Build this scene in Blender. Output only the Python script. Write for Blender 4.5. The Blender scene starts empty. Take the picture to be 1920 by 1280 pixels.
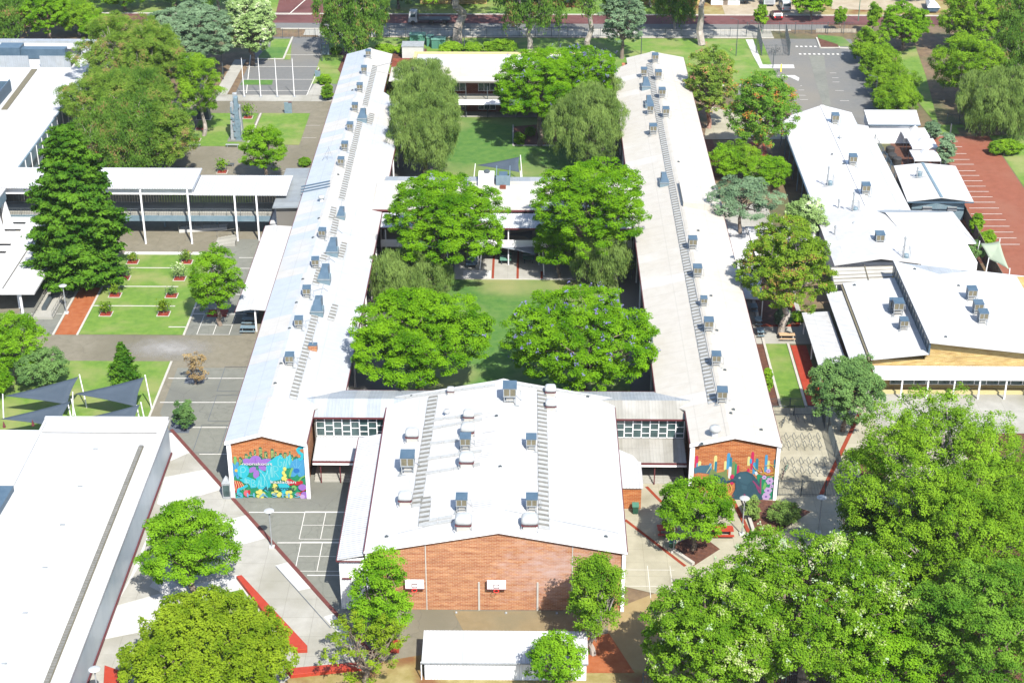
import bpy, bmesh, math, random
import numpy as np
from mathutils import Vector, Matrix
SC = bpy.context.scene
COL = SC.collection
# ---------------- camera ----------------
F = 3128.0; TH = math.radians(27.7); PHI = math.radians(0.65); CH = 100.0
cam = bpy.data.objects.new("Camera", bpy.data.cameras.new("Camera"))
COL.objects.link(cam); SC.camera = cam
cam.data.sensor_width = 36.0; cam.data.lens = 36.0*F/1920.0
cam.data.clip_start = 1.0; cam.data.clip_end = 3000.0
cam.location = (0, 0, CH); cam.rotation_euler = (math.radians(90)-TH, 0, PHI)
# ---------------- world, sun, exposure ----------------
SUNV = Vector((0.33, -0.80, 1.0)).normalized()      # towards the sun
w = bpy.data.worlds.new("World"); SC.world = w; w.use_nodes = True
nt = w.node_tree; bg = nt.nodes['Background']
sky = nt.nodes.new('ShaderNodeTexSky'); sky.sky_type = 'NISHITA'; sky.sun_disc = False
sky.sun_elevation = math.asin(SUNV.z); sky.sun_rotation = math.atan2(SUNV.x, SUNV.y)
nt.links.new(sky.outputs[0], bg.inputs[0]); bg.inputs[1].default_value = 0.125
sl = bpy.data.lights.new("sun", 'SUN'); sl.energy = 4.6; sl.angle = math.radians(0.5); sl.color = (1.0, 0.955, 0.88)
so = bpy.data.objects.new("sun", sl); COL.objects.link(so); so.location = (40, -60, 150)
so.rotation_euler = SUNV.to_track_quat('Z', 'Y').to_euler()
vs = SC.view_settings; vs.view_transform = 'Standard'; vs.look = 'None'; vs.exposure = 1.5; vs.gamma = 1.0
SC.render.resolution_x = 1024; SC.render.resolution_y = 682
# ---------------- helpers ----------------
_c, _s = math.cos(TH), math.sin(TH); _cp, _sp = math.cos(PHI), math.sin(PHI)
FW = (-_sp*_c, _cp*_c, -_s); RT = (_cp, _sp, 0.0); UP = (-_sp*_s, _cp*_s, _c)
def P(x, y, z=0.0):
    "point of the place seen at photo coordinate x, y when it lies at height z"
    u = x-960; v = 640-y
    d = [F*FW[i]+u*RT[i]+v*UP[i] for i in range(3)]
    t = (z-CH)/d[2]
    return Vector((d[0]*t, d[1]*t, z))
def depth(p): return p[0]*FW[0]+p[1]*FW[1]+(p[2]-CH)*FW[2]
def onroof(x, y, fz):
    z = 7.5
    for _ in range(6):
        p = P(x, y, z); z = fz(p.x, p.y)
    return P(x, y, z)
ORG = {}
def tag(o, label=None, cat=None, group=None, kind=None):
    if label: o['label'] = label
    if cat: o['category'] = cat
    if group: o['group'] = group
    if kind: o['kind'] = kind
    return o
def empty(name, loc, label=None, cat=None, group=None):
    o = bpy.data.objects.new(name, None); COL.objects.link(o); o.location = loc
    o.empty_display_size = 0.3; ORG[o.name] = Vector(loc)
    return tag(o, label, cat, group)
def link(name, me, parent=None, loc=None):
    o = bpy.data.objects.new(name, me); COL.objects.link(o)
    if parent is not None:
        o.parent = parent; ORG[o.name] = ORG[parent.name]
    else:
        L = Vector(loc or (0, 0, 0)); o.location = L; ORG[o.name] = L
    return o
class MB:
    def __init__(s): s.v = []; s.f = []; s.m = []; s.mi = 0
    def poly(s, pts):
        b = len(s.v); s.v += [tuple(p) for p in pts]; s.f.append(tuple(range(b, b+len(pts)))); s.m.append(s.mi); return s
    def hexa(s, a, b):
        "a: four lower points ccw, b: four upper points"
        n = len(s.v); s.v += [tuple(p) for p in a]+[tuple(p) for p in b]
        for f in ((3,2,1,0),(4,5,6,7),(0,1,5,4),(1,2,6,5),(2,3,7,6),(3,0,4,7)):
            s.f.append(tuple(n+i for i in f)); s.m.append(s.mi)
        return s
    def box(s, x0, x1, y0, y1, z0, z1):
        if x0 > x1: x0, x1 = x1, x0
        if y0 > y1: y0, y1 = y1, y0
        return s.hexa([(x0,y0,z0),(x1,y0,z0),(x1,y1,z0),(x0,y1,z0)], [(x0,y0,z1),(x1,y0,z1),(x1,y1,z1),(x0,y1,z1)])
    def prism(s, pts, z0, z1):
        n = len(s.v); k = len(pts)
        a = sum(pts[i][0]*pts[(i+1)%k][1]-pts[(i+1)%k][0]*pts[i][1] for i in range(k))
        if a < 0: pts = list(pts)[::-1]
        s.v += [(p[0],p[1],z0) for p in pts]+[(p[0],p[1],z1) for p in pts]
        s.f.append(tuple(n+i for i in range(k-1,-1,-1))); s.m.append(s.mi)
        s.f.append(tuple(n+k+i for i in range(k))); s.m.append(s.mi)
        for i in range(k):
            j = (i+1) % k; s.f.append((n+i,n+j,n+k+j,n+k+i)); s.m.append(s.mi)
        return s
    def slab(s, pts, t=0.12):
        "thin sheet: pts ccw from above with own heights, thickness t downwards"
        n = len(s.v); k = len(pts)
        s.v += [tuple(p) for p in pts]+[(p[0],p[1],p[2]-t) for p in pts]
        s.f.append(tuple(n+i for i in range(k))); s.m.append(s.mi)
        s.f.append(tuple(n+k+i for i in range(k-1,-1,-1))); s.m.append(s.mi)
        for i in range(k):
            j = (i+1) % k; s.f.append((n+j,n+i,n+k+i,n+k+j)); s.m.append(s.mi)
        return s
    def tube(s, p0, p1, r0, r1=None, n=6):
        r1 = r0 if r1 is None else r1
        p0 = Vector(p0); p1 = Vector(p1); d = (p1-p0)
        if d.length < 1e-6: return s
        d.normalize(); u = d.orthogonal().normalized(); w_ = d.cross(u); b = len(s.v)
        for p, r in ((p0, r0), (p1, r1)):
            for i in range(n):
                a = 2*math.pi*i/n; s.v.append(tuple(p+u*(r*math.cos(a))+w_*(r*math.sin(a))))
        for i in range(n):
            j = (i+1) % n; s.f.append((b+i, b+j, b+n+j, b+n+i)); s.m.append(s.mi)
        s.f.append(tuple(b+i for i in range(n-1,-1,-1))); s.m.append(s.mi)
        s.f.append(tuple(b+n+i for i in range(n))); s.m.append(s.mi)
        return s
    def path(s, pts, r, n=5, closed=False):
        q = list(pts)+([pts[0]] if closed else [])
        for a, b in zip(q, q[1:]): s.tube(a, b, r, n=n)
        return s
    def lathe(s, c, prof, n=14):
        b = len(s.v)
        for r, z in prof:
            for i in range(n):
                a = 2*math.pi*i/n; s.v.append((c[0]+r*math.cos(a), c[1]+r*math.sin(a), c[2]+z))
        for k in range(len(prof)-1):
            for i in range(n):
                j = (i+1) % n; s.f.append((b+k*n+i, b+k*n+j, b+(k+1)*n+j, b+(k+1)*n+i)); s.m.append(s.mi)
        s.f.append(tuple(b+i for i in range(n-1,-1,-1))); s.m.append(s.mi)
        k = len(prof)-1; s.f.append(tuple(b+k*n+i for i in range(n))); s.m.append(s.mi)
        return s
    def use(s, i): s.mi = i; return s
    def build(s, name, mats, parent=None, loc=None, bevel=0, smooth=False):
        me = bpy.data.meshes.new(name)
        if not isinstance(mats, (list, tuple)): mats = [mats]
        L = ORG[parent.name] if parent is not None else Vector(loc or (0,0,0))
        v = [(a[0]-L[0], a[1]-L[1], a[2]-L[2]) for a in s.v]
        me.from_pydata(v, [], s.f); me.polygons.foreach_set('material_index', s.m)
        for m in mats: me.materials.append(M[m])
        if smooth: me.polygons.foreach_set('use_smooth', [True]*len(s.f))
        if smooth:
            bm = bmesh.new(); bm.from_mesh(me); bmesh.ops.remove_doubles(bm, verts=bm.verts, dist=.0005); bmesh.ops.recalc_face_normals(bm, faces=bm.faces); bm.to_mesh(me); bm.free()
        me.update()
        o = link(name, me, parent, loc)
        if bevel:
            b = o.modifiers.new('bevel', 'BEVEL'); b.width = bevel; b.segments = 2; b.limit_method = 'ANGLE'
        return o
def dup(root, loc, rz=0, sc=None, label=None, group=None):
    r = root.copy(); COL.objects.link(r); r.location = loc; r.rotation_euler = (0, 0, rz)
    if sc: r.scale = (sc, sc, sc)
    if label: r['label'] = label
    if group: r['group'] = group
    ORG[r.name] = Vector(loc)
    for ch in root.children:
        c = ch.copy(); COL.objects.link(c); c.parent = r
        for g in ch.children:
            d = g.copy(); COL.objects.link(d); d.parent = c
    return r
# ---------------- materials ----------------
M = {}
def newmat(name):
    m = bpy.data.materials.new(name); m.use_nodes = True; M[name] = m
    nt = m.node_tree; return m, nt, nt.nodes['Principled BSDF']
def mat(name, c, c2=None, scale=1.0, rough=0.85, metal=0.0, bump=0.0, lo=0.35, hi=0.65, stretch=None, spec=0.3, c3=None, s3=0.1, joint=0, crack=0):
    m, nt, b = newmat(name); N = nt.nodes; Lk = nt.links
    b.inputs['Base Color'].default_value = (*c, 1); b.inputs['Roughness'].default_value = rough
    b.inputs['Metallic'].default_value = metal; b.inputs['Specular IOR Level'].default_value = spec
    if c2 or bump:
        g = N.new('ShaderNodeNewGeometry'); mp = N.new('ShaderNodeMapping'); Lk.new(g.outputs['Position'], mp.inputs[0])
        if stretch: mp.inputs['Scale'].default_value = stretch
        n = N.new('ShaderNodeTexNoise'); n.inputs['Scale'].default_value = scale; n.inputs['Detail'].default_value = 6; n.inputs['Roughness'].default_value = .65
        Lk.new(mp.outputs[0], n.inputs['Vector'])
        if c2:
            r = N.new('ShaderNodeValToRGB'); r.color_ramp.elements[0].position = lo; r.color_ramp.elements[1].position = hi
            r.color_ramp.elements[0].color = (*c, 1); r.color_ramp.elements[1].color = (*c2, 1)
            Lk.new(n.outputs[0], r.inputs[0]); out = r.outputs[0]
            if c3:
                n3 = N.new('ShaderNodeTexNoise'); n3.inputs['Scale'].default_value = s3; n3.inputs['Detail'].default_value = 5
                Lk.new(g.outputs['Position'], n3.inputs['Vector'])
                r3 = N.new('ShaderNodeValToRGB'); r3.color_ramp.elements[0].position = .48; r3.color_ramp.elements[1].position = .68
                mx = N.new('ShaderNodeMix'); mx.data_type = 'RGBA'; Lk.new(n3.outputs[0], r3.inputs[0]); Lk.new(r3.outputs[0], mx.inputs[0])
                Lk.new(out, mx.inputs[6]); mx.inputs[7].default_value = (*c3, 1); out = mx.outputs[2]
            if joint:
                bt = N.new('ShaderNodeTexBrick'); bt.offset = 0; bt.inputs['Scale'].default_value = 1; bt.inputs['Brick Width'].default_value = joint; bt.inputs['Row Height'].default_value = joint; bt.inputs['Mortar Size'].default_value = .035
                bt.inputs['Color1'].default_value = (.97,.97,.97,1); bt.inputs['Color2'].default_value = (1.03,1.03,1.03,1); bt.inputs['Mortar'].default_value = (.82,.82,.8,1); Lk.new(g.outputs['Position'], bt.inputs['Vector'])
                mj = N.new('ShaderNodeMix'); mj.data_type = 'RGBA'; mj.blend_type = 'MULTIPLY'; mj.inputs[0].default_value = 1; Lk.new(out, mj.inputs[6]); Lk.new(bt.outputs[0], mj.inputs[7]); out = mj.outputs[2]
            if crack:
                nw = N.new('ShaderNodeTexNoise'); nw.inputs['Scale'].default_value = .7; Lk.new(g.outputs['Position'], nw.inputs['Vector']); va = N.new('ShaderNodeVectorMath'); va.operation = 'MULTIPLY_ADD'; Lk.new(nw.outputs['Color'], va.inputs[0]); va.inputs[1].default_value = (1.6,1.6,1.6); Lk.new(g.outputs['Position'], va.inputs[2])
                vo = N.new('ShaderNodeTexVoronoi'); vo.feature = 'DISTANCE_TO_EDGE'; vo.inputs['Scale'].default_value = .17; Lk.new(va.outputs[0], vo.inputs['Vector'])
                mc = N.new('ShaderNodeMapRange'); Lk.new(vo.outputs['Distance'], mc.inputs[0]); mc.inputs[1].default_value = .003; mc.inputs[2].default_value = .014; mc.inputs[3].default_value = crack; mc.inputs[4].default_value = 0
                mk = N.new('ShaderNodeMix'); mk.data_type = 'RGBA'; Lk.new(mc.outputs[0], mk.inputs[0]); Lk.new(out, mk.inputs[6]); mk.inputs[7].default_value = (.03,.03,.028,1); out = mk.outputs[2]
            Lk.new(out, b.inputs['Base Color'])
        if bump:
            bp = N.new('ShaderNodeBump'); bp.inputs['Strength'].default_value = bump; bp.inputs['Distance'].default_value = .1
            Lk.new(n.outputs[0], bp.inputs['Height']); Lk.new(bp.outputs[0], b.inputs['Normal'])
    return m
def roofmat(name, ca, cb, axis='y', step=1.55, prob=0.6, rib=0.38, ribaxis=None, ribs=0.03, rough=.55, dirt=.12):
    "painted steel sheets: tone changes sheet by sheet, fine ribs running down the slope, faint dirt"
    m, nt, b = newmat(name); N = nt.nodes; Lk = nt.links
    g = N.new('ShaderNodeNewGeometry'); sx = N.new('ShaderNodeSeparateXYZ'); Lk.new(g.outputs['Position'], sx.inputs[0])
    co = sx.outputs[1 if axis == 'y' else 0]
    d = N.new('ShaderNodeMath'); d.operation = 'DIVIDE'; Lk.new(co, d.inputs[0]); d.inputs[1].default_value = step
    fl = N.new('ShaderNodeMath'); fl.operation = 'FLOOR'; Lk.new(d.outputs[0], fl.inputs[0])
    wn = N.new('ShaderNodeTexWhiteNoise'); wn.noise_dimensions = '1D'; Lk.new(fl.outputs[0], wn.inputs['W'])
    n0 = N.new('ShaderNodeTexNoise'); n0.inputs['Scale'].default_value = .07; Lk.new(g.outputs['Position'], n0.inputs['Vector'])
    ad = N.new('ShaderNodeMath'); ad.operation = 'MULTIPLY_ADD'; Lk.new(wn.outputs[0], ad.inputs[0]); ad.inputs[1].default_value = .45; Lk.new(n0.outputs[0], ad.inputs[2])
    r = N.new('ShaderNodeValToRGB'); r.color_ramp.elements[0].position = prob; r.color_ramp.elements[1].position = prob+.12
    r.color_ramp.elements[0].color = (*ca, 1); r.color_ramp.elements[1].color = (*cb, 1); Lk.new(ad.outputs[0], r.inputs[0])
    n = N.new('ShaderNodeTexNoise'); n.inputs['Scale'].default_value = .9; n.inputs['Detail'].default_value = 7; Lk.new(g.outputs['Position'], n.inputs['Vector'])
    r2 = N.new('ShaderNodeValToRGB'); r2.color_ramp.elements[0].position = .3; r2.color_ramp.elements[1].position = .6
    k = 1-dirt; r2.color_ramp.elements[0].color = (k, k*.99, k*.97, 1); r2.color_ramp.elements[1].color = (1, 1, 1, 1); Lk.new(n.outputs[0], r2.inputs[0])
    mx = N.new('ShaderNodeMix'); mx.data_type = 'RGBA'; mx.blend_type = 'MULTIPLY'; mx.inputs[0].default_value = 1
    fr = N.new('ShaderNodeMath'); fr.operation = 'FRACT'; Lk.new(d.outputs[0], fr.inputs[0]); ls = N.new('ShaderNodeMath'); ls.operation = 'LESS_THAN'; Lk.new(fr.outputs[0], ls.inputs[0]); ls.inputs[1].default_value = .045
    d2 = N.new('ShaderNodeMath'); d2.operation = 'DIVIDE'; Lk.new(sx.outputs[0 if axis == 'y' else 1], d2.inputs[0]); d2.inputs[1].default_value = 6.1; f2 = N.new('ShaderNodeMath'); f2.operation = 'FRACT'; Lk.new(d2.outputs[0], f2.inputs[0]); l2 = N.new('ShaderNodeMath'); l2.operation = 'LESS_THAN'; Lk.new(f2.outputs[0], l2.inputs[0]); l2.inputs[1].default_value = .018
    mq = N.new('ShaderNodeMath'); mq.operation = 'MAXIMUM'; Lk.new(ls.outputs[0], mq.inputs[0]); Lk.new(l2.outputs[0], mq.inputs[1])
    m4 = N.new('ShaderNodeMapping'); m4.inputs['Scale'].default_value = (.18, 1.6, 1) if axis == 'y' else (1.6, .18, 1); Lk.new(g.outputs['Position'], m4.inputs[0]); n4 = N.new('ShaderNodeTexNoise'); n4.inputs['Scale'].default_value = 1.1; n4.inputs['Detail'].default_value = 6; n4.inputs['Roughness'].default_value = .7; Lk.new(m4.outputs[0], n4.inputs['Vector'])
    mr4 = N.new('ShaderNodeMapRange'); Lk.new(n4.outputs[0], mr4.inputs[0]); mr4.inputs[1].default_value = .55; mr4.inputs[2].default_value = .8; mr4.inputs[4].default_value = .10
    sm = N.new('ShaderNodeMath'); sm.operation = 'MULTIPLY_ADD'; Lk.new(mq.outputs[0], sm.inputs[0]); sm.inputs[1].default_value = .11; Lk.new(mr4.outputs[0], sm.inputs[2])
    mx2 = N.new('ShaderNodeMix'); mx2.data_type = 'RGBA'; Lk.new(sm.outputs[0], mx2.inputs[0]); mx2.inputs[7].default_value = (.02,.02,.018,1)
    Lk.new(r.outputs[0], mx.inputs[6]); Lk.new(r2.outputs[0], mx.inputs[7]); Lk.new(mx.outputs[2], mx2.inputs[6]); Lk.new(mx2.outputs[2], b.inputs['Base Color'])
    b.inputs['Roughness'].default_value = rough; b.inputs['Specular IOR Level'].default_value = .25
    ra = ribaxis or axis
    mm = N.new('ShaderNodeMath'); mm.operation = 'MULTIPLY'; Lk.new(sx.outputs[1 if ra == 'y' else 0], mm.inputs[0]); mm.inputs[1].default_value = 2*math.pi/rib
    sn = N.new('ShaderNodeMath'); sn.operation = 'SINE'; Lk.new(mm.outputs[0], sn.inputs[0])
    pw = N.new('ShaderNodeMath'); pw.operation = 'POWER'; ab = N.new('ShaderNodeMath'); ab.operation = 'ABSOLUTE'; Lk.new(sn.outputs[0], ab.inputs[0]); Lk.new(ab.outputs[0], pw.inputs[0]); pw.inputs[1].default_value = 6
    bp = N.new('ShaderNodeBump'); bp.inputs['Strength'].default_value = 1; bp.inputs['Distance'].default_value = ribs
    Lk.new(pw.outputs[0], bp.inputs['Height']); Lk.new(bp.outputs[0], b.inputs['Normal'])
    return m
def brickmat(name, c1, c2, mortar, stain=None, band=None):
    m, nt, b = newmat(name); N = nt.nodes; Lk = nt.links
    g = N.new('ShaderNodeNewGeometry'); sx = N.new('ShaderNodeSeparateXYZ'); Lk.new(g.outputs['Position'], sx.inputs[0])
    ax = N.new('ShaderNodeMath'); ax.operation = 'ADD'; Lk.new(sx.outputs[0], ax.inputs[0]); Lk.new(sx.outputs[1], ax.inputs[1])
    cx = N.new('ShaderNodeCombineXYZ'); Lk.new(ax.outputs[0], cx.inputs[0]); Lk.new(sx.outputs[2], cx.inputs[1])
    bt = N.new('ShaderNodeTexBrick'); Lk.new(cx.outputs[0], bt.inputs['Vector']); bt.inputs['Scale'].default_value = 1
    bt.inputs['Brick Width'].default_value = .48; bt.inputs['Row Height'].default_value = .172; bt.inputs['Mortar Size'].default_value = .018
    bt.inputs['Color1'].default_value = (*c1, 1); bt.inputs['Color2'].default_value = (*c2, 1); bt.inputs['Mortar'].default_value = (*mortar, 1); bt.inputs['Bias'].default_value = -.1
    mp = N.new('ShaderNodeMapping'); mp.inputs['Scale'].default_value = (.35, .35, 2.6); Lk.new(g.outputs['Position'], mp.inputs[0])
    n = N.new('ShaderNodeTexNoise'); n.inputs['Scale'].default_value = 1.3; n.inputs['Detail'].default_value = 8; n.inputs['Roughness'].default_value = .75; Lk.new(mp.outputs[0], n.inputs['Vector'])
    r = N.new('ShaderNodeValToRGB'); e = r.color_ramp.elements; e[0].position = .3; e[0].color = (.62, .5, .45, 1); e[1].position = .66; e[1].color = (1.2, 1.25, 1.15, 1)
    Lk.new(n.outputs[0], r.inputs[0])
    mx = N.new('ShaderNodeMix'); mx.data_type = 'RGBA'; mx.blend_type = 'MULTIPLY'; mx.inputs[0].default_value = 1; Lk.new(bt.outputs[0], mx.inputs[6]); Lk.new(r.outputs[0], mx.inputs[7])
    out = mx.outputs[2]
    if stain:    # pale salt bloom on part of the wall: centre x, z, radius, colour
        vd = N.new('ShaderNodeVectorMath'); vd.operation = 'DISTANCE'; mq = N.new('ShaderNodeMapping'); mq.inputs['Scale'].default_value = (1, 0, 1.6); Lk.new(g.outputs['Position'], mq.inputs[0])
        Lk.new(mq.outputs[0], vd.inputs[0]); vd.inputs[1].default_value = (stain[0], 0, stain[1]*1.6)
        mr = N.new('ShaderNodeMapRange'); Lk.new(vd.outputs['Value'], mr.inputs[0]); mr.inputs[1].default_value = stain[2]; mr.inputs[2].default_value = 0; mr.inputs[3].default_value = 0; mr.inputs[4].default_value = .38
        n2 = N.new('ShaderNodeTexNoise'); n2.inputs['Scale'].default_value = 1.1; n2.inputs['Detail'].default_value = 8; n2.inputs['Roughness'].default_value = .7; mz = N.new('ShaderNodeMapping'); mz.inputs['Scale'].default_value = (.6, .6, 1.6); Lk.new(g.outputs['Position'], mz.inputs[0]); Lk.new(mz.outputs[0], n2.inputs['Vector'])
        ad = N.new('ShaderNodeMath'); ad.operation = 'ADD'; Lk.new(mr.outputs[0], ad.inputs[0]); Lk.new(n2.outputs[0], ad.inputs[1])
        r4 = N.new('ShaderNodeValToRGB'); r4.color_ramp.elements[0].position = .62; r4.color_ramp.elements[1].position = 1.0; Lk.new(ad.outputs[0], r4.inputs[0])
        m2 = N.new('ShaderNodeMix'); m2.data_type = 'RGBA'; Lk.new(r4.outputs[0], m2.inputs[0]); Lk.new(out, m2.inputs[6]); m2.inputs[7].default_value = (*stain[3], 1); out = m2.outputs[2]
    Lk.new(out, b.inputs['Base Color']); b.inputs['Roughness'].default_value = .9; b.inputs['Specular IOR Level'].default_value = .15
    return m
def leafmat(name, ca, cb, trans=0.26, clump=0.38, cc=None):
    "leaf-to-leaf and branch-to-branch differences in the leaf's own colour"
    ca = (ca[0]*.72, ca[1]*.84, ca[2]*.8); cb = (cb[0]*.84, cb[1]*.96, cb[2]*.9)
    m = bpy.data.materials.new(name); m.use_nodes = True; M[name] = m; nt = m.node_tree; N = nt.nodes; Lk = nt.links
    N.clear(); out = N.new('ShaderNodeOutputMaterial')
    g = N.new('ShaderNodeNewGeometry'); n = N.new('ShaderNodeTexNoise'); n.inputs['Scale'].default_value = clump; n.inputs['Detail'].default_value = 3; Lk.new(g.outputs['Position'], n.inputs['Vector'])
    a = N.new('ShaderNodeMath'); a.operation = 'MULTIPLY_ADD'; Lk.new(g.outputs['Random Per Island'], a.inputs[0]); a.inputs[1].default_value = .3; nm = N.new('ShaderNodeMath'); nm.operation = 'MULTIPLY_ADD'; Lk.new(n.outputs[0], nm.inputs[0]); nm.inputs[1].default_value = 1.5; nm.inputs[2].default_value = -.16; Lk.new(nm.outputs[0], a.inputs[2])
    r = N.new('ShaderNodeValToRGB'); e = r.color_ramp.elements; e[0].position = .45; e[0].color = (*ca, 1); e[1].position = .95; e[1].color = (*cb, 1)
    if cc:
        x = e.new(1.07); x.color = (*cc, 1)
    Lk.new(a.outputs[0], r.inputs[0])
    d = N.new('ShaderNodeBsdfDiffuse'); t = N.new('ShaderNodeBsdfTranslucent'); mx = N.new('ShaderNodeMixShader'); mx.inputs[0].default_value = trans
    Lk.new(r.outputs[0], d.inputs[0]); Lk.new(r.outputs[0], t.inputs[0]); Lk.new(d.outputs[0], mx.inputs[1]); Lk.new(t.outputs[0], mx.inputs[2]); Lk.new(mx.outputs[0], out.inputs[0])
    m.diffuse_color = (*cb, 1)
    return m
# paint, metal, masonry
mat('white', (.55,.55,.55), (.50,.50,.50), .8, rough=.6)
mat('offwhite', (.30,.29,.26), (.25,.24,.22), .5, rough=.7)
mat('maroon', (.075,.018,.02), rough=.5)
mat('bluegrey', (.035,.062,.09), (.05,.08,.11), 1.2, rough=.45)
mat('bluepale', (.08,.125,.15), (.11,.15,.175), 1.2, rough=.45)
mat('louvre', (.075,.07,.048), (.11,.095,.06), 3, rough=.8)
mat('galv', (.15,.165,.17), (.21,.22,.23), 2, rough=.5)
mat('tread', (.21,.215,.21), (.26,.265,.26), 3, rough=.6)
mat('darkmetal', (.04,.05,.055), rough=.5)
mat('greyslat', (.095,.094,.083), (.135,.13,.115), 2, rough=.7)
mat('dome', (.24,.25,.25), (.28,.29,.29), 2, rough=.3)
mat('glass', (.015,.03,.032), (.04,.07,.07), .7, rough=.12, spec=.7)
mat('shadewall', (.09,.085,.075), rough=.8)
mat('bluewall', (.20,.245,.285), (.27,.31,.34), .25, rough=.35, stretch=(0,1,.3))
mat('creamtrim', (.30,.26,.13), rough=.7)
brickmat('brick', (.215,.078,.038), (.275,.13,.065), (.29,.21,.15), stain=(2.6, 4.8, 9.5, (.28,.2,.175)))
brickmat('brickmural', (.22,.06,.018), (.28,.10,.035), (.26,.16,.09))
brickmat('brickdark', (.10,.022,.012), (.13,.035,.02), (.12,.08,.06))
brickmat('brickcream', (.27,.185,.065), (.32,.24,.11), (.28,.23,.14))
roofmat('roofgym', (.305,.31,.315), (.335,.335,.335), 'y', 3.1, .6, .38, ribs=.012, dirt=.06)
roofmat('roofwest', (.245,.27,.295), (.30,.29,.272), 'y', 2.3, .80, .38, ribs=.010, dirt=.07)
roofmat('roofwestb', (.30,.29,.272), (.268,.282,.30), 'y', 2.3, .70, .38, ribs=.010, dirt=.07)
roofmat('roofeast', (.302,.286,.255), (.33,.318,.298), 'y', 2.6, .84, .38, ribs=.010, dirt=.07)
roofmat('rooflink', (.19,.21,.23), (.225,.24,.25), 'x', 1.5, .7, .76, ribs=.02)
roofmat('rooflinkb', (.235,.23,.21), (.18,.175,.155), 'x', 1.5, .7, .76, ribs=.02)
roofmat('roofrib', (.30,.31,.32), (.33,.33,.34), 'x', 2.0, .7, .72, ribs=.045, dirt=.05)
roofmat('roofriby', (.305,.31,.315), (.33,.33,.33), 'y', 2.0, .7, .72, ribs=.045)
roofmat('wallrib', (.46,.465,.47), (.5,.5,.5), 'x', 2.0, .7, .6, ribs=.04, dirt=.06)
roofmat('roofwhite', (.325,.33,.33), (.305,.31,.315), 'y', 3.1, .7, .5, ribs=.008, dirt=.05)
roofmat('roofgrey', (.14,.155,.165), (.165,.18,.185), 'y', 1.5, .7, .8, ribs=.02)
# ground
mat('soil', (.075,.05,.03), (.13,.09,.05), .6, bump=.4, c3=(.05,.06,.022), s3=.12)
mat('grass', (.055,.115,.012), (.09,.15,.02), .9, bump=.3, c3=(.14,.155,.05), s3=.17)
mat('grassdeep', (.03,.088,.012), (.06,.12,.02), .8, bump=.3, c3=(.14,.15,.055), s3=.075)
mat('drygrass', (.14,.115,.035), (.20,.165,.07), .8, bump=.4, c3=(.11,.05,.018), s3=.25)
mat('asphalt', (.104,.107,.09), (.122,.124,.106), 1.5, bump=.1, c3=(.088,.09,.078), s3=.1, crack=.22)
mat('asphaltwarm', (.105,.095,.068), (.13,.118,.088), .9, bump=.1, c3=(.092,.084,.058), s3=.07, crack=.2)
mat('asphaltdark', (.085,.087,.086), (.10,.10,.096), 1.2, bump=.1, c3=(.115,.107,.09), s3=.05)
mat('tanasphalt', (.125,.096,.05), (.15,.115,.062), .8, bump=.1, c3=(.105,.095,.06), s3=.08)
mat('tanpath', (.18,.13,.058), (.20,.15,.07), .7, bump=.1)
mat('concrete', (.20,.195,.172), (.235,.23,.205), .7, rough=.85, bump=.05, c3=(.165,.16,.13), s3=.12, joint=3.0)
mat('concretelight', (.29,.287,.275), (.32,.318,.305), .7, rough=.8)
mat('concreteyellow', (.205,.192,.142), (.24,.225,.168), .6, rough=.85, c3=(.17,.158,.112), s3=.2, joint=2.4)
mat('kerb', (.25,.24,.21), (.29,.28,.25), 2)
mat('redkerb', (.07,.018,.016), (.09,.028,.022), 2)
mat('orangekerb', (.17,.026,.008), (.14,.022,.008), 2)
mat('redconc', (.21,.022,.009), (.24,.03,.014), 1.2, rough=.6)
mat('redpave', (.18,.017,.006), (.21,.028,.01), 1)
mat('orangedirt', (.17,.045,.012), (.21,.07,.025), 1.2, bump=.3)
mat('redasphalt', (.13,.04,.02), (.155,.05,.027), .8, bump=.1, c3=(.15,.058,.034), s3=.1)
mat('redroad', (.075,.027,.025), (.09,.036,.034), .6, c3=(.046,.015,.014), s3=.1)
mat('mulch', (.045,.018,.011), (.085,.035,.02), 2.5, bump=.6)
mat('redmulch', (.13,.013,.006), (.18,.03,.012), 4, bump=.6)
mat('line', (.42,.41,.38), (.33,.325,.3), 3)
mat('lineblue', (.06,.07,.085), rough=.8)
mat('limestone', (.2,.18,.14), (.26,.235,.19), 1.8, bump=.5)
# things
mat('sail', (.026,.038,.052), (.031,.044,.06), .5, rough=.8)
mat('sailgrey', (.11,.125,.14), rough=.75)
mat('sailgreen', (.2,.235,.17), rough=.75)
mat('tent', (.42,.42,.42), rough=.6)
mat('wood', (.26,.17,.10), (.35,.24,.14), 4)
mat('bark', (.085,.065,.048), (.15,.12,.095), 2.5, bump=.6)
mat('barkpale', (.17,.145,.12), (.26,.235,.21), 1.5, bump=.4)
mat('barkpink', (.17,.08,.055), (.22,.15,.12), 1, bump=.4)
mat('bin', (.012,.05,.03), rough=.5)
mat('green', (.04,.12,.085), rough=.5)
mat('greentop', (.07,.16,.12), rough=.6)
mat('yellow', (.8,.6,.02), rough=.5)
mat('tyre', (.02,.02,.02), rough=.8)
mat('carred', (.035,.006,.009), rough=.3, spec=.5)
mat('carwhite', (.3,.31,.32), rough=.25, spec=.6)
mat('carglass', (.03,.05,.06), rough=.1, spec=.8)
mat('red', (.7,.02,.02), rough=.5)
mat('pinkroof', (.2,.05,.028), (.24,.075,.04), 1)
mat('sandpave', (.2,.165,.115), (.25,.215,.16), .5)
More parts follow.
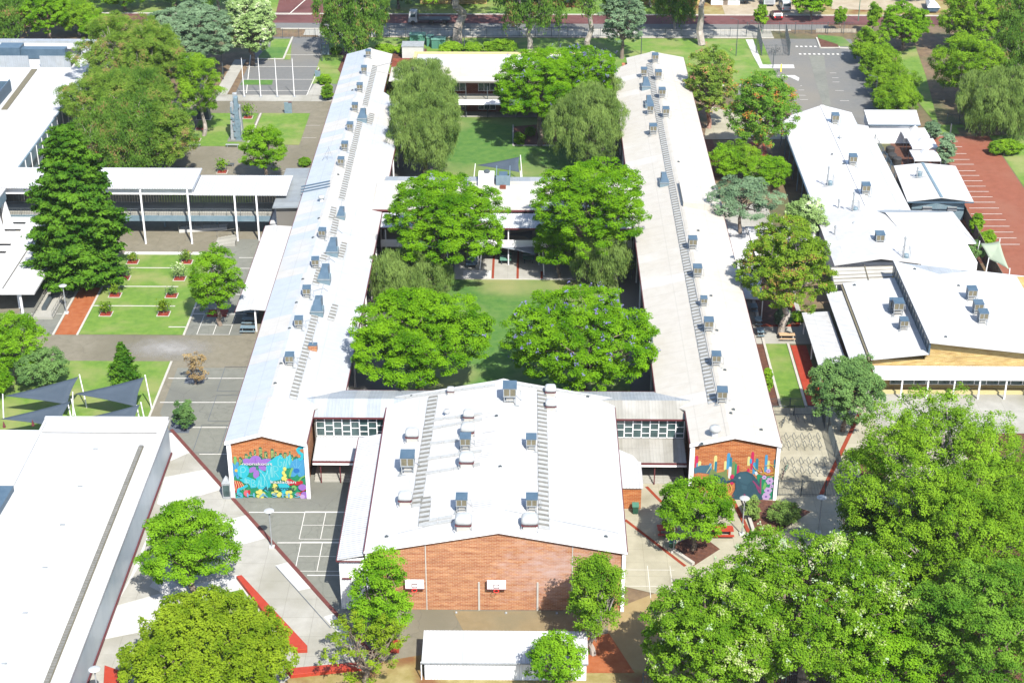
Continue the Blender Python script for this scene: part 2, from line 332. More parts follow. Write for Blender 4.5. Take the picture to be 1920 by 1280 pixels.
# ---------------- ground ----------------
SHN = 0
def sheet(name, m, k, pts, label=None):
    global SHN; SHN += 1
    mb = MB(); z = 0.02*k+SHN*.00012
    a = sum(pts[i][0]*pts[(i+1)%len(pts)][1]-pts[(i+1)%len(pts)][0]*pts[i][1] for i in range(len(pts)))
    if a < 0: pts = list(pts)[::-1]
    mb.poly([(p[0], p[1], z) for p in pts])
    return tag(mb.build(name, m), kind='structure')
def R(name, m, k, x0, x1, y0, y1): return sheet(name, m, k, [(x0,y0),(x1,y0),(x1,y1),(x0,y1)])
def G(name, m, k, *px):
    "polygon on the ground given by where its corners are seen"
    return sheet(name, m, k, [P(a, b) for a, b in px])
def strips(name, m, k, segs, w=.12, raised=0):
    "painted or laid lines, or raised kerbs, in world coordinates: one mesh"
    global SHN; SHN += 1
    mb = MB(); z = 0.02*k+SHN*.00012
    for (x0, y0, x1, y1) in segs:
        d = Vector((x1-x0, y1-y0, 0)); L = d.length; d.normalize(); n = Vector((-d.y, d.x, 0))*(w/2)
        a, b = Vector((x0, y0, 0)), Vector((x1, y1, 0))
        q = [a-n, b-n, b+n, a+n]
        if raised: mb.prism([(p.x, p.y) for p in q], 0, raised+z)
        else: mb.poly([(p.x, p.y, z) for p in q])
    return tag(mb.build(name, m), kind='structure')
def SP(name, m, k, segs, w=.12, raised=0):
    o = []
    for a, b, c, d in segs:
        p, q = P(a, b), P(c, d); o.append((p.x, p.y, q.x, q.y))
    return strips(name, m, k, o, w, raised)
sheet('ground', 'soil', 0, [(-900,-300),(900,-300),(900,1500),(-900,1500)])
# west yard
R('courtyard_paving', 'asphaltwarm', 1, -90, -32.4, 160, 283)
G('court_asphalt', 'asphalt', 2, (333,690),(520,690),(700,870),(712,1240),(322,808),(300,775))
R('court_asphalt', 'asphalt', 2, -44.6, -37.3, 191.7, 222)
R('court_asphalt', 'asphalt', 2, -68, -61.9, 191.7, 214)
R('lawn', 'grass', 3, -58.5, -44.9, 191.7, 216.5)
R('lawn', 'grass', 3, -72, -45.1, 160, 184.5)
R('lawn', 'grass', 3, -57.0, -47.3, 259.4, 275.3)
R('lawn', 'grass', 3, -46.6, -38.3, 260.1, 275.4)
R('lawn', 'grass', 3, -57, -42.5, 229.5, 239)
R('mulch_strip', 'orangedirt', 3, -61.6, -58.8, 191.6, 214)
R('path', 'concrete', 2, -62, -32.4, 281.6, 285.0)
strips('kerb', 'kerb', 3, [(-58.65,191.6,-58.65,214), (-61.8,191.6,-61.8,214), (-44.8,191.7,-44.8,216.5), (-45.0,162,-45.0,184.5), (-46.9,259.4,-46.9,275.3)], .28, .04)
strips('kerb', 'concretelight', 3, [(-58,216.9,-44.4,216.9)], .9, .05)
strips('garden_edging', 'kerb', 4, [(-57.3,212.0,-49.5,212.0), (-58.5,206.0,-48.2,206.0), (-58.5,200.0,-47.5,200.0), (-47.2,193.9,-44.9,193.9)], .22, .02)
# light stain on the path
mb = MB(); rnd = random.Random(4)
m_, nt_, b_ = newmat('stain'); N_ = nt_.nodes
g_ = N_.new('ShaderNodeTexCoord'); vl = N_.new('ShaderNodeVectorMath'); vl.operation = 'LENGTH'; mp_ = N_.new('ShaderNodeMapping'); mp_.inputs['Scale'].default_value = (.17,.32,1); nt_.links.new(g_.outputs['Object'], mp_.inputs[0]); nt_.links.new(mp_.outputs[0], vl.inputs[0])
nn = N_.new('ShaderNodeTexNoise'); nn.inputs['Scale'].default_value = .8; nn.inputs['Detail'].default_value = 8; nt_.links.new(g_.outputs['Object'], nn.inputs['Vector'])
sb = N_.new('ShaderNodeMath'); sb.operation = 'SUBTRACT'; nt_.links.new(nn.outputs[0], sb.inputs[0]); nt_.links.new(vl.outputs['Value'], sb.inputs[1])
rr = N_.new('ShaderNodeMapRange'); rr.inputs[1].default_value = -.6; rr.inputs[2].default_value = .5; rr.inputs[4].default_value = .75; nt_.links.new(sb.outputs[0], rr.inputs[0]); nt_.links.new(rr.outputs[0], b_.inputs['Alpha'])
b_.inputs['Base Color'].default_value = (.22,.215,.205,1); b_.inputs['Roughness'].default_value = .9
sp_ = P(318, 654); mb.poly([(sp_.x-7, sp_.y-3.5, .11), (sp_.x+7, sp_.y-3.5, .11), (sp_.x+7, sp_.y+3.5, .11), (sp_.x-7, sp_.y+3.5, .11)])
tag(mb.build('pale_patch', 'stain', loc=(sp_.x, sp_.y, .05)), kind='structure')
# court lines
seg = []
for y, xa, xb in ((710,316,458),(755,300,446),(802,353,431),(852,374,426),(961,467,655),(1018,520,655),(1079,576,640),(484,448,475),(504,448,470),(553,440,462),(589,361,462),(855,100,101)):
    seg.append((xa, y, xb, y))
SP('court_lines', 'line', 4, seg, .16)
def courtbox(x, y, w, h, m='line', k=4, lw=.08, mid=True):
    a = P(x, y); s_ = [(a.x,a.y,a.x+w,a.y),(a.x,a.y+h,a.x+w,a.y+h),(a.x,a.y,a.x,a.y+h),(a.x+w,a.y,a.x+w,a.y+h)]
    if mid: s_ += [(a.x+w*.5,a.y,a.x+w*.5,a.y+h),(a.x,a.y+h*.5,a.x+w,a.y+h*.5)]
    strips('court_lines', m, k, s_, lw)
courtbox(369,628,4.2,5.6); courtbox(561,1011,4.5,5.2); courtbox(553,1071,4.5,5.2)
for (x,y) in ((361,849),(390,790),(407,734)): courtbox(x, y, 3.0, 6.2, 'lineblue', 4, .07, False)
SP('court_lines', 'line', 4, [(100,555,137,555),(45,589,117,589)], .12)
SP('path_lines', 'kerb', 3, [(573,236,600,236),(567,259,593,259),(530,321,545,321)], .15)
# front plaza and its brick red edge
G('plaza', 'concrete', 3, (316,806),(322,808),(712,1240),(712,1300),(160,1300),(165,1240),(306,860))
for q in ([(318,812),(324,812),(358,848),(318,866)], [(309,895),(384,881),(417,918),(305,950),(294,945)], [(409,980),(462,966),(497,1010),(438,1026),(409,1020)],
          [(283,990),(262,1060),(215,1140),(245,1080)], [(211,1138),(300,1113),(345,1105),(300,1178),(192,1200)], [(350,1100),(445,1078),(470,1115),(420,1130),(365,1125)],
          [(515,1061),(545,1053),(584,1103),(560,1108)], [(606,1157),(628,1150),(665,1195),(650,1203)], [(300,1075),(355,1110),(330,1125),(280,1100)]):
    G('paving_band', 'concretelight', 4, *q)
SP('drain_line', 'lineblue', 5, [(517,1062,620,1178)], .08)
SP('edge_kerb', 'redkerb', 4, [(321,806,715,1246)], .42, .03)
G('lawn', 'grass', 4, (455,1105),(510,1190),(420,1250),(330,1240),(300,1150),(345,1130))
G('court_asphalt', 'asphaltwarm', 2, (690,1142),(1110,1142),(1150,1150),(1120,1250),(640,1250))
G('court_asphalt', 'tanasphalt', 3, (850,1146),(1172,1146),(1115,1195),(1100,1245),(900,1245))
G('dry_grass', 'drygrass', 3, (560,1255),(730,1238),(790,1228),(1300,1262),(1320,1330),(480,1330))
G('red_soil', 'orangedirt', 4, (1100,1195),(1142,1188),(1190,1262),(1100,1262))
G('sand_path', 'tanpath', 2, (1140,1146),(1260,1100),(1300,1140),(1320,1290),(1195,1275),(1140,1188))
# east front court
G('east_court', 'concreteyellow', 3, (1150,905),(1460,905),(1460,935),(1560,935),(1560,1010),(1400,1100),(1300,1130),(1172,1100))
R('bike_yard', 'concreteyellow', 2, 27.1, 50, 152, 174)
R('east_path', 'concreteyellow', 3, 24, 34.5, 140, 154)
strips('court_lines', 'line', 4, [(9.9,137.5,15,137.5),(9.9,140.3,15,140.3),(12.3,135.5,12.3,141),(14.6,135.5,14.6,141)], .06)
SP('brick_line', 'orangekerb', 4, [(1212,913,1248,950),(1172,975,1285,1062)], .35)
SP('brick_line', 'orangekerb', 4, [(1372,935,1405,1002)], .4, .12)
SP('brick_line', 'orangekerb', 4, [(1612,775,1536,935)], .45)
SP('garden_edging', 'kerb', 5, [(1392,935,1412,998),(1392,935,1440,930),(1255,1030,1300,1060),(1597,848,1610,890)], .35, .3)
G('garden_bed', 'mulch', 4, (1255,1025),(1310,1000),(1350,1030),(1300,1062))
G('garden_bed', 'mulch', 4, (1400,935),(1460,940),(1520,960),(1440,1010),(1412,998))
G('garden_bed', 'mulch', 4, (1598,850),(1660,848),(1660,900),(1612,892))
G('garden_bed', 'mulch', 1, (1560,930),(1960,760),(1960,1330),(1200,1330),(1400,1100))
G('path', 'concreteyellow', 3, (1520,930),(1600,930),(1580,1030),(1500,1020))
# east side garden
R('path', 'concrete', 2, 28.0, 36.3, 190.1, 236)
R('lawn', 'grass', 3, 30.4, 33.2, 173.7, 190.1)
R('garden_bed', 'mulch', 3, 28.4, 30.1, 174, 190)
strips('garden_edging', 'kerb', 4, [(30.25,173.7,30.25,212),(33.3,173.7,33.3,190.1)], .3, .1)
R('red_paving', 'redpave', 3, 33.6, 35.6, 174.3, 189.7)
R('garden_bed', 'mulch', 4, 30.6, 35.2, 195.6, 214)
strips('brick_line', 'orangekerb', 5, [(30.4,195.2,35.4,195.2),(35.4,195.2,35.4,208)], .5, .05)
G('garden_bed', 'mulch', 4, (1300,262),(1335,262),(1362,330),(1330,335))
G('lawn', 'grass', 4, (1395,300),(1445,300),(1470,345),(1410,345))
G('garden_bed', 'redmulch', 5, (1405,268),(1432,266),(1442,298),(1405,298))
G('path', 'concreteyellow', 3, (1330,200),(1500,225),(1475,262),(1320,262))
R('paving', 'concrete', 2, 41, 62, 168, 179)
R('road', 'asphaltdark', 2, 62, 80, 160, 175)
# inner courtyards
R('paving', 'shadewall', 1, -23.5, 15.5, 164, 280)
R('lawn', 'grassdeep', 2, -15.5, 12.5, 168, 209)
R('path', 'concrete', 3, -10.5, 6.5, 209.0, 219)
strips('brick_line', 'orangekerb', 4, [(-8.45,209,-8.45,211.2),(-5.05,209,-5.05,219),(-1.6,209,-1.6,219),(1.75,209,1.75,211.5)], .32)
strips('kerb', 'kerb', 4, [(-10.5,208.9,6.5,208.9)], .25, .02)
R('paving_band', 'concretelight', 4, -9.2, -5.3, 209.1, 211.6)
R('lawn', 'grassdeep', 2, -15.5, 9.5, 236, 273.8)
R('path', 'concrete', 3, -16, 9.5, 273.8, 276.5)
G('garden_bed', 'mulch', 3, (962,238),(1040,232),(1046,274),(962,274))
SP('garden_edging', 'kerb', 4, [(962,236,962,274),(962,274,1046,274)], .2, .12)
# north: lawn, footpath, roads
R('lawn', 'grass', 1, -43, 52, 291, 319)
G('garden_bed', 'mulch', 2, (600,95),(660,90),(800,92),(800,110),(640,140),(615,105))
R('footpath', 'concrete', 2, -45, 48, 320.3, 324.2)
R('road', 'redroad', 2, -140, 140, 328.5, 334.5)
R('road', 'asphaltdark', 2, -60, 60, 324.9, 328.5)
strips('kerb', 'kerb', 3, [(-140,334.8,140,334.8),(-50,324.5,52,324.5),(-42,319.6,48,319.6),(-30,290.8,40,290.8)], .4, .1)
G('road', 'redroad', 3, (515,36),(610,36),(600,-30),(530,-30))
strips('road_lines', 'line', 5, [(-55,334.2,-45,334.2),(-49.6,334.4,-47.5,345)], .25)
R('verge', 'grass', 1, -140, 30, 335.2, 352)
R('verge', 'drygrass', 1, 30, 160, 335.2, 352)
R('driveway', 'sandpave', 2, 40, 55, 335.2, 350)
G('driveway', 'sandpave', 3, (1540,-20),(1740,-20),(1740,22),(1560,18))
R('garden', 'grass', 1, -200, 250, 352, 420)
R('north_parking', 'asphaltdark', 2, -53, -40.0, 284.9, 319)
R('path', 'asphaltdark', 2, -40, -33, 284.9, 291)
G('lawn', 'grass', 4, (600,128),(612,104),(645,104),(634,130))
G('lawn', 'grass', 4, (505,113),(545,113),(547,74),(508,74))
G('garden_bed', 'grassdeep', 5, (480,113),(533,113),(541,90),(500,90))
strips('kerb', 'kerb', 4, [(-46.9,305,-46.9,319),(-52.5,305,-46.9,305)], .35, .12)
SP('parking_lines', 'line', 4, [(462,126,598,126),(455,150,592,150),(447,171,580,171),(535,104,602,104),(470,104,462,176),(598,128,575,180)], .16)
G('path', 'concrete', 4, (400,180),(425,180),(462,113),(440,113))
G('path', 'concrete', 4, (575,180),(608,180),(622,158),(590,158))
G('garden_bed', 'grassdeep', 4, (450,160),(510,160),(512,151),(458,151))
# east car parks
R('car_park', 'asphaltdark', 2, 45.5, 63, 268, 319)
R('car_park', 'asphaltdark', 2, 36, 46, 286, 292)
G('wet_streak', 'asphalt', 3, (1517,105),(1545,105),(1549,140),(1558,200),(1543,200),(1527,145))
SP('parking_lines', 'line', 4, [(1500,162,1504,162),(1497,170,1508,170),(1498,180,1511,180),(1500,188,1515,188),(1556,138,1568,138),(1560,147,1572,147),(1561,155,1574,155),(1566,171,1582,171),(1575,190,1592,190)], .12)
strips('parking_lines', 'line', 4, [(51.5+i*.9,309.3,51.95+i*.9,309.3) for i in range(10)]+[(51.5+i*.9,314.0,51.95+i*.9,314.0) for i in range(10)], .7)
G('path', 'concretelight', 3, (1398,75),(1412,75),(1430,122),(1488,122),(1490,129),(1425,129),(1412,105))
G('path', 'concretelight', 3, (1454,142),(1490,142),(1499,147),(1497,153),(1482,146))
G('garden_bed', 'mulch', 4, (1533,72),(1538,90),(1575,92),(1570,84))
G('lawn', 'grassdeep', 3, (1533,66),(1580,70),(1600,88),(1574,88),(1536,80))
SP('kerb', 'kerb', 4, [(1531,72,1538,91),(1538,91,1574,91),(1574,91,1600,92)], .3, .12)
R('red_car_park', 'redasphalt', 1, 64.7, 77.2, 160, 265.5)
R('lawn', 'grass', 1, 77.4, 130, 150, 266)
SP('bay_lines', 'line', 3, [(1760,y,x2,y) for y,x2 in ((256,1790),(266,1796),(276,1804),(289,1812),(300,1818),(309,1826))]+
   [(1790,321,1829,321),(1795,330,1836,330),(1801,340,1842,340),(1808,350,1848,350),(1810,360,1854,360),(1812,370,1861,370),(1815,380,1866,380),(1817,391,1873,391),(1820,402,1879,402),(1825,413,1886,413),(1832,425,1893,425),(1838,436,1900,436),(1845,447,1906,447),(1852,459,1912,459)], .13)
G('lawn', 'grass', 2, (1680,100),(1722,85),(1760,190),(1810,240),(1760,240),(1712,180))
G('driveway', 'soil', 3, (1712,75),(1752,75),(1800,180),(1832,235),(1760,235),(1735,140))
G('lawn', 'grass', 3, (1752,238),(1792,238),(1800,252),(1757,252))
R('garden_bed', 'mulch', 1, 60, 64.6, 215, 268)
# ---------------- buildings ----------------
def XY(x, y, z): p = P(x, y, z); return p.x, p.y
def building(name, label, loc, cat='building'): return empty(name, loc, label, cat)
def panelwall(parent, name, m, x0, x1, y0, y1, z0, z1): return MB().box(x0,x1,y0,y1,z0,z1).build(name, m, parent)
def windowrow(parent, x0, x1, y, z0, z1, n, rows=1, fw=.055):
    "windows in a wall that faces the camera: each one a part with its own frame"
    w_ = (x1-x0)/n
    for i in range(n):
        a = x0+i*w_; b = a+w_
        pn = MB().box(a+fw/2, b-fw/2, y-.05, y+.02, z0, z1).build('window', 'glass', parent)
        f = MB()
        f.box(a+.002, a+fw, y-.12, y-.052, z0, z1).box(b-fw, b-.002, y-.12, y-.052, z0, z1)
        for k in range(rows+1):
            zz = z0+(z1-z0)*k/rows; off = 0
            if rows > 1 and 0 < k < rows: off = ((-1)**i)*.22
            f.box(a+fw, b-fw, y-.118, y-.054, zz-fw/2+off, zz+fw/2+off)
        f.build('frame', 'white', pn)
# --- west wing ---
ZW = lambda x, y: 8.4-.27*abs(x+28.5)
ww = building('classroom_wing', 'long classroom wing with pale blue and cream roof, flower mural on its end', (-27, 153.4, 0))
MB().box(-32.1, -24.3, 153.9, 162, 0, 6.5).box(-32.1, -22.4, 162.002, 262, 0, 6.4).box(-32.1,-25.2,262.002,285.6,0,6.3).box(-32.05,-24.1,153.45,153.9,0,6.9).build('wall', 'brick', ww)
MB().slab([(-32.6,153.1,ZW(-32.6,0)),(-28.5,153.1,8.4),(-28.5,286.1,8.4),(-32.6,286.1,ZW(-32.6,0))]).build('roof', 'roofwest', ww)
rf = MB().slab([(-28.498,153.1,8.4),(-23.8,153.1,ZW(-23.8,0)),(-23.8,160.5,ZW(-23.8,0)),(-20.9,164,ZW(-20.9,0)),(-20.9,262,ZW(-20.9,0)),(-24.5,266,ZW(-24.5,0)),(-24.5,286.1,ZW(-24.5,0)),(-28.498,286.1,8.4)]).build('roof', 'roofwestb', ww)
MB().slab([(-28.95,153.05,8.31),(-28.5,153.05,8.44),(-28.5,286.2,8.44),(-28.95,286.2,8.31)], .06).slab([(-28.499,153.05,8.44),(-28.1,153.05,8.33),(-28.1,286.2,8.33),(-28.499,286.2,8.44)], .06).build('ridge_cap', 'roofwestb', ww)
MB().box(-32.68,-32.58,153.1,286.1,7.12,7.27).box(-20.92,-20.80,164,262,6.1,6.32).box(-23.82,-23.70,153.1,160.3,6.95,7.1).build('gutter', 'maroon', ww)
for y in range(170, 262, 8): MB().box(-21.3,-21.1,y,y+.2,0,6.2).build('post', 'white', ww)
# gable end: brick triangle, white barge boards and corner piers
def gable(parent, x0, xr, x1, y, z0, zr, z1, m, zb=6.6):
    w3 = MB(); a = [(x0,y,zb),(x1,y,zb),(x1,y,z1),(xr,y,zr),(x0,y,z0)]; b = [(p[0],y+.3,p[2]) for p in a]
    w3.poly(a); w3.poly(b[::-1])
    for i in range(5):
        j = (i+1) % 5; w3.poly([a[j], a[i], b[i], b[j]])
    return w3.build('gable_wall', m, parent)
def barge(parent, pts, y, h=.32, t=.12, m='white'):
    mb = MB()
    for (xa, za), (xb, zb) in zip(pts, pts[1:]):
        mb.hexa([(xa,y-t,za-h),(xb,y-t,zb-h),(xb,y,zb-h),(xa,y,za-h)], [(xa,y-t,za),(xb,y-t,zb),(xb,y,zb),(xa,y,za)])
    return mb.build('barge_board', m, parent)
gable(ww, -32.04, -28.5, -24.11, 153.42, 7.15, 8.12, 6.98, 'brickmural', 0.0)
barge(ww, [(-32.6,7.28),(-28.5,8.42),(-23.75,7.1)], 153.12, .36, .14)
MB().box(-32.45,-32.0,153.2,153.6,0,7.0).build('corner_pier', 'white', ww); MB().box(-24.15,-23.75,153.2,153.6,0,6.85).build('corner_pier', 'white', ww)
# --- east wing ---
ZE = lambda x, y: 8.3-(.185*(x-21.6) if x > 21.6 else .255*(21.6-x))
ew = building('classroom_wing', 'long classroom wing with cream metal roof and bird mural on its end', (22, 153.6, 0))
MB().box(17.9, 26.7, 154.1, 162, 0, 6.6).box(16.2, 26.7, 162.002, 284.5, 0, 6.4).build('wall', 'brick', ew)
MB().slab([(21.602,153.3,8.3),(27.1,153.3,ZE(27.1,0)),(27.1,285,ZE(27.1,0)),(21.602,285,8.3)]).build('roof', 'roofeast', ew)
MB().slab([(17.4,153.3,ZE(17.4,0)),(21.6,153.3,8.3),(21.6,285,8.3),(17,285,ZE(17,0)),(17,281.5,ZE(17,0)),(14.5,280.5,ZE(14.5,0)),(14.5,164,ZE(14.5,0)),(17.4,160.5,ZE(17.4,0))]).build('roof', 'roofeast', ew)
MB().slab([(21.2,153.25,8.24),(21.6,153.25,8.34),(21.6,285.1,8.34),(21.2,285.1,8.24)], .06).slab([(21.601,153.25,8.34),(22.0,153.25,8.26),(22.0,285.1,8.26),(21.601,285.1,8.34)], .06).build('ridge_cap', 'roofeast', ew)
MB().box(27.08,27.18,153.3,285,7.05,7.22).box(14.4,14.52,164,280.5,6.2,6.42).box(17.3,17.42,153.3,160.4,6.95,7.12).build('gutter', 'maroon', ew)
for y in range(168, 280, 8): MB().box(14.7,14.9,y,y+.2,0,6.3).build('post', 'white', ew)
gable(ew, 17.95, 22.1, 26.85, 153.62, 6.95, 8.05, 7.15, 'brickmural', 0.0)
barge(ew, [(17.3,7.22),(22.1,8.36),(27.15,7.3)], 153.32, .36, .14)
MB().box(17.4,17.9,153.4,153.8,0,6.95).build('corner_pier', 'white', ew); MB().box(26.7,27.08,153.4,153.8,0,7.0).build('corner_pier', 'white', ew)
# --- gym ---
ZG = lambda x, y: 9.5-.19*abs(x+2.8)
gy = building('gymnasium', 'gymnasium with wide white gable roof and brick end wall carrying two hoops', (-3, 133.5, 0))
MB().box(-15.4, 9.25, 133.75, 163, 0, 6.9).build('wall', 'offwhite', gy)
gable(gy, -15.38, -2.8, 9.22, 133.45, 7.0, 9.3, 7.0, 'brick', 0.0)
gable(gy, -15.38, -2.8, 9.22, 162.75, 6.98, 9.28, 6.98, 'offwhite', 6.95)
MB().slab([(-15.8,133.2,ZG(-15.8,0)),(-2.8,133.2,9.5),(-2.8,163.3,9.5),(-15.8,163.3,ZG(-15.8,0))], .14).build('roof', 'roofgym', gy)
MB().slab([(-2.798,133.2,9.5),(9.6,133.2,ZG(9.6,0)),(9.6,163.3,ZG(9.6,0)),(-2.798,163.3,9.5)], .14).build('roof', 'roofgym', gy)
MB().slab([(-3.35,133.15,9.42),(-2.8,133.15,9.56),(-2.8,163.35,9.56),(-3.35,163.35,9.42)], .06).slab([(-2.799,133.15,9.56),(-2.25,133.15,9.42),(-2.25,163.35,9.42),(-2.799,163.35,9.56)], .06).build('ridge_cap', 'roofgym', gy)
barge(gy, [(-15.85,7.06),(-2.8,9.52),(9.65,7.15)], 133.22, .2, .1)
barge(gy, [(-15.85,6.86),(-2.8,9.32),(9.65,6.95)], 133.225, .05, .08, 'maroon')
MB().box(-15.92,-15.8,133.2,163.3,6.85,7.0).box(9.6,9.7,133.2,163.3,6.9,7.06).build('gutter', 'maroon', gy)
MB().box(9.15,9.5,133.25,133.7,0,6.8).build('corner_pier', 'white', gy); MB().box(-15.75,-15.3,133.25,133.7,0,6.7).build('corner_pier', 'white', gy)
for x in (-9.9, 4.35): MB().box(x-.05, x+.05, 133.4, 133.45, 0, 7.9).build('expansion_joint', 'offwhite', gy)
for x in (-4.75, 1.0): MB().box(x-.09, x+.09, 133.36, 133.44, 0, 3.4).build('wall_pipe', 'offwhite', gy)
for i, x in enumerate((-12, -7, -2.1, 2.9)): MB().lathe((x,132.9,0.03), [(.13,0),(.13,.12),(.05,.2)], 8).build('ground_light', 'galv', gy)
# side annex along the gym
an = building('covered_walkway', 'tall narrow white walkway annex running along the west side of the gymnasium', (-17, 133.4, 0), 'annex')
MB().slab([(-18.5,133.3,6.05),(-15.93,133.3,6.6),(-15.93,156.2,6.6),(-18.5,156.2,6.05)], .12).build('roof', 'roofriby', an)
MB().box(-18.35,-15.9,133.5,133.7,0,6.0).build('wall', 'wallrib', an)
MB().box(-18.35,-18.2,133.7,156,0,5.9).build('wall', 'wallrib', an)
MB().box(-18.6,-18.5,133.2,156.3,5.85,6.0).box(-18.5,-16,133.2,133.28,5.8,5.92).build('gutter', 'maroon', an)
MB().box(-18.1,-17.2,133.3,133.4,3.7,3.82).build('pipe', 'maroon', an)
# link roof behind and beside the gym
lk = building('link_building', 'low grey roofed link behind the gymnasium with gridded windows each side', (-3, 160.5, 0))
MB().slab([(-23.9,159.9,6.45),(-15.95,159.9,6.45),(-13.2,162.3,7.45),(-26,162.3,7.45)], .1).build('roof', 'rooflink', lk)
MB().slab([(9.72,159.9,6.45),(17.6,159.9,6.45),(20,162.3,7.45),(7.5,162.3,7.45)], .1).build('roof', 'rooflinkb', lk)
MB().slab([(-26,162.302,7.45),(20,162.302,7.45),(14.4,166.2,6.35),(-20.8,166.2,6.35)], .1).build('roof', 'rooflink', lk)
MB().box(-20.9,14.5,166.2,166.3,6.15,6.33).box(-23.8,-15.97,159.8,159.9,6.25,6.42).box(9.74,17.5,159.8,159.9,6.25,6.42).build('gutter', 'maroon', lk)
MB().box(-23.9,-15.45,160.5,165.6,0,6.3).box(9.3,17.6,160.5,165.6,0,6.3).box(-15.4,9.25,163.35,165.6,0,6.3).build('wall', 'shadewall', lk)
windowrow(lk, -23.7, -15.95, 160.46, 3.75, 6.15, 8, 3); windowrow(lk, 9.75, 17.4, 160.46, 3.75, 6.15, 8, 3)
def verandah(label, x0, x1, mm):
    v = building('verandah', label, ((x0+x1)/2, 158, 0), 'verandah')
    MB().slab([(x0,156.2,3.05),(x1,156.2,3.05),(x1,160.35,3.65),(x0,160.35,3.65)], .1).build('roof', mm, v)
    MB().box(x0,x1,156.05,156.19,2.85,3.05).build('fascia', 'maroon', v)
    MB().box(x0,x1,156.04,156.20,2.6,2.84).build('beam', 'white', v)
    for k in range(3): MB().box(x0,x1,156.6+.4*k,160.4,.15*k+.002*k,.15*(k+1)).build('step', 'concrete', v)
    for x in (x0+.8, (x0+x1)/2+.4): MB().box(x-.06,x+.06,156.4,156.52,.0,2.6).build('post', 'maroon', v)
    return v
verandah('verandah with rib roof and concrete steps between the flower mural and the annex', -23.72, -18.62, 'roofrib')
verandah('verandah with grey rib roof and steps left of the bird mural', 9.72, 17.4, 'rooflinkb')
pc = building('brick_porch', 'small brick store with sloping white roof against the east side of the gymnasium', (11, 152, 0))
MB().box(9.72,12.2,151.6,156.2,0,2.7).build('wall', 'brickmural', pc)
MB().slab([(9.72,151.4,2.85),(12.4,151.4,2.85),(12.4,156.9,3.1),(9.72,158.5,3.5)], .1).build('roof', 'roofrib', pc)
# --- middle building across the court ---
md = building('classroom_block', 'two storey block crossing the courtyard behind the two round green jacarandas', (-3, 214, 0))
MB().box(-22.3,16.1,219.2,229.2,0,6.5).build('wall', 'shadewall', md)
MB().slab([(-22.3,217.6,6.75),(15.6,217.6,6.75),(15.6,227.4,7.1),(-22.3,227.4,7.1)], .12).build('roof', 'roofeast', md)
MB().slab([(-21.3,227.402,7.08),(15.0,227.402,7.08),(15.0,230.3,6.6),(-21.3,230.3,6.6)], .1).build('roof', 'rooflink', md)
MB().box(-22.3,15.6,217.45,217.59,6.5,6.72).build('fascia', 'maroon', md)
MB().slab([(-20.8,213.3,5.85),(14.4,213.3,5.85),(14.4,217.3,6.35),(-20.8,217.3,6.35)], .1).build('verandah_roof', 'roofrib', md)
MB().box(-20.8,14.4,213.15,213.29,5.65,5.84).build('fascia', 'maroon', md)
MB().box(-20.8,14.4,213.5,219.2,2.95,3.2).build('balcony_floor', 'concrete', md)
MB().box(-20.8,14.4,213.3,213.48,2.9,3.95).build('balustrade', 'white', md)
MB().box(-20,-6.5,219.0,219.18,3.2,4.3).box(-5.6,3,219.0,219.18,3.2,4.3).build('wall_panel', 'brickdark', md)
windowrow(md, -20, -6.5, 219.15, 4.35, 5.8, 9, 1); windowrow(md, -5.6, 13, 219.15, 4.35, 5.8, 12, 1)
for i in range(9): MB().box(-20.2+i*4.3,-20.05+i*4.3,213.55,213.7,0,5.7).build('post', 'white', md)
pu = building('plant_screen', 'blue glass plant screen with white ducts on the middle block roof', (-4, 224, 7), 'roof plant')
a = P(930,350,6.9); b = P(957,324,7.4)
MB().box(a.x,b.x,a.y,a.y+.1,6.9,8.6).box(a.x,a.x+.1,a.y+.1,a.y+4,6.9,8.6).box(b.x-.1,b.x,a.y+.1,a.y+4,6.9,8.6).build('screen', 'bluepale', pu)
MB().box(a.x+.4,b.x-.4,a.y+1,a.y+3.2,6.95,8.0).build('cabinet', 'bluegrey', pu)
MB().box(a.x+.6,b.x-.6,a.y-1.2,a.y-.3,6.85,7.3).build('cabinet', 'brickdark', pu)
MB().box(a.x-2.6,a.x-.3,a.y-.3,a.y+3.6,6.85,7.9).build('duct_box', 'white', pu)
MB().lathe((a.x-1.4,a.y+3,7.9),[(.45,0),(.45,.3),(.3,.4)],12).build('fan', 'darkmetal', pu)
# --- far building ---
fb = building('classroom_block', 'far two storey block closing the courtyard, flat pale roof and brick panels', (-3, 275, 0))
MB().box(-24.4,9,276.6,286,0,6.6).build('wall', 'brickdark', fb)
MB().slab([(-24.2,273.2,6.75),(9.5,273.2,6.75),(9.5,280,6.95),(-24.2,280,6.95)], .14).build('roof', 'roofeast', fb)
MB().slab([(-20,280.1,7.3),(9.5,280.1,7.3),(9.5,286,7.35),(-20,286,7.35)], .5).build('roof', 'roofgym', fb)
MB().box(-20.6,9.6,286.05,286.4,6.6,7.7).box(-20.6,-20.05,280.1,286.04,6.6,7.6).build('parapet', 'creamtrim', fb)
MB().box(-21.5,9.5,273.05,273.19,6.45,6.7).build('fascia', 'shadewall', fb)
MB().box(-21,9,273.6,276.5,2.95,3.2).build('balcony_floor', 'concrete', fb)
MB().slab([(-21.5,272.2,2.95),(9,272.2,2.95),(9,273.55,3.35),(-21.5,273.55,3.35)], .12).build('canopy', 'white', fb)
for z0, z1 in ((0.5, 2.4), (3.9, 5.9)):
    for x in (-19, -14.2, -9.0, -4.6, .5, 5): windowrow(fb, x, x+3.0, 276.55, z0, z1, 3, 1)
for x in (-19.5,-15,-11.1,-7.4,-2.5,2.5,7): MB().box(x,x+.14,273.62,273.76,0,6.6).build('post', 'darkmetal', fb)
